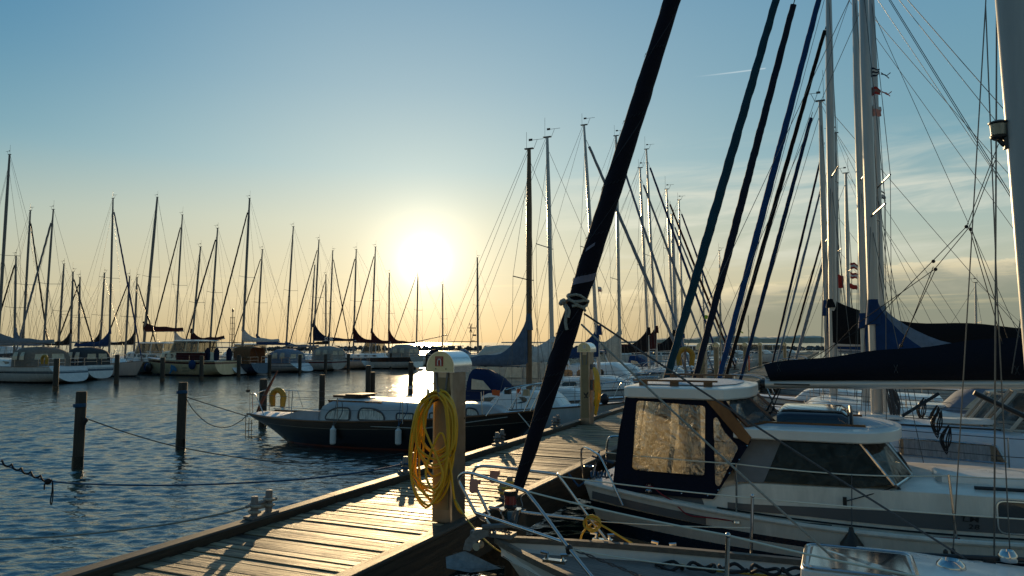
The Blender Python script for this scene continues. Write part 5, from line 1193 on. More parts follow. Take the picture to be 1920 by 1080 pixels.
# sheets made fast round the roll, then down to the deck
b = MB(); pts = []
for i in range(50):
    a = i * 0.42; k = 0.395 + 0.022 * (i / 50) + 0.004 * math.sin(i); pts.append(on_roll(k, a, 0.012))
b.tube(pts, 0.011, 6); kn = on_roll(0.395, -0.9, 0.03)
for i in range(5): b.ball(kn + Vector((0.02 * math.cos(i * 2), 0.02 * math.sin(i * 1.7), 0.022 * math.sin(i * 2.3))), 0.02, 8, 5)
b.tube(smoothpath([kn, kn + Vector((-0.03, 0.02, -0.06)), kn + Vector((-0.025, 0.03, -0.14)), kn + Vector((-0.035, 0.03, -0.2))], 5), 0.012, 6); b.tube(smoothpath([kn, kn + Vector((-0.05, 0.02, -0.05)), kn + Vector((-0.045, 0.03, -0.11))], 5), 0.011, 6)
NB.part(b, 'sheet_knot', rope_w, parent=fs_)
for (u0, v0, y0), (u1, v1, y1) in (((1090, 608, 0.05), (1565, 1048, 0.45)), ((1095, 588, -0.03), (1830, 1060, -0.55))):
    b = MB(); b.tube(sag(NB.px(u0, v0, y0), NB.px(u1, v1, y1), 0.015, 24), 0.0075, 7); NB.part(b, 'jib_sheet', rope_w if y1 > 0 else rope_g)
# mast near the frame edge with its lamp and shrouds
b = MB(); rings = []
for z in (1.3, 3, 5, 8, 11, 13.2):
    c = mst1 + mdir * (z - mst1.z); rings.append([c + Vector((0.082 * math.cos(a), 0.062 * math.sin(a), 0)) for a in [2 * PI * i / 20 for i in range(20)]])
b.loft(rings); mo = NB.part(b, 'mast', white_alu)
q = NB.px(1873, 262, 0.0); mc = mst1 + mdir * (q.z - mst1.z)
b = MB(); b.lathe([(0.001, 0), (0.03, 0), (0.046, 0.012), (0.048, 0.022), (0.04, 0.026), (0.044, 0.095), (0.054, 0.10), (0.054, 0.108), (0.03, 0.118), (0.001, 0.118)], q, 18); b.tube([q + Vector((0, 0, 0.0)), q + Vector((-0.02, 0, -0.03)), mc + Vector((0.07, 0, -0.05))], 0.014, 6); b.box(mc + Vector((0.085, 0, 0.02)), (0.02, 0.05, 0.16)); la = NB.part(b, 'steaming_lamp', black, parent=mo)
b = MB(); b.lathe([(0.043, 0.028), (0.047, 0.094)], q, 18); b.f = [f for f in b.f if len(f) == 4]; NB.part(b, 'lamp_glass', mat('lamp_glass_ribbed', (0.55, 0.50, 0.36), 0.1, trans=0.5, coat=0.5, var=0.4, scale=3, stretch=(60, 60, 1)), parent=mo)
b = MB()
b.tube([NB.px(1787, 1032, -1.2), NB.px(1848, 10, -1.2), NB.px(1851, -60, -1.2)], 0.0045, 6); b.tube([NB.px(1864, 1085, -1.22), NB.px(1869, 0, -1.22), NB.px(1869, -80, -1.22)], 0.006, 6); b.tube([NB.px(1896, 1085, -1.18), NB.px(1870, 560, -1.18), NB.px(1848, 10, -1.18)], 0.0045, 6)
b.tube([NB.px(1931, 300, -0.1), NB.px(1920, 560, -0.4), NB.px(1897, 700, -0.6)], 0.004, 5)
NB.part(b, 'shroud', mat('shroud_wire', (0.14, 0.14, 0.14), 0.4, 0.8))
b = MB(); b.ball(NB.px(1773, 1036, -1.2), 0.018, 8, 6, (1, 1, 1.5)); b.ball(NB.px(1787, 1034, -1.2), 0.018, 8, 6, (1, 1, 1.5)); NB.part(b, 'turnbuckle', black)
# stanchions and lifelines
b = MB()
for u0, v0, u1, v1, y in ((1365, 1004, 1362, 1095, 0.95), (1411, 930, 1408, 1052, -0.95)):
    b.tube([NB.px(u1, v1, y), NB.px(u0, v0, y)], 0.0125, 8); b.ball(NB.px(u0, v0, y), 0.017, 8, 6)
b.build_each('stanchion', steel, NB.root)
b = MB(); b.tube(sag(NB.px(992, 922, 0.44), NB.px(1365, 1004, 0.95), 0.012) + sag(NB.px(1365, 1004, 0.95), NB.px(1800, 1095, 1.3), 0.012)[1:], 0.0060, 6); b.tube(sag(NB.px(1048, 893, -0.48), NB.px(1411, 934, -0.95), 0.01) + sag(NB.px(1411, 934, -0.95), NB.px(1960, 976, -1.3), 0.01)[1:], 0.0055, 6); b.tube(sag(NB.px(1100, 976, -0.55), NB.px(1411, 990, -0.95), 0.01), 0.004, 5); b.tube(sag(NB.px(1070, 1030, 0.55), NB.px(1365, 1070, 0.95), 0.01), 0.004, 5)
NB.part(b, 'lifeline', mat('lifeline_cover', (0.75, 0.70, 0.56), 0.5, var=0.08))
b = MB(); 
pts = sag(NB.px(1075, 1030, 0.5), NB.px(1250, 1100, 0.4), 0.0, 30)
for ph in (0, PI): b.tube([p_ + Vector((0.0, 0.007 * math.cos(i * 0.9 + ph), 0.007 * math.sin(i * 0.9 + ph))) for i, p_ in enumerate(pts)], 0.005, 5)
NB.part(b, 'furling_line', rope_g)
b = MB(); b.ball(NB.px(1067, 1028, 0.55), 0.026, 10, 6); b.ball(NB.px(1066, 1034, 0.55), 0.02, 8, 6); NB.part(b, 'clamp_block', black)
# cleats / fairleads on the toe rail
for u, v, y in ((1130, 1013, -0.60), (1040, 1052, 0.42), (1245, 1030, -0.82)):
    q = NB.px(u, v, y); b = MB(); b.box(q, (0.16, 0.05, 0.02)); b.tube([q + Vector((-0.06, 0, 0.01)), q + Vector((-0.05, 0, 0.045)), q + Vector((-0.1, 0, 0.05))], 0.014, 6); b.tube([q + Vector((0.06, 0, 0.01)), q + Vector((0.05, 0, 0.045)), q + Vector((0.1, 0, 0.05))], 0.014, 6); NB.part(b, 'fairlead', steel)
b = MB()
for k in range(5):
    c = NB.px(1255 + 60 * k, 1066 + 3 * k, -0.45); b.tube(smoothpath([c + Vector((0.1 * math.cos(a + k), 0.07 * math.sin(a + k), 0.02 + 0.02 * math.sin(3 * a))) for a in [2 * PI * i / 7 for i in range(7)]], 4, True), 0.013, 6, closed=True)
NB.part(b, 'coiled_rope', rope_k)
# coachroof with hatch, cowl vents and hand rail
NB.coachroof(3.2, 7.35, 0.36, 0.56, 0.80, front=0.35, m=gel, lean=0.90)
crz = lambda x: NB.zs(x) - 0.03 + 0.36 * 1.05
c = Pz(1610, 1062, crz(6.8) + 0.06); s_, t_ = ST(c.x, c.y); c = NB.loc(s_, t_, 0); hx, hy = c.x, max(-0.3, min(0.3, c.y)); hzv = crz(hx)
b = MB(); pl4 = rrect([(-0.30, -0.28), (0.30, -0.28), (0.30, 0.28), (-0.30, 0.28)], 0.07); b.loft([[(hx + a * k, hy + c_ * k, hzv + z) for a, c_ in pl4] for k, z in ((1.06, -0.03), (1.04, 0.05), (0.99, 0.065))]); ho = NB.part(b, 'deck_hatch', gel)
b = MB(); b.add([(hx + a * 0.9, hy + c_ * 0.9, hzv + 0.0665 + 0.01 * (1 - (c_ / 0.3) ** 2)) for a, c_ in pl4], [tuple(range(len(pl4)))]); NB.part(b, 'hatch_glass', hood_m, parent=ho, smooth=False)
b = MB(); b.tube([(hx + a * 0.99, hy + c_ * 0.99, hzv + 0.066) for a, c_ in pl4], 0.010, 6, closed=True); NB.part(b, 'hatch_frame', steel, parent=ho)
for u, v, r_ in ((1783, 1070, 0.085), (1890, 1052, 0.06)):
    c = Pz(u, v, crz(6.2)); s_, t_ = ST(c.x, c.y); c = NB.loc(s_, t_, crz(6.2)); b = MB(); b.lathe([(0.001, 0), (r_ * 0.9, 0), (r_, 0.02), (r_ * 0.92, 0.045), (r_ * 0.62, 0.068), (r_ * 0.56, 0.062), (r_ * 0.5, 0.05), (0.001, 0.048)], c, 22); NB.part(b, 'chrome_vent', steel)
b = MB(); q0, q1 = NB.px(1705, 1040, -0.55), NB.px(1960, 1052, -0.55); b.tube([q0, q1], 0.018, 8)
for k in (0.15, 0.6): b.box(q0.lerp(q1, k) - Vector((0, 0, 0.03)), (0.07, 0.04, 0.06))
NB.part(b, 'grab_rail', black)
# ------------------------------------------------------------------ yellow mooring line with its knot on the pulpit, and the line to the pier
yl = tag(empty('mooring_line', NB.root.location, NB.root.rotation_euler.z), 'yellow mooring line knotted on the near pulpit and led along the teak deck', 'rope')
b = MB(); kc = NB.px(1112, 980, -0.56)
for j, (ra_, rb_, ph) in enumerate(((0.06, 0.05, 0), (0.055, 0.065, 0.6), (0.07, 0.045, 1.2))): b.tube([kc + Vector((ra_ * math.cos(a + ph), 0.018 * math.sin(a * 2) + 0.016 * (j - 1) + 0.02, rb_ * math.sin(a + ph))) for a in [2 * PI * i / 18 for i in range(18)]], 0.0085, 7, closed=True)
b.tube(smoothpath([kc] + nq((1098, 992, -0.56), (1090, 1005, -0.58), (1088, 1018, -0.6)), 5), 0.0085, 7); b.tube(smoothpath([kc] + nq((1122, 990, -0.58), (1124, 1002, -0.62), (1112, 1014, -0.62), (1100, 1022, -0.62)), 5), 0.0085, 7)
b.tube(smoothpath([kc] + nq((1130, 986, -0.56), (1170, 1010, -0.6), (1215, 1035, -0.66), (1260, 1055, -0.66), (1310, 1066, -0.62), (1370, 1073, -0.56), (1500, 1084, -0.5)), 5), 0.0085, 7)
b.build('strand', rope_y, yl)
ml = tag(empty('mooring_line', (0, 0, 0)), 'thin yellow line from the hose pedestal down across the gap beside the anchor', 'rope')
b = MB(); a0 = W(ped1_s - 0.1, ped1_t + 0.12, 1.75); a0 = Py(853, 936, 6.9); b.tube(smoothpath([a0, Py(872, 968, 6.6), Py(892, 994, 6.3), Py(912, 1015, 6.1), Py(936, 1033, 5.9), Py(960, 1042, 5.85)], 5), 0.006, 6); b.build('strand', rope_y, ml)
# ================================================================== black-hulled sailboat without a mast, moored bow-in on the other side of the pier
dk_hull = hull_mat('black_hull', [(-1, (0.05, 0.012, 0.006)), (0.06, (0.14, 0.03, 0.010)), (0.13, (0.012, 0.009, 0.008)), (0.735, (0.40, 0.34, 0.25)), (0.75, (0.035, 0.020, 0.012))], rough=0.3, coat=0.10)
DB = Boat('black_sailboat', 'black-hulled wooden sailboat with white cabin, arched curtained windows and yellow horseshoe buoy', 'sailboat', 17.55, -15.75, 1, 9.15, 2.75, 0.74, 1.15)
DB.tw = 0.42; DB.dip = 0.09; DB.pw = 2.0
DB.hull(dk_hull, rake_b=1.3, rake_t=1.35, counter=0.10, draft=0.5, deck=gel_deck, rail=teak, rail_r=0.028, ns=28, ms=11)
dy = -1.0
xA = DB.px(592, 768, dy).x; xB = DB.px(920, 760, dy).x
dbgel = mat('cabin_white_worn', (0.42, 0.41, 0.40), 0.35, var=0.14, scale=4, coat=0.2)
H0 = (DB.px(650, 743, -0.5).z - DB.zs(2.5) + 0.03) / 1.06 - 0.07; H1 = (DB.px(862, 757, -0.4).z - DB.zs(6) + 0.03) / 1.06 - 0.07
n = 26; rings = []
for i in range(n + 1):
    k = i / n; x = lerp(xA, xB, k); z0 = DB.zs(x) - 0.03; w_ = min(1.0, DB.bd(x) * 0.76) * (1 - 0.35 * smooth01((k - 0.75) / 0.25))
    h_ = lerp(H0, H1, smooth01((k - 0.05) / 0.9)) * (1 if k < 0.86 else max(0.05, max(0.0, math.cos((k - 0.86) / 0.14 * PI / 2)) ** 0.6)); sl = 0.35 * max(0, 1 - k / 0.1)
    rings.append([(x + (0), w_, z0), (x + sl * 0.5, w_ * 0.94, z0 + h_ * 0.72), (x + sl, w_ * 0.84, z0 + h_ * 0.93), (x + sl, w_ * 0.5, z0 + h_ * 1.04), (x + sl, 0, z0 + h_ * 1.07), (x + sl, -w_ * 0.5, z0 + h_ * 1.04), (x + sl, -w_ * 0.84, z0 + h_ * 0.93), (x + sl * 0.5, -w_ * 0.94, z0 + h_ * 0.72), (x, -w_, z0)])
b = MB(); b.loft(rings, closed=False); DB.part(b, 'cabin', dbgel, angle=40)
def dby(x, z): k = max(0, min(1, (z - DB.zs(x) + 0.03) / 0.45)); return min(1.0, DB.bd(x) * 0.76) * lerp(1, 0.94, k) + 0.012
cur = mat('curtain_white', (0.62, 0.58, 0.50), 0.8, var=0.6, scale=4, stretch=(9, 9, 0.3))
def arched(u0, v0, u1, v1, style):
    a = DB.px(u0, v1, dy); c = DB.px(u1, v0, dy); x0, x1, z0, z1 = a.x, c.x, a.z, c.z; w_ = x1 - x0; h_ = z1 - z0
    if style == 'l': P_ = [(x0, z0), (x1, z0), (x1, z0 + 0.65 * h_), (x1 - 0.07 * w_, z1), (x0 + 0.55 * w_, z1), (x0 + 0.28 * w_, z0 + 0.86 * h_), (x0 + 0.08 * w_, z0 + 0.5 * h_)]
    elif style == 'r': P_ = [(x1, z0), (x0, z0), (x0, z0 + 0.65 * h_), (x0 + 0.09 * w_, z1), (x0 + 0.5 * w_, z1), (x0 + 0.78 * w_, z0 + 0.84 * h_), (x1 - 0.05 * w_, z0 + 0.45 * h_)]
    else: P_ = [(x0, z0), (x1, z0), (x1, z1), (x0, z1)]
    P_ = rrect(P_, 0.09 if style != 's' else 0.06)
    for sg in (-1, 1):
        b = MB(); b.add([(x, sg * dby(x, z), z) for x, z in P_], [tuple(range(len(P_)))]); wo = DB.part(b, 'window', darkglass, smooth=False)
        b = MB(); b.tube([(x, sg * (dby(x, z) + 0.004), z) for x, z in P_], 0.022, 6, closed=True); DB.part(b, 'window_frame', mat('frame_grey', (0.06, 0.06, 0.065), 0.35, 0.3), parent=wo)
        b = MB(); m_ = max(3, int(w_ / 0.035)); 
        xs_ = [lerp(x0 + 0.05 * w_, x1 - 0.05 * w_, i / m_) for i in range(m_ + 1)]
        def ztop(x):
            q = (x - x0) / w_; return z0 + h_ * (0.93 if style == 's' else (min(0.93, 0.45 + 0.95 * q) if style == 'l' else min(0.93, 0.45 + 0.95 * (1 - q))))
        b.loft([[(x, sg * (dby(x, z0) + 0.003 + 0.006 * (i % 2)), z0 + 0.015), (x, sg * (dby(x, ztop(x)) + 0.003 + 0.006 * (i % 2)), ztop(x))] for i, x in enumerate(xs_)], closed=False, cap0=False, cap1=False); DB.part(b, 'curtain', cur, parent=wo)
arched(609, 765, 656, 786, 'l'); arched(671, 767, 722, 787, 'r'); arched(742, 776, 772, 787, 's'); arched(800, 776, 822, 787, 's'); arched(862, 768, 884, 782, 'r')
c0, c1 = DB.px(613, 741, -0.4), DB.px(682, 741, -0.4)
zt_ = lambda x: DB.zs(x) - 0.03 + H0 * 1.06
b = MB(); b.box(((c0.x + c1.x) / 2 - 0.05, 0, zt_(c0.x) + 0.05), (0.75, 0.74, 0.07)); b.box(((c0.x + c1.x) / 2 + 0.25, 0, zt_(c0.x) + 0.10), (0.55, 0.72, 0.035)); DB.part(b, 'companion_hatch', mat('hatch_brown', (0.035, 0.018, 0.010), 0.3, var=0.2), smooth=False)
for sg in (-1, 1):
    xa, xb = DB.px(615, 748, -0.8).x, DB.px(716, 752, -0.8).x; b = MB()
    b.box(((xa + xb) / 2, sg * 0.80, zt_(xa) - 0.035), (xb - xa, 0.035, 0.03))
    for k in range(5): b.box((lerp(xa + 0.08, xb - 0.08, k / 4), sg * 0.80, zt_(xa) - 0.07), (0.10, 0.035, 0.05))
    DB.part(b, 'grab_rail', mahog, smooth=False)
# cockpit coaming
b = MB(); rr_ = []
for sg in (-1,):
    pass
for i in range(13):
    k = i / 12; x = lerp(0.95, xA + 0.1, k); y = DB.bd(x) * 0.80; h_ = lerp(0.02, 0.26, smooth01(k * 1.3)); z = DB.zs(x) - 0.03; rr_.append([(x, y, z), (x, y * 0.94, z + h_), (x, y * 0.88, z + h_), (x, y * 0.84, z - 0.0), (x, -y * 0.84, z), (x, -y * 0.88, z + h_), (x, -y * 0.94, z + h_), (x, -y, z)])
b.loft(rr_, closed=False); DB.part(b, 'cockpit_coaming', mat('coaming_grey', (0.34, 0.33, 0.34), 0.5, var=0.12), angle=30)
b = MB(); c = DB.px(530, 768, -0.75); b.lathe([(0.001, 0), (0.06, 0), (0.05, 0.05), (0.08, 0.06), (0.08, 0.075), (0.001, 0.08)], c, 14); b.box(c + Vector((-0.2, 0, 0.02)), (0.22, 0.04, 0.03)); DB.part(b, 'winch', steel)
# stern rail, buoy, flagstaff with rolled flag, ladder
def dq(*q): return [DB.px(u, v, y) for u, v, y in q]
b = MB(); r_ = 0.0135
b.tube(dq((469, 779, -0.35), (468, 738, -0.35)), r_, 6); b.tube(smoothpath(dq((468, 738, -0.35), (478, 738, -0.45), (496, 782, -0.62)), 3), r_, 6); b.tube(dq((474, 776, 0.1), (473, 738, 0.1)), r_, 6); b.tube(dq((468, 738, -0.35), (473, 738, 0.1), (500, 731, 0.75)), r_, 6)
b.tube(dq((505, 770, 0.62), (505, 731, 0.62), (545, 732, 0.68), (558, 733, 0.72), (568, 764, 0.82)), r_, 6); b.tube(dq((542, 768, 0.7), (542, 732, 0.7)), r_, 6); b.tube(dq((545, 787, -0.95), (549, 732, -0.95)), r_, 6)
DB.part(b, 'stern_rail', steel)
b = MB()
b.tube(dq((468, 739, -0.35), (549, 745, -0.95), (633, 747, -1.2), (755, 749, -1.32), (880, 742, -1.2)), 0.006, 5); b.tube(dq((469, 757, -0.35), (549, 765, -0.95), (632, 770, -1.2), (755, 770, -1.32)), 0.006, 5); b.tube(dq((549, 733, 0.72), (640, 735, 1.1), (760, 737, 1.25)), 0.006, 5); b.tube(dq((555, 748, 0.72), (640, 753, 1.1)), 0.006, 5)
DB.part(b, 'lifeline', wire)
b = MB()
for u0, v0, u1, v1, y in ((633, 746, 632, 792, -1.25), (755, 748, 755, 795, -1.33), (902, 735, 904, 777, -1.05)): b.tube(dq((u0, v0, y), (u1, v1, y)), 0.0125, 6)
b.build_each('stanchion', steel, DB.root)
c = DB.px(521, 745, 0.62); DB.horseshoe(c, 0.30)
b = MB(); b.tube(dq((482, 772, 0.0), (496, 742, 0.0), (520, 696, 0.0)), [0.03, 0.06, 0.018], 8); fl = DB.part(b, 'rolled_ensign', mat('ensign_brown', (0.16, 0.045, 0.02), 0.6, var=0.5, scale=6))
b = MB(); b.tube(dq((478, 782, 0.0), (521, 694, 0.0)), 0.014, 6); DB.part(b, 'flagstaff', teak, parent=fl)
b = MB(); b.tube(dq((465, 738, 0.3), (465, 705, 0.3)), 0.008, 5); b.box(DB.px(465, 733, 0.3), (0.08, 0.08, 0.08)); DB.part(b, 'stern_light', black)
b = MB()
for u in (461, 467, 472): b.tube([DB.px(u, 778 + (u - 461) * 0.8, -0.1), DB.px(u - 1, 824, -0.1)], 0.011, 6)
for v in (795, 808, 820): b.tube([DB.px(459, v, -0.1), DB.px(474, v - 1, -0.1)], 0.011, 6)
b.tube([DB.px(463, 819, -0.15), DB.px(490, 819, -0.3)], 0.02, 6); DB.part(b, 'boarding_ladder', mat('ladder_bronze', (0.30, 0.22, 0.14), 0.4, 0.6))
for u, v0, v1, rp in ((623, 803, 834, rope_g), (740, 806, 836, rope_b)):
    a = DB.px(u, v0, -1.50); c = DB.px(u, v1, -1.50); x = a.x; y = -(DB.bd(x) + 0.09); b = MB(); l = a.z - c.z; b.lathe([(0.001, 0), (0.055, 0.006), (0.08, 0.035), (0.08, l - 0.03), (0.055, l - 0.004), (0.03, l + 0.02), (0.03, l + 0.06), (0.001, l + 0.065)], (x, y, c.z), 14); f = DB.part(b, 'fender', fender_w)
    b = MB(); b.tube(smoothpath([(x, y, a.z + 0.08), (x + 0.05, -(DB.bd(x) + 0.02), DB.zs(x)), (x + 0.16, -DB.bd(x) * 0.95, DB.zs(x) + 0.25), (x + 0.12, -DB.bd(x) * 0.93, DB.zs(x) + 0.55)], 5), 0.011, 5); b.tube([(x, y, a.z + 0.08), (x - 0.03, -DB.bd(x) * 0.94, DB.zs(x) + 0.55)], 0.009, 5); DB.part(b, 'fender_line', rp, parent=f)
b = MB()  # bow rail with raked struts
for sg in (-1, 1):
    top = [DB.px(948, 731, -0.50), DB.px(985, 722, -0.36), DB.px(1014, 719, -0.20)]
    tp = [Vector((q.x, sg * abs(q.y), q.z)) for q in top]; b.tube(smoothpath(tp + [Vector((9.28, sg * 0.08, 1.88))], 4), 0.0135, 7)
    for (u0, v0, y0), (u1, v1, y1) in (((948, 727, 0.50), (911, 780, 0.80)), ((980, 727, 0.42), (952, 771, 0.62)), ((1005, 724, 0.30), (982, 772, 0.40)), ((1018, 722, 0.20), (994, 771, 0.28))):
        q0, q1 = DB.px(u0, v0, -y0), DB.px(u1, v1, -y1); b.tube([Vector((q0.x, sg * y0, q0.z)), Vector((q1.x, sg * y1, q1.z))], 0.0125, 7)
b.tube([(9.28, 0.08, 1.88), (9.28, -0.08, 1.88)], 0.0135, 7); DB.part(b, 'pulpit', steel)
b = MB(); b.box(DB.px(952, 733, 0.0), (0.14, 0.12, 0.16)); DB.part(b, 'bow_light', black, smooth=False)
b = MB(); b.box(DB.px(987, 736, 0.1), (0.15, 0.15, 0.16), None, 0.85); DB.part(b, 'deck_box', mat('box_tan', (0.5, 0.36, 0.2), 0.6), smooth=False)
for u, v, y in ((922, 731, -0.85), (929, 732, -0.85), (969, 729, 0.4)):
    q = DB.px(u, v, y); b = MB(); b.prism([(0, 0), (0.12, 0.01), (0.11, -0.14), (0.01, -0.12)], lambda a, c, w_: (q.x + a, q.y + w_, q.z + c), 0.004); DB.part(b, 'orange_tag', orange, smooth=False)
b = MB(); b.tube(sag(DB.px(476, 786, -0.55), (6.5, -1.62, 0.72), 0.03) + [Vector((8.3, -0.70, 0.98))], 0.011, 5); DB.part(b, 'side_rope', rope_w)

glass_mat('cabin_glass', (0.55, 0.52, 0.44), 0.5)
# ------------------------------------------------------------------ motor boats
def motorboat(label, s, t, head, L, B=2.9, fs=0.9, fb=1.35, hm=None, cab=gel, x0=0.30, x1=0.72, h0=0.6, wh=(0.32, 0.62, 1.05), roof=None, winm=darkglass, tent=None, group=None, name='motor_boat', rake_t=-0.1, rail=True, extra=None, flare=0.3, tent_h=1.5, tent_rev=False, far=False):
    bo = Boat(name, label, 'motor boat', s, t, head, L, B, fs, fb, group); bo.tw = 0.88; bo.pw = 2.4
    bo.hull(hm or stripe_hull((0.70, 0.69, 0.66)), deck=gel_deck, rake_t=rake_t, rake_b=0.9, rail=black, ns=18, ms=7)
    bo.coachroof(L * x0, L * x1 + 1.0, h0, 0.74, m=cab, front=0.9)
    xs_ = [lerp(L * x0 + 0.2, L * x1 + 0.1, i / 3) for i in range(4)]
    for i in range(3): bo.side_window(xs_[i], xs_[i + 1] - 0.18, 0.3, 0.74, winm, rnd=0.3)
    if wh:
        xa, xb, hh = L * wh[0], L * wh[1], wh[2]; zb = bo.zs(xa) + h0 - 0.02; ya = bo.bd(xa) * 0.70; yt = ya * 0.88
        sl = 0.42 * hh
        # pillars, roof and glass
        b = MB(); 
        for x, xt_ in ((xa, xa + 0.05), (lerp(xa, xb, 0.45), lerp(xa, xb, 0.43)), (xb, xb - sl)):
            for sg in (1, -1): b.tube([(x, sg * ya, zb - 0.05), (xt_, sg * yt, zb + hh)], 0.05, 4)
        b.build_each('pillar', cab, bo.root, smooth=False)
        b = MB(); b.loft([[(lerp(x, (xa + xb) / 2, k), y * (1 - k), z) for x, y in ((xa - 0.3, -yt - 0.06), (xb - sl + 0.12, -yt - 0.04), (xb - sl + 0.25, 0), (xb - sl + 0.12, yt + 0.04), (xa - 0.3, yt + 0.06))] for k, z in ((0, zb + hh - 0.02), (0, zb + hh + 0.05), (0.12, zb + hh + 0.09), (0.9, zb + hh + 0.12))]); bo.part(b, 'roof', roof or cab, angle=30)
        for sg in (1, -1):
            b = MB(); b.add([(xa, sg * (ya - 0.01), zb), (lerp(xa, xb, 0.45), sg * (ya - 0.01), zb), (lerp(xa, xb, 0.43), sg * (yt - 0.01), zb + hh), (xa + 0.05, sg * (yt - 0.01), zb + hh), (xb, sg * (ya - 0.01), zb), (xb - sl, sg * (yt - 0.01), zb + hh)], [(0, 1, 2, 3), (1, 4, 5, 2)]); bo.part(b, 'side_window', MATS['cabin_glass'], smooth=False)
        b = MB(); b.add([(xb, -ya, zb), (xb, ya, zb), (xb - sl, yt, zb + hh), (xb - sl, -yt, zb + hh)], [(0, 1, 2, 3)]); bo.part(b, 'windscreen', MATS['cabin_glass'], smooth=False)
        b = MB(); 
        for sg in (1, -1): b.box(((xa * 2 + xb) / 3, sg * (ya - 0.005), zb - 0.02), ((xb - xa), 0.05, 0.08))
        bo.part(b, 'coaming', cab, smooth=False)
    if tent:
        xa, xb = 0.25, L * (wh[0] if wh else x0) + 0.25; hh = (wh[2] + h0) if wh else tent_h; wv = bo.bd(0.5) * 0.9
        pr_ = [(0, hh * 0.72, 0.95), (0.12, hh * 0.95, 1), (0.6, hh, 1), (0.74, hh * 0.98, 1), (1, hh * 0.5, 0.92)]
        if tent_rev: pr_ = [(1 - a, h_, c) for a, h_, c in pr_[::-1]]
        bo.arch(xa, xb, pr_, wv, wv * 0.95, bo.fs, tent, 'canvas_top', True, True, sq=0.45)
        for sg in (1, -1):
            for ka, kb in (((0.08, 0.36), (0.42, 0.74)) if not tent_rev else ((0.2, 0.5), (0.55, 0.76), (0.79, 0.94))):
                b = MB(); x_a, x_b = lerp(xa, xb, ka), lerp(xa, xb, kb); b.add([(x_a, sg * (wv + 0.012), bo.fs + hh * 0.30), (x_b, sg * (wv + 0.012), bo.fs + hh * 0.30), (x_b - 0.06, sg * (wv * 0.93 + 0.016), bo.fs + hh * 0.74), (x_a + 0.12, sg * (wv * 0.93 + 0.016), bo.fs + hh * 0.74)], [(0, 1, 2, 3)]); bo.part(b, 'canvas_window', tanglass, smooth=False)
    if rail: bo.rails(h=0.5, n=3, pushpit=False, lines=True, pl=1.4)
    return bo

# ================================================================== more yachts on that side of the pier (bows to the pier)
G1 = 'yachts moored bow-in on the far side of the pier'
bluehood = sailboat('white sailboat with blue sprayhood, brown mast and slate grey sail cover behind the black hull', 20.9, 1, 992, 992, 280, 3.9, 7.0, cover=canvas['bluegrey'], boom=2.9, cz=0.30, peak=1.25, bz=2.12, hood=cv('hood_blue', (0.010, 0.022, 0.07)), hoodh=0.72, mast_m=mat('mast_brown', (0.13, 0.085, 0.05), 0.4, 0.3), mr=0.095, B=2.7, fs=0.85, fb=1.12, cabh=0.50, wins=1, group=G1, spreaders=(0.45,), wr=0.006)
b = MB(); b.ball((6.4, -0.55, 1.22), 0.13, 12, 8, (1, 1, 1.2)); bluehood.part(b, 'ball_fender', rubber)
cream1 = sailboat('white yacht with pale mast and green masthead light, third behind the black hull', 23.6, 1, 1035, 1026, 258, 4.4, 8.0, cover=canvas['white'], boom=3.4, peak=0.5, bz=2.2, group=G1, mr=0.08, wr=0.006, hm=stripe_hull((0.52, 0.53, 0.55)), spreaders=(0.55,))
sailboat('white yacht with tall leaning mast, grey furled headsail and blue sail cover', 29.4, 1, 1120, 1095, 235, 5.4, 9.4, cover=canvas['blue'], boom=3.6, peak=1.0, bz=2.2, genoa=canvas['grey'], gr=0.085, group=G1, wr=0.007)
b5 = sailboat('cruising yacht with beige lettered sail cover and blue lettering', 38.6, 1, 1162, 1155, 255, 5.6, 9.6, cover=canvas['cream'], boom=3.6, cz=1.05, peak=0.7, bz=1.75, wins=1, genoa=canvas['slate'], gr=0.085, group=G1, wr=0.007, spreaders=(0.38, 0.68), mr=0.09)
tx = Matrix.Translation((b5.mx - 1.5, -0.165, 2.28)) @ Matrix.Rotation(PI / 2, 4, 'X')
text_mesh('sail_number', 'NEA 330', 0.42, canvas['blue'], b5.cover.parent, tx, spacing=1.05, bold=0.006)
sailboat('yacht with black sail cover whose mast stands just right of the navy roll', 41.7, 1, 1215, 1200, 315, 6.0, 9.8, cover=canvas['dark'], boom=3.9, peak=1.1, bz=2.25, genoa=canvas['grey'], gr=0.085, group=G1, wr=0.008)
sailboat('yacht with maroon sail cover and tall thin mast behind the cream sail cover', 44.8, 1, 1230, 1212, 280, 6.3, 10.4, cover=canvas['maroon'], hood=canvas['cream'], boom=4.0, peak=1.1, bz=2.4, genoa=canvas['blue'], gr=0.09, group=G1, wr=0.008)
sailboat('yacht with double spreaders and maroon furled headsail near the lattice of masts', 48.0, 1, 1263, 1250, 355, 6.0, 10.0, cover=canvas['dark'], hood=canvas['blue'], boom=3.6, peak=1.0, bz=2.3, genoa=canvas['maroon'], gr=0.09, group=G1, wr=0.009, spreaders=(0.35, 0.65))
sailboat('yacht with pale thick mast and white hull, seventh along the far side of the pier', 51.2, 1, 1268, 1260, 402, 5.8, 9.6, genoa=canvas['slate'], hood=canvas['slate'], boom=3.4, cover=canvas['cream'], gr=0.08, group=G1, wr=0.009, mr=0.12, mast_m=white_alu)
sailboat('small yacht with blue furled headsail far along the pier', 56.0, 1, 1281, 1273, 375, 6.0, 10.0, cover=canvas['blue'], boom=3.2, peak=0.8, genoa=canvas['blue'], gr=0.09, group=G1, wr=0.010, far=True)
sailboat('distant yacht with lime pennant and low mast far along the pier', 66.0, 1, 1322, 1315, 478, 6.0, 10.0, group=G1, wr=0.010, far=True)
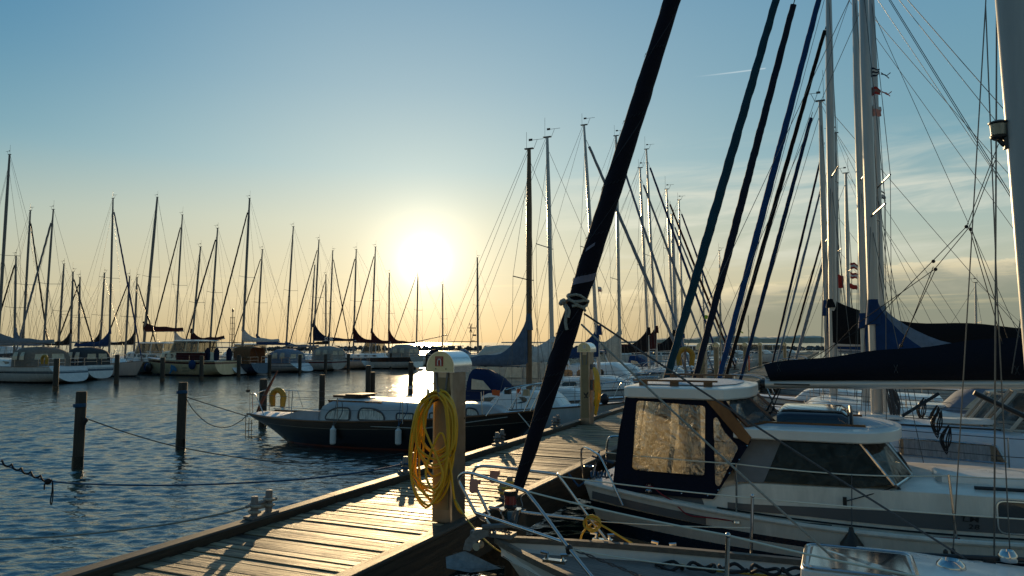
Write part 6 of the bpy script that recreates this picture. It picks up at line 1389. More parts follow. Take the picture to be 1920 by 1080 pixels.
sailboat('most distant yacht on the far side of the pier, left of the teal roll', 80.0, 1, 1352, 1349, 470, 6.0, 10.0, group=G1, wr=0.012, far=True)

for lab, u_, s_, L_, rf, h_ in (('tiny white cruiser far out, left of the leaning mast', 1085, 92, 9.0, None, 0.9), ('tiny cruiser with navy roof far out behind the cream sail cover', 1140, 96, 9.5, canvas['navy'], 0.8), ('tiny cruiser with maroon roof far out behind the black sail cover', 1190, 94, 9.0, canvas['maroon'], 1.0), ('tiny low cruiser far out left of the teal furled sail', 1238, 99, 10.0, None, 0.7), ('tiny cruiser with slate roof far out right of the teal furled sail', 1292, 101, 9.5, canvas['slate'], 0.9), ('tiny cruiser with brown roof far out before the breakwater', 1345, 108, 9.5, canvas['brown'], 0.8), ('tiny white cruiser far out beyond the fan of rolls', 1392, 118, 10.0, None, 0.8)):
    motorboat(lab, s_, t_of(u_, s_), 1, L_, B=3.2, fs=1.1, fb=1.45, h0=0.55, x0=0.26, x1=0.66, wh=(0.3, 0.62, h_), roof=rf, group=None)
# ================================================================== yachts on the near side of the pier beyond the motor-sailer: furled headsails sloping up to the right
G2 = 'yachts moored bow-in beyond the motor-sailer'
def fan(label, p0, p1, col, r, ub, ut, vt, L=9.6, s_fix=None, tb=-2.95, zb=1.35, **k):
    """the headsail line is p0 (low) .. p1 (high) in the photo; solve the berth s where it meets the bow"""
    du = (p1[0] - p0[0]) / (p1[1] - p0[1])
    best = None
    for i in range(400):
        s = 11 + i * 0.2
        a, za = onS(p0[0], p0[1], s); c, zc = onS(p1[0], p1[1], s); kk = (zb - za) / (zc - za); t = a + (c - a) * kk
        if best is None or abs(t - tb) < best[0]: best = (abs(t - tb), s, t, (c - a) / (zc - za))
    s, t, sl = (best[1], best[2], best[3]) if s_fix is None else (s_fix, None, None)
    if s_fix is not None:
        a, za = onS(p0[0], p0[1], s); c, zc = onS(p1[0], p1[1], s); sl = (c - a) / (zc - za); t = a + sl * (zb - za)
    tm = t_of(ub, s)
    xb = L - (tm - t) + 0.2                                  # mast position from the stern
    bo = sailboat(label, s, -1, ub, ut, vt, L - 0.25 - (tm - t), L, fb=1.22, group=G2, genoa=None, tm=tm, **k)
    # forestay and roll
    x0 = bo.head * (t - bo.t); sl_ = sl * bo.head
    A_ = Vector((x0, 0, zb)); zt = bo.mzt * 0.95
    for _ in range(3):
        pass
    z_hit = None
    for i in range(200):
        z = lerp(zb, bo.mzt * 0.99, i / 199); xm_ = bo.mx + (bo.mxt - bo.mx) * (z - bo.mz0) / (bo.mzt - bo.mz0)
        if x0 + sl_ * (z - zb) <= xm_ + 0.05: z_hit = z; break
    z_hit = z_hit or bo.mzt * 0.97; bo.fore_top = (x0 + sl_ * (z_hit - zb), 0, z_hit)
    bo.furled(col, r, x=x0, z=zb, k1=0.98)
    return bo

R1 = fan('yacht with long curtained window, blue mainsail peak and teal furled headsail', (1250, 710), (1455, 0), cv('teal_roll', TEAL), 0.105, 1640, 1616, -90, s_fix=13.9, deck=deck_blue, cab=mat('cabin_blue_white', (0.62, 0.66, 0.70), 0.35, var=0.1, coat=0.2), wins=0, cover=canvas['blue'], boom=3.4, cz=0.22, peak=1.05, bz=2.25, mr=0.092, B=3.0, fs=0.90, cabh=0.58, rake_t=-0.2, wr=0.006, spreaders=(0.42,))  # cabin in an even pale blue-white
cw = mat('curtain_grey', (0.30, 0.31, 0.32), 0.8, var=0.4, scale=4, stretch=(8, 8, 0.4))
xw0, xw1 = R1.px(1690, 850, 1.1).x, R1.px(1893, 850, 1.1).x
for sg in (1, -1):
    x0_, x1_, h_, wf_, wm_2, ln_ = R1.cr
    yv = lambda x, k: sg * (min(wm_2, R1.bd(x) * wf_) * lerp(1, ln_, min(1, k / 0.8)) + 0.010)
    pz = lambda x, k: R1.zs(x) - 0.03 + k * h_
    PW = rrect([(xw0, 0.26), (xw0, 0.70), (xw1 + 0.12, 0.70), (xw1, 0.26)], 0.06)
    b = MB(); b.add([(x, yv(x, k), pz(x, k)) for x, k in PW], [tuple(range(len(PW)))]); wo = R1.part(b, 'window', darkglass, smooth=False)
    b = MB(); b.tube([(x, yv(x, k) + sg * 0.004, pz(x, k)) for x, k in PW], 0.014, 6, closed=True); R1.part(b, 'window_frame', steel, parent=wo)
    b = MB(); m_ = 44; b.loft([[(lerp(xw0 - 0.05, xw1 + 0.2, i / m_), yv(lerp(xw0, xw1, i / m_), 0.28) + sg * (0.004 + 0.006 * math.sin(i * 1.3)), pz(lerp(xw0, xw1, i / m_), 0.29)), (lerp(xw0 - 0.05, xw1 + 0.2, i / m_), yv(lerp(xw0, xw1, i / m_), 0.66) + sg * (0.004 + 0.006 * math.sin(i * 1.3)), pz(lerp(xw0, xw1, i / m_), 0.67))] for i in range(m_ + 1)], closed=False, cap0=False, cap1=False); R1.part(b, 'curtain', cw, parent=wo)
b = MB(); za = lambda x: R1.zs(x) + 0.60
for sg in (1, -1): b.tube([(R1.px(1690, 813, 0.9).x, sg * 0.62, za(4)), (R1.px(1885, 822, 0.9).x, sg * 0.62, za(3))], 0.014, 6)
R1.part(b, 'hand_rail', black)
b = MB(); b.box((4.4, 0.15, za(4.2) + 0.05), (0.9, 0.34, 0.07), None, 0.92); R1.part(b, 'deck_hatch', gel, smooth=False)
b = MB(); q0 = R1.px(1760, 738, 0.3); q1 = R1.px(1692, 780, 0.5); b.tube([q0, q1], 0.026, 8); R1.part(b, 'boom_strut', black)
R2 = fan('yacht with navy furled headsail second in the fan of rolls', (1305, 705), (1490, 0), cv('navy_roll', (0.012, 0.018, 0.035)), 0.10, 1653, 1632, -60, cover=canvas['slate'], boom=3.6, peak=0.7, bz=2.5, mr=0.075, deck=deck_blue, wr=0.006, wins=2)
R3 = fan('yacht with bright blue furled headsail third in the fan of rolls', (1362, 658), (1535, 0), cv('blue_roll', (0.012, 0.055, 0.17)), 0.105, 1621, 1601, -60, cover=canvas['blue'], boom=3.4, peak=0.9, bz=2.3, mr=0.085, deck=gel_deck, hood=canvas['slate'], wr=0.006)
R4 = fan('yacht with thin black furled headsail close beside the bright blue one', (1375, 658), (1545, 62), canvas['dark'], 0.075, 1562, 1553, -60, cover=canvas['dark'], boom=5.6, cz=0.62, peak=0.55, bz=2.75, mr=0.10, deck=gel_deck, wr=0.007, L=11.0)
R5 = fan('yacht with dark blue thin furled headsail fifth in the fan of rolls', (1403, 658), (1525, 205), cv('blue_roll_dark', (0.01, 0.03, 0.08)), 0.085, 1551, 1538, 190, cover=canvas['blue'], boom=3.2, peak=1.2, bz=2.6, mr=0.085, wr=0.008)
R6 = fan('yacht with slender navy furled headsail, sixth in the fan', (1455, 652), (1536, 310), canvas['navy'], 0.07, 1572, 1566, 250, cover=canvas['grey'], boom=3.2, peak=0.8, mr=0.08, wr=0.009)
R7 = fan('yacht with slate furled headsail, seventh in the fan', (1464, 652), (1539, 355), canvas['slate'], 0.07, 1592, 1586, 325, cover=canvas['grey'], boom=3.2, peak=0.8, mr=0.09, wr=0.010)
R8 = fan('far yacht with thin black headsail roll near the horizon shore', (1485, 650), (1541, 450), canvas['dark'], 0.08, 1568, 1564, 400, mr=0.09, wr=0.011, far=True)
R9 = fan('far yacht with pale grey thick headsail roll, last of the fan', (1499, 650), (1541, 500), canvas['grey'], 0.16, 1574, 1571, 470, mr=0.10, wr=0.012, far=True)
for lab, s_, ub, ut, vt in (('lone distant yacht with bare mast seen below the rigging at the frame edge', 60, 1831, 1829, 530),):
    sailboat(lab, s_, -1, ub, ut, vt, 5.6, 9.0, wr=0.010, far=True, group=None)

fr_m = mat('windscreen_frame', (0.50, 0.47, 0.40), 0.4, var=0.1)
glass_mat('deck_glass', (0.5, 0.52, 0.5), 0.35)
def windscreen(bo, x, w_, z0, h_, lean, n=3):
    """raked windscreen of framed panes, leaning aft (towards smaller x)"""
    ys_ = [lerp(-w_, w_, i / n) for i in range(n + 1)]
    for i in range(n):
        xa = x - 0.25 * (abs(ys_[i]) / w_) ** 2; xb = x - 0.25 * (abs(ys_[i + 1]) / w_) ** 2
        P4 = [(xa, ys_[i], z0), (xb, ys_[i + 1], z0), (xb - lean, ys_[i + 1] * 0.93, z0 + h_), (xa - lean, ys_[i] * 0.93, z0 + h_)]
        b = MB(); b.add(P4, [(0, 1, 2, 3)]); pn = bo.part(b, 'windscreen_pane', MATS['deck_glass'], smooth=False)
        b = MB(); b.tube(P4, 0.035, 4, closed=True); bo.part(b, 'pane_frame', fr_m, parent=pn, smooth=False)
    for sg in (1, -1):
        xa = x - 0.25; P4 = [(xa, sg * w_, z0), (xa - 0.9, sg * w_, z0 - 0.02), (xa - lean - 0.55, sg * w_ * 0.93, z0 + h_), (xa - lean, sg * w_ * 0.93, z0 + h_)]
        b = MB(); b.add(P4, [(0, 1, 2, 3)]); pn = bo.part(b, 'windscreen_pane', MATS['deck_glass'], smooth=False)
        b = MB(); b.tube(P4, 0.03, 4, closed=True); bo.part(b, 'pane_frame', fr_m, parent=pn, smooth=False)
windscreen(R1, R1.px(1842, 800, 0.0).x, 0.75, R1.zs(3.4) + 0.60, 0.55, 0.42)
windscreen(R2, R2.px(1800, 780, 0.0).x, 0.75, R2.zs(3.2) + 0.44, 0.6, 0.45)
for bo_, xh in ((R1, 5.6), (R2, 5.2), (R2, 4.2), (R3, 5.4), (R3, 4.4)):
    b = MB(); zz = bo_.zs(xh) + (0.62 if bo_ is R1 else 0.46); b.box((xh, 0, zz), (0.62, 0.6, 0.07), None, 0.93); b.tube([(xh - 0.35, 0.36, zz), (xh + 0.35, 0.36, zz)], 0.03, 6); b.build_each('deck_hatch', gel, bo_.root, smooth=False)
# ropes hung at the foot of the thick mast, and crutches with line coils along the rails
b = MB(); rn_ = random.Random(3)
for k in range(16):
    x_ = R1.mx - 0.12 - rn_.uniform(0, 0.10); y_ = rn_.uniform(-0.12, 0.2); z_ = rn_.uniform(1.85, 2.15); l_ = rn_.uniform(0.35, 0.7)
    b.tube(smoothpath([(x_, y_, z_), (x_ - 0.05, y_ + 0.04, z_ - l_ * 0.6), (x_ - 0.09, y_ + 0.02, z_ - l_), (x_ - 0.13, y_ - 0.02, z_ - l_ * 0.55), (x_ - 0.05, y_ - 0.01, z_ - 0.03)], 4), 0.009, 5)
R1.part(b, 'halyard_coil', rope_g)
for bo_, uu, vv in ((R1, 1782, 800), (R1, 1765, 770), (R2, 1760, 762), (R2, 1735, 748)):
    q_ = bo_.px(uu, vv, 1.2); b = MB()
    for k in range(3): b.tube(smoothpath([q_, q_ + Vector((0.03 * k, 0, -0.2)), q_ + Vector((0.06, 0.02 * k, -0.32 - 0.04 * k)), q_ + Vector((0.10 + 0.02 * k, 0, -0.18)), q_ + Vector((0.02, 0, 0.02))], 4), 0.010, 5)
    bo_.part(b, 'line_coil', rope_k)
# ------------------------------------------------------------------ signal flags flying from the rigging of these yachts
def flag(label, u, v, s, w_, h_, cols, tail=0.0, parent=None):
    w_ *= 0.8; h_ *= 0.75
    t, z = onS(u, v, s); r = tag(empty('signal_flag', W(s, t, z), -A), label, 'flag', None); b = MB(); n = 10
    rows = len(cols); rf = random.Random(int(u * 3 + v))
    p1_, p2_, dr_ = rf.uniform(0, 6), rf.uniform(5, 9), rf.uniform(0.15, 0.55)
    for k, m_ in enumerate(cols):
        b = MB(); rr_ = []
        for i in range(n + 1):
            q = i / n; top_ = -dr_ * w_ * q * q - 0.05 * w_ * math.sin(q * p2_ + p1_); bot_ = -h_ + (0.42 if tail else 0.12) * h_ * q - 0.9 * dr_ * w_ * q * q - 0.05 * w_ * math.sin(q * p2_ + p1_ + 0.6)
            ya, yb_ = 0.10 * w_ * math.sin(q * p2_ + p1_), 0.10 * w_ * math.sin(q * p2_ + p1_ + 0.7)
            f0_, f1_ = k / rows, (k + 1) / rows
            rr_.append([(q * w_ * (0.86 + 0.05 * math.sin(k * 2.1)), lerp(ya, yb_, f0_), lerp(top_, bot_, f0_)), (q * w_ * (0.86 + 0.05 * math.sin(k * 2.1 + 2.1)), lerp(ya, yb_, f1_), lerp(top_, bot_, f1_))])
        b.loft(rr_, closed=False, cap0=False, cap1=False); b.build('cloth', m_, r)
    if tail:
        b = MB(); b.tube([(w_, 0, -0.1), (w_ * 1.5, 0.03, -0.16), (w_ * 1.9, 0, -0.12)], 0.008, 5); b.tube([(w_, 0, -h_ * 0.7), (w_ * 1.4, 0.03, -h_ * 0.75), (w_ * 1.75, 0.03, -h_ * 1.15)], 0.008, 5); b.build('frayed_strip', cols[0], r)
    return r
fn = canvas['navy']
flag('torn navy and white striped pennant at the top of the flag line', 1632, 128, 13.9, 0.20, 0.24, [fn, white_flag, fn, white_flag, fn], 1)
flag('red flag with white emblem below the striped pennant', 1634, 163, 13.9, 0.20, 0.22, [red_flag, cv('flag_dull', (0.30, 0.16, 0.13)), red_flag], 1)
flag('faded pink and white flag, lowest of the three on the flag line', 1636, 198, 13.9, 0.19, 0.26, [white_flag, pink_flag, pink_flag])
flag('small pale flag with dark edge half way up the thick mast', 1648, 364, 17.0, 0.18, 0.14, [white_flag, white_flag, fn])
flag('red and white quartered flag between the slim masts', 1594, 492, 24.0, 0.28, 0.26, [red_flag, white_flag, red_flag])
flag('red pennant with white cross between the slim masts', 1594, 511, 24.0, 0.28, 0.24, [red_flag, white_flag, red_flag], 0)
flag('plain red pennant, lowest between the slim masts', 1593, 532, 24.0, 0.30, 0.20, [red_flag, red_flag])
flag('tattered red flag left of the thick white mast', 1571, 515, 22.0, 0.2, 0.5, [red_flag, red_flag, red_flag])
flag('small pale flag near the leaning mast beside the navy roll', 1121, 537, 27.8, 0.22, 0.28, [white_flag, pink_flag])
flag('lime pennant on a cane above the pier', 1321, 590, 40.0, 0.35, 0.3, [green_f])
flag('small lime pennant further along the pier', 1386, 620, 42.0, 0.30, 0.12, [green_f])

# grey and white motor yacht by the second pedestal
my = motorboat('white and grey motor yacht with dark slanted windows and white fender, beyond the blue sprayhood', 32.5, -16.0, 1, 10.2, B=3.1, fs=0.98, fb=1.25, hm=stripe_hull((0.62, 0.63, 0.64), ((0.16, 0.66, (0.10, 0.10, 0.105)),)), h0=0.85, x0=0.24, x1=0.66, wh=(0.24, 0.5, 0.5), group=None)
my.fender(4.7, -1, 0.45, 0.6, 0.13)
motorboat('cabin cruiser with cream canvas wheelhouse and steering wheel seen through it, behind the hose pedestal', 26.5, -13.5, 1, 7.9, fs=1.0, fb=1.25, h0=0.5, wh=None, x0=0.44, tent=canvas['cream'], tent_h=1.72, tent_rev=True, group=None)
motorboat('white cruiser with round slate canopy right of the brown mast', 35.7, t_of(960, 35.7), 1, 8.2, fs=1.05, fb=1.4, h0=0.6, wh=(0.32, 0.6, 0.7), roof=canvas['slate'], group=None)

# ================================================================== the far row: boats along the next pier, sterns or bows towards us
SB = stripe_hull; W_ = (0.62, 0.61, 0.58)
FR = 'boats along the next pier'
sailboat('white yacht with twin dark stripes, long grey sail cover and yellow horseshoe buoy', 35.4, -1, -4, 18, 290, 7.7, 12.2, cover=canvas['grey'], boom=6.2, cz=0.40, peak=0.4, bz=2.75, tent=cv('tent_tan', (0.20, 0.16, 0.13)), tent_k=(0.16, 0.33), hm=SB(W_, ((0.60, 0.68, (0.02, 0.03, 0.045)), (0.71, 0.74, (0.02, 0.03, 0.045)))), buoy=True, group=None, rake_t=-0.9, fs=1.15, fb=1.35, cabh=0.5, mr=0.10)
sailboat('white yacht with dark blue band and charcoal cockpit tent, second from the twin-striped one', 39.3, -1, 82, 100, 393, 6.4, 10.2, tent=canvas['charcoal'], hm=SB(W_, ((0.62, 0.76, (0.015, 0.02, 0.04)), (0.80, 0.83, (0.015, 0.02, 0.04)))), genoa=canvas['grey'], gr=0.10, fs=1.1, group=None)
sailboat('pale sloop bow-out with blue sail cover and blue furled headsail', 44.1, 1, 205, 212, 372, 5.9, 10.0, cover=canvas['blue'], boom=4.3, cz=0.35, peak=1.1, bz=2.5, genoa=canvas['blue'], gr=0.085, hm=SB((0.58, 0.55, 0.52)), group=None, fb=1.3)
bm = motorboat('beige wooden motor cruiser with maroon trim, painted blue dolphin and covered outboards', 48.1, -46.9, -1, 9.3, B=3.2, fs=1.25, fb=1.5, hm=SB((0.60, 0.50, 0.30), ((0.80, 0.93, (0.06, 0.015, 0.012)),)), cab=cream, roof=gel, h0=0.75, x0=0.22, x1=0.66, wh=(0.24, 0.58, 0.95), group=None)
b = MB(); b.box((2.9, 1.16, 1.62), (3.3, 0.03, 0.62)); bm.part(b, 'maroon_dodger', canvas['maroon'], smooth=False)
b = MB(); dol = [(0, 0), (0.12, 0.28), (0.10, 0.5), (0.2, 0.72), (0.32, 0.66), (0.55, 0.60), (0.72, 0.42), (0.80, 0.2), (0.68, 0.22), (0.66, 0.06), (0.58, 0.2), (0.42, 0.26), (0.28, 0.15), (0.2, 0.02), (0.1, -0.06)]
b.prism([(a * 1.0, c * 1.0) for a, c in dol], lambda a, c, w_: (4.8 - a * 1.1, bm.bd(4.6) + 0.02 + w_, 0.22 + c), 0.01); bm.part(b, 'dolphin_painting', mat('dolphin_blue', (0.03, 0.17, 0.32), 0.5, var=0.25, scale=5), smooth=False)
b = MB()
for i, (z, n_) in enumerate(((0.62, 5), (0.36, 7))):
    for k in range(n_): b.tube([(3.35 - 0.11 * k, bm.bd(3) + 0.03, z), (3.30 - 0.11 * k, bm.bd(3) + 0.03, z + 0.12 + 0.03 * (k % 2)), (3.27 - 0.11 * k, bm.bd(3) + 0.03, z + 0.02)], 0.011, 4)
bm.part(b, 'painted_script', mat('script_brown', (0.12, 0.09, 0.06), 0.7), smooth=False)
for x in (0.1, 0.5, 1.5):
    b = MB(); b.loft([[(x + dx_ * k, 0.7 * (1 if x > 0.4 else -0.4) + dy_ * k, z) for dx_, dy_ in ((-.16, -.14), (.16, -.14), (.2, .14), (-.16, .14))] for k, z in ((0.9, 1.3), (1.0, 1.7), (0.95, 2.1), (0.3, 2.35))]); bm.part(b, 'outboard_cover', canvas['navy'])
for x, m_ in ((2.1, canvas['blue']), (8.1, canvas['blue']), (7.7, black)):
    b = MB(); b.ball((x, bm.bd(x) + 0.2, 0.95 if x < 5 else 0.65), 0.32, 12, 8, (1, 0.8, 1.25)); bm.part(b, 'ball_fender', m_)
ms = sailboat('ketch behind the beige cruiser with maroon sail cover on a low boom', 49.6, -1, 360, 376, 463, 5.6, 9.0, cover=canvas['maroon'], boom=3.9, cz=0.38, peak=1.0, bz=2.65, rise=0.5, group=None, body=False)
sailboat('tall yacht with maroon sail cover and pale boom rising behind the beige cruiser', 54.0, -1, 270, 295, 370, 6.0, 10.5, cover=canvas['maroon'], boom=5.4, cz=0.55, peak=0.45, bz=3.9, group=None, boom_m=white_alu, mr=0.12)
sailboat('yacht with dark headsail roll sloping to its bow, between the maroon sail covers', 57.0, -1, 328, 342, 403, 6.0, 10.2, genoa=canvas['dark'], gr=0.09, cover=canvas['white'], boom=3.6, peak=0.9, bz=2.9, group=None)
nv = sailboat('navy-hulled yacht with sand coloured bimini at its stern', 50.9, -1, 394, 408, 428, 5.8, 9.6, hm=SB((0.02, 0.03, 0.06)), genoa=canvas['navy'], gr=0.09, cab=cream, group=None, fs=1.0, boom=3.2)
nv.arch(0.3, 2.1, [(0, 1.35, 1), (0.3, 1.5, 1), (0.7, 1.5, 1), (1, 1.38, 1)], 0.95, 1.0, 1.0, canvas['brown'], 'bimini', sq=0.35)
sailboat('white yacht with sloping open stern and pale grey sail cover', 56.8, -1, 455, 468, 372, 7.0, 11.4, cover=canvas['white'], boom=4.6, cz=0.36, peak=1.1, bz=2.9, genoa=canvas['dark'], gr=0.095, hm=SB(W_, ((0.66, 0.72, (0.05, 0.12, 0.18)),)), tent=canvas['slate'], rake_t=-1.1, group=None, mr=0.10)
sailboat('yacht with blue sail cover beside the pale grey one', 60.0, -1, 482, 492, 468, 6.0, 10.0, cover=canvas['blue'], boom=4.4, cz=0.3, peak=0.8, bz=2.6, hood=canvas['blue'], genoa=canvas['dark'], gr=0.07, group=None)
sailboat('white yacht with red stripe, round stern, hanging rudder and grey cockpit tent', 61.3, -1, 537, 550, 425, 6.8, 11.0, tent=cv('tent_grey', (0.26, 0.25, 0.23)), hm=SB(W_, ((0.72, 0.84, (0.16, 0.02, 0.02)),)), boom=4.2, bz=2.4, cover=canvas['grey'], cz=0.2, peak=0.3, group=None, rake_t=0.35, fs=1.1)
nc = sailboat('yacht with dark navy lettered sail cover above the grey tent', 66.5, -1, 588, 598, 450, 7.2, 11.2, cover=canvas['navy'], boom=5.6, cz=0.32, peak=1.9, bz=3.0, genoa=canvas['dark'], gr=0.075, group=None, hm=SB((0.50, 0.49, 0.47)))
tx = Matrix.Translation((nc.mx - 2.2, 0.16, 3.16)) @ Matrix.Rotation(PI, 4, 'Z') @ Matrix.Rotation(PI / 2, 4, 'X')
text_mesh('sail_number', 'Ω 36', 0.55, sign_white, nc.cover.parent, tx, spacing=1.0, bold=0.012)
sailboat('dark-sided wooden yacht with grey cockpit tent and maroon sail cover', 68.6, -1, 663, 668, 468, 8.0, 11.4, cover=canvas['maroon'], boom=4.8, cz=0.3, peak=1.6, bz=2.8, genoa=canvas['dark'], gr=0.085, tent=cv('tent_pale', (0.30, 0.28, 0.25)), hm=SB(W_, ((0.62, 1.0, (0.035, 0.02, 0.016)),)), group=None, fs=1.25)
sailboat('pale double-ender with blue hood and maroon cover, beside the red-railed motor boat', 71.5, -1, 697, 704, 463, 6.5, 10.2, cover=canvas['maroon'], boom=4.2, cz=0.3, peak=1.4, bz=2.7, genoa=canvas['dark'], gr=0.08, hood=canvas['blue'], group=None, rake_t=0.3)
rm = motorboat('white wooden fishing motor boat with dark red rail and small wheelhouse', 74.6, -45.6, -1, 9.2, fs=1.15, fb=1.6, hm=SB((0.66, 0.65, 0.62), ((0.80, 1.0, (0.12, 0.02, 0.015)),)), h0=0.4, x0=0.36, x1=0.6, wh=(0.4, 0.62, 1.2), group=None)
sailboat('yacht with short maroon cover close to the sun glitter', 78.0, -1, 729, 730, 512, 6.2, 10.0, cover=canvas['maroon'], boom=3.8, cz=0.3, peak=1.5, bz=2.7, group=None, mr=0.08, far=True)
sailboat('white yacht with bare boom standing in front of the sun', 80.0, -1, 781, 784, 500, 6.0, 10.2, boom=4.3, bz=2.9, rise=0.8, hood=canvas['navy'], genoa=canvas['dark'], gr=0.06, group=None, boom_m=alu_dark)
wg_b = sailboat('small yacht with a wind generator pole just right of the sun', 84.0, -1, 830, 830, 533, 5.0, 9.0, boom=3.0, hood=canvas['navy'], group=None, far=True)
b = MB(); cx_, cz_ = 1.0, 4.6
b.tube([(cx_, 0, 0.9), (cx_, 0, cz_)], 0.05, 6)
for k in range(6): a = k * PI / 3; b.box((cx_, 0.35 * math.cos(a), cz_ + 0.35 * math.sin(a)), (0.04, 0.6, 0.11), Matrix.Rotation(a, 3, 'X'))
b.box((cx_ - 0.35, 0, cz_), (0.7, 0.05, 0.12)); b.box((cx_ - 0.5, 0, cz_ - 0.9), (0.5, 0.08, 0.2)); b.box((cx_ - 0.3, 0, cz_ - 1.6), (0.4, 0.3, 0.08)); wg_b.part(b, 'wind_generator', black, smooth=False)
sailboat('yacht with long low boom pointing at the sun, right of the pedestal cap', 88.0, 1, 896, 895, 483, 5.6, 10.0, boom=4.4, bz=2.9, mr=0.11, hood=canvas['slate'], group=None, boom_m=alu_dark)
# second line of yachts on the other side of that pier: mostly masts and cabin tops in the gaps
back = [(27, 30, 480, 'leftmost slim mast of the second line, grey mainsail bunched at its foot', 'slate'), (43, 57, 395, 'tall mast of the second line left of the white sail hanging on its stay', 'grey'), (110, 120, 495, 'mast with a black radar reflector, left of two close masts', None), (132, 137, 510, 'first of two close short masts behind the charcoal tent', None), (147, 150, 520, 'second of two close short masts behind the charcoal tent', None), (188, 196, 512, 'short mast just left of the blue sail cover sloop', None), (236, 243, 518, 'short mast between the blue furled sail and the blue sail cover', None), (252, 257, 520, 'short mast left of the tall maroon cover mast', None), (582, 590, 497, 'thin mast with hanging code flags left of the navy sail cover', None), (617, 624, 470, 'thin mast right of the navy sail cover peak', None), (611, 611, 515, 'lowest slim mast above the grey cockpit tent', None)]
for i, (ub, ut, vt, lab, cvn) in enumerate(back):
    tq = -62.0 - (i % 3) * 1.2; s_ = s_of(ub, tq)
    sailboat('second-line ' + lab, s_, 1 if i % 2 else -1, ub, ut, vt, 5.8, 9.6, tm=t_of(ub, s_), cover=canvas[cvn] if cvn else (canvas['dark'] if i % 2 else None), boom=3.4 if (cvn or i % 2) else None, bz=2.6, peak=1.1, genoa=canvas['dark'] if i % 3 != 2 else None, gr=0.08, group='second line of yachts beyond the next pier', far=True, wins=1, mr=0.085, wr=0.010)
motorboat('dark flybridge cruiser with white top behind the charcoal cockpit tent', 42.0, -74.5, 1, 12.5, B=3.8, fs=1.6, fb=2.0, h0=0.7, wh=(0.25, 0.6, 1.0), x0=0.2, hm=SB((0.03, 0.035, 0.05)), group=None)
motorboat('white cabin cruiser with sloping windscreen behind the pale sloop', 52.0, -55.0, -1, 10.0, B=3.3, fs=1.2, fb=1.5, h0=0.6, wh=(0.25, 0.62, 0.95), group=None)
motorboat('low white cruiser half hidden behind the lattice mast', 63.5, -54.5, -1, 9.5, B=3.1, fs=1.1, fb=1.4, h0=0.6, wh=(0.3, 0.62, 0.9), group=None)
motorboat('white cruiser with low cabin by the breakwater, right of the wind generator', 99.0, -47.0, 1, 9.0, B=3.0, fs=1.0, fb=1.3, h0=0.5, wh=(0.3, 0.62, 0.8), group=None)
motorboat('white cruiser low on the water between the sun and the pedestal cap', 106.0, -53.0, 1, 9.0, B=3.0, fs=1.0, fb=1.3, h0=0.5, wh=(0.34, 0.6, 0.8), group=None)
# the next pier itself
npier = empty('far_pier', W(0, -57.6, 0), -A); tag(npier, 'low timber pier behind the far row of boats', 'pier')
b = MB(); b.box((0, 70, 0.95), (2.0, 130, 0.2)); b.build('deck', plank, npier, smooth=False)
b = MB()
for k in range(30):
    for t in (-0.9, 0.9): b.tube([(t, 8 + k * 4.4, -2), (t, 8 + k * 4.4, 0.85)], 0.12, 8)
b.build('pile', pile, npier)
# lattice light mast
lm_ = empty('lattice_mast', W(s_of(435, -58.2), -58.2, 1.05), -A); tag(lm_, 'slim ladder-like lattice mast with a lamp on top between the far boats', 'mast')
zt = onS(435, 578, s_of(435, -58.2))[1] - 1.05; b = MB()
for x in (-0.22, 0.22):
    for y in (-0.15, 0.15): b.tube([(x, y, 0), (x * 0.75, y * 0.75, zt - 0.9)], 0.03, 5)
b.build('upright', mat('lattice_paint', (0.16, 0.10, 0.05), 0.6), lm_); b = MB()
for k in range(8):
    z = (zt - 0.9) * k / 7.5 + 0.2
    for y in (-0.14, 0.14): b.tube([(-0.2, y, z), (0.2, y, z)], 0.022, 5)
b.build('rung', MATS['lattice_paint'], lm_); b = MB(); b.tube([(0, 0, zt - 0.9), (0, 0, zt - 0.35)], 0.04, 6); b.lathe([(0.001, 0), (0.09, 0), (0.1, 0.25), (0.001, 0.4)], (0, 0, zt - 0.4), 10); b.build('lamp', black, lm_)

# ------------------------------------------------------------------ mooring posts
def post(label, u, vt, vb, r=0.11, group=None, lean=0.0, band=None):
    q = Pz(u, vb, 0); top = H - (vt - 642) / 1400 * q.y; r_ = tag(empty('mooring_post', (q.x, q.y, 0), 0.0), label, 'post', group)
    b = MB(); rn = random.Random(int(u * 7 + vb)); rings = []
    for z in (-2.5, -0.05, 0.25, top * 0.6, top - 0.03, top):
        k = 1.05 if z < 0.1 else (1.0 if z < top - 0.01 else 0.9); rings.append([(lean * z + r * k * math.cos(a) * (1 + 0.05 * math.sin(3 * a + u)), r * k * math.sin(a) * (1 + 0.05 * math.cos(2 * a)), z) for a in [2 * PI * i / 14 for i in range(14)]])
    b.loft(rings); b.build('trunk', pile, r_)
    b = MB(); b.loft([[(lean * z + r * 1.07 * math.cos(a), r * 1.07 * math.sin(a), z) for a in [2 * PI * i / 14 for i in range(14)]] for z in (-0.1, 0.0, rn.uniform(0.18, 0.30))], cap0=False, cap1=False); b.build('wet_band', mat('wet_pile', (0.008, 0.009, 0.007), 0.25, var=0.4, scale=12), r_)
    if band:
        b = MB(); b.tube([(r * 1.12 * math.cos(a), r * 1.12 * math.sin(a), band + 0.004 * a) for a in [i * 0.5 for i in range(40)]], 0.016, 6); b.build('rope_turns', rope_b, r_)
    return q, top
post('tall mooring post with a rope tied at mid height, standing alone in open water', 145, 733, 878, 0.112, lean=0.012, band=1.35)
post('mooring post with blue rope near its top, behind the one with the mid-height rope', 338, 716, 842, 0.115, lean=0.010, band=1.45)
post('mooring post behind the flagstaff of the black sailboat', 492, 710, 800, 0.125)
post('mooring post above the aft end of the white cabin roof', 603, 702, 772, 0.115)
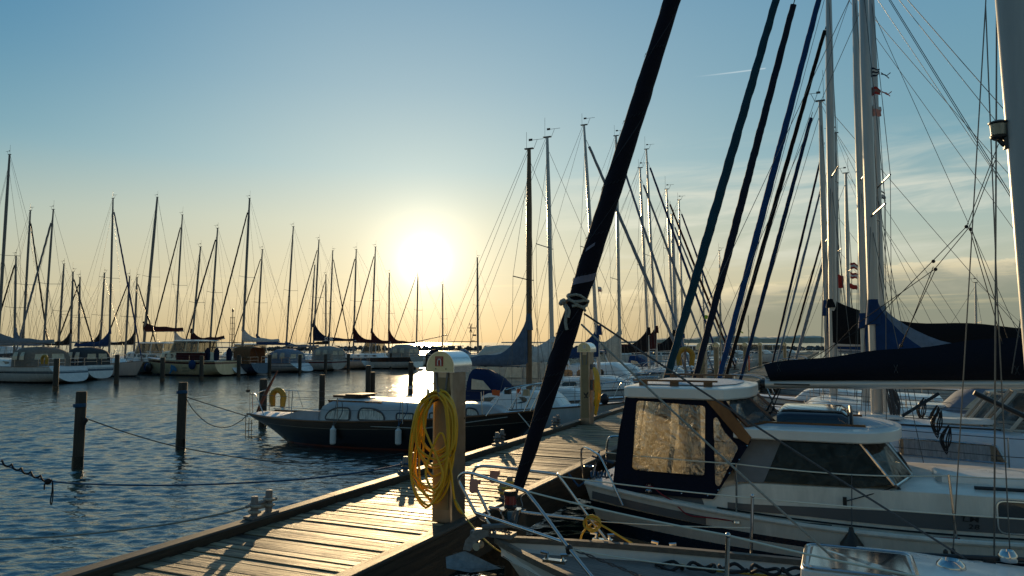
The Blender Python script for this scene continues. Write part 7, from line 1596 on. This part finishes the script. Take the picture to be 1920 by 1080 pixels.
post('taller one of a close pair of mooring posts above the white cabin', 690, 685, 758, 0.125)
post('shorter one of a close pair of mooring posts above the white cabin', 698, 697, 757, 0.115)
post('mooring post standing in the blazing sun glitter', 770, 679, 736, 0.145)
for u, vt, vb, lab in ((104, 672, 732, 'in front of the stern with the yellow horseshoe buoy'), (218, 665, 720, 'in front of the pale sloop with the blue cover'), (304, 670, 716, 'in front of the beige cruiser, left of the dolphin'), (377, 667, 712, 'in front of the beige cruiser beside the blue ball fender'), (447, 665, 707, 'in front of the navy hull below the bimini'), (505, 665, 705, 'in front of the white yacht with the open stern'), (562, 665, 700, 'between the open stern and the red-striped yacht'), (610, 664, 698, 'in front of the red-striped yacht'), (653, 663, 697, 'in front of the dark wooden yacht'), (733, 662, 692, 'in front of the boat with the dark red rail'), (755, 661, 688, 'at the stern of the boat with the dark red rail'), (884, 668, 705, 'beside the pedestal cap, under the cream canvas cruiser'), (800, 664, 690, 'below the yacht with the bare boom')):
    post('weathered mooring post ' + lab, u, vt, vb, 0.15)

# ------------------------------------------------------------------ ropes over the water
def rope(label, pts, r, m_, n=10):
    o = tag(empty('mooring_rope', pts[0]), label, 'rope'); b = MB(); P_ = smoothpath(pts, n); b.tube([q - Vector(pts[0]) for q in P_], r, 6); b.build('strand', m_, o); return o
p1 = Pz(145, 878, 0); p2 = Pz(338, 842, 0)
rope('dark rope sagging from the lone post past the stern of the black sailboat', [Py(152, 783, p1.y - 0.1), Py(165, 786, p1.y), Py(240, 812, p1.y + 0.1), Py(335, 838, 17.3), Py(480, 862, 17.1), Py(620, 868, 16.9), Py(757, 850, 16.6)], 0.011, rope_k)
b = MB()
kn = tag(empty('rope_end', Py(161, 788, p1.y - 0.12)), 'frayed rope end hanging at the knot on the lone post', 'rope'); b.ball((0, 0, 0), 0.05, 8, 6); b.tube(smoothpath([(0, 0, 0), (-0.03, 0, -0.08), (-0.05, 0.0, -0.2)], 4), [0.04] * 5 + [0.025] * 4, 6); b.build('knot', rope_k, kn)
rope('taut stern rope from the black sailboat to the post with blue rope', [Py(348, 744, p2.y), Py(410, 764, 20.1), Py(465, 781, 20.5)], 0.011, rope_k)
rope('slack stern rope looping between the black sailboat and the post with blue rope', [Py(348, 745, p2.y), Py(362, 768, 20.0), Py(392, 795, 20.1), Py(425, 801, 20.3), Py(450, 790, 20.4), Py(466, 776, 20.5)], 0.010, rope_k)
bl = W(kb(775, 884), T_L, ZK + 0.09)
rope('blue mooring rope running low over the water to the bollard behind the yellow hose', [Py(-60, 862, 12.2), Py(0, 870, 12.2), Py(40, 884, 12.0), Py(100, 903, 11.6), Py(250, 910, 11.2), Py(400, 908, 11.0), Py(560, 899, 10.8), Py(680, 885, 10.55), Vector(bl) + Vector((-0.06, 0, 0))], 0.012, rope_b)
o = tag(empty('rope_end', Py(90, 903, 11.6)), 'knotted dark rope end dangling towards the water from the blue mooring rope', 'rope'); b = MB(); pts = []
for i in range(40): a = i * 0.8; pts.append(Vector((-0.75 + 0.019 * i, 0.03 * math.cos(a), 0.30 - 0.0072 * i + 0.03 * math.sin(a))))
b.tube(pts, 0.014, 6); b.ball((0.0, 0, 0.0), 0.05, 8, 6); b.tube(smoothpath([(0, 0, 0), (0.06, 0, 0.02), (0.07, 0, -0.12), (0.05, 0, -0.30), (0.07, 0, -0.34), (0.085, 0, -0.2), (0.07, 0, 0.0)], 5), 0.010, 6); b.tube(smoothpath([(0, 0, 0), (-0.05, 0, -0.04), (-0.05, 0, -0.12)], 4), 0.012, 6); b.build('strand', rope_k, o)
b0 = W(kb(483, 962), T_L, ZK + 0.12)
rope('pale rope from the beam-edge bollard out of the frame over the water', [Py(-60, 1013, 8.3), Py(0, 1011, 8.3), Py(130, 1004, 8.2), Py(300, 985, 8.1), Py(420, 962, 8.0), Vector(b0)], 0.010, rope_w)
bw = W(kb(928, 832), T_L, ZK + 0.1)
rope('white bow rope from the black sailboat down to the dark bollard', [DB.root.matrix_world @ Vector((0, 0, 0)) if False else Py(972, 775, 16.7), Py(985, 790, 16.0), Py(995, 802, 15.4), W(kb(1000, 812), T_L, ZK)], 0.012, rope_w)
rope('thin line from the motor yacht roof down to its deck beside the pier', [Py(1264, 590, 17), Py(1200, 690, 17)], 0.006, rope_k, 3) if False else None
for lab, s_, t_ in (('orange-tipped marker cane beside the bright blue furled sail', 30.0, -4.2), ('orange-tipped marker cane further along the pier', 44.0, -4.6)):
    o = tag(empty('marker_cane', W(s_, t_, ZD)), lab, 'marker'); b = MB(); b.tube([(0, 0, 0), (0.02, 0, 3.2)], 0.022, 6); b.build('cane', mat('cane_wood', (0.35, 0.28, 0.16), 0.6), o); b = MB(); b.tube([(0, 0, 0.1), (0.006, 0, 0.95)], 0.04, 8); b.build('orange_sleeve', orange, o)
o = tag(empty('lifebuoy', W(s_of(1284, -4.7), -4.7, ZD)), 'yellow horseshoe lifebuoy hung on a pier stand by the teal furled sail', 'lifebuoy'); b = MB(); b.tube([(0, 0, 0), (0, 0, 1.5)], 0.03, 8); b.build('stand', galv, o); b = MB(); R = 0.33
b.tube([(x, -0.06, 1.22 + z) for x, z in [(-0.62 * R, -0.95 * R)] + [(R * 0.72 * math.cos(a), R * 0.72 * math.sin(a)) for a in [PI * 1.12 - i * PI * 1.24 / 14 for i in range(15)]] + [(0.62 * R, -0.95 * R)]], R * 0.28, 8); b.build('ring', yellow_f, o)
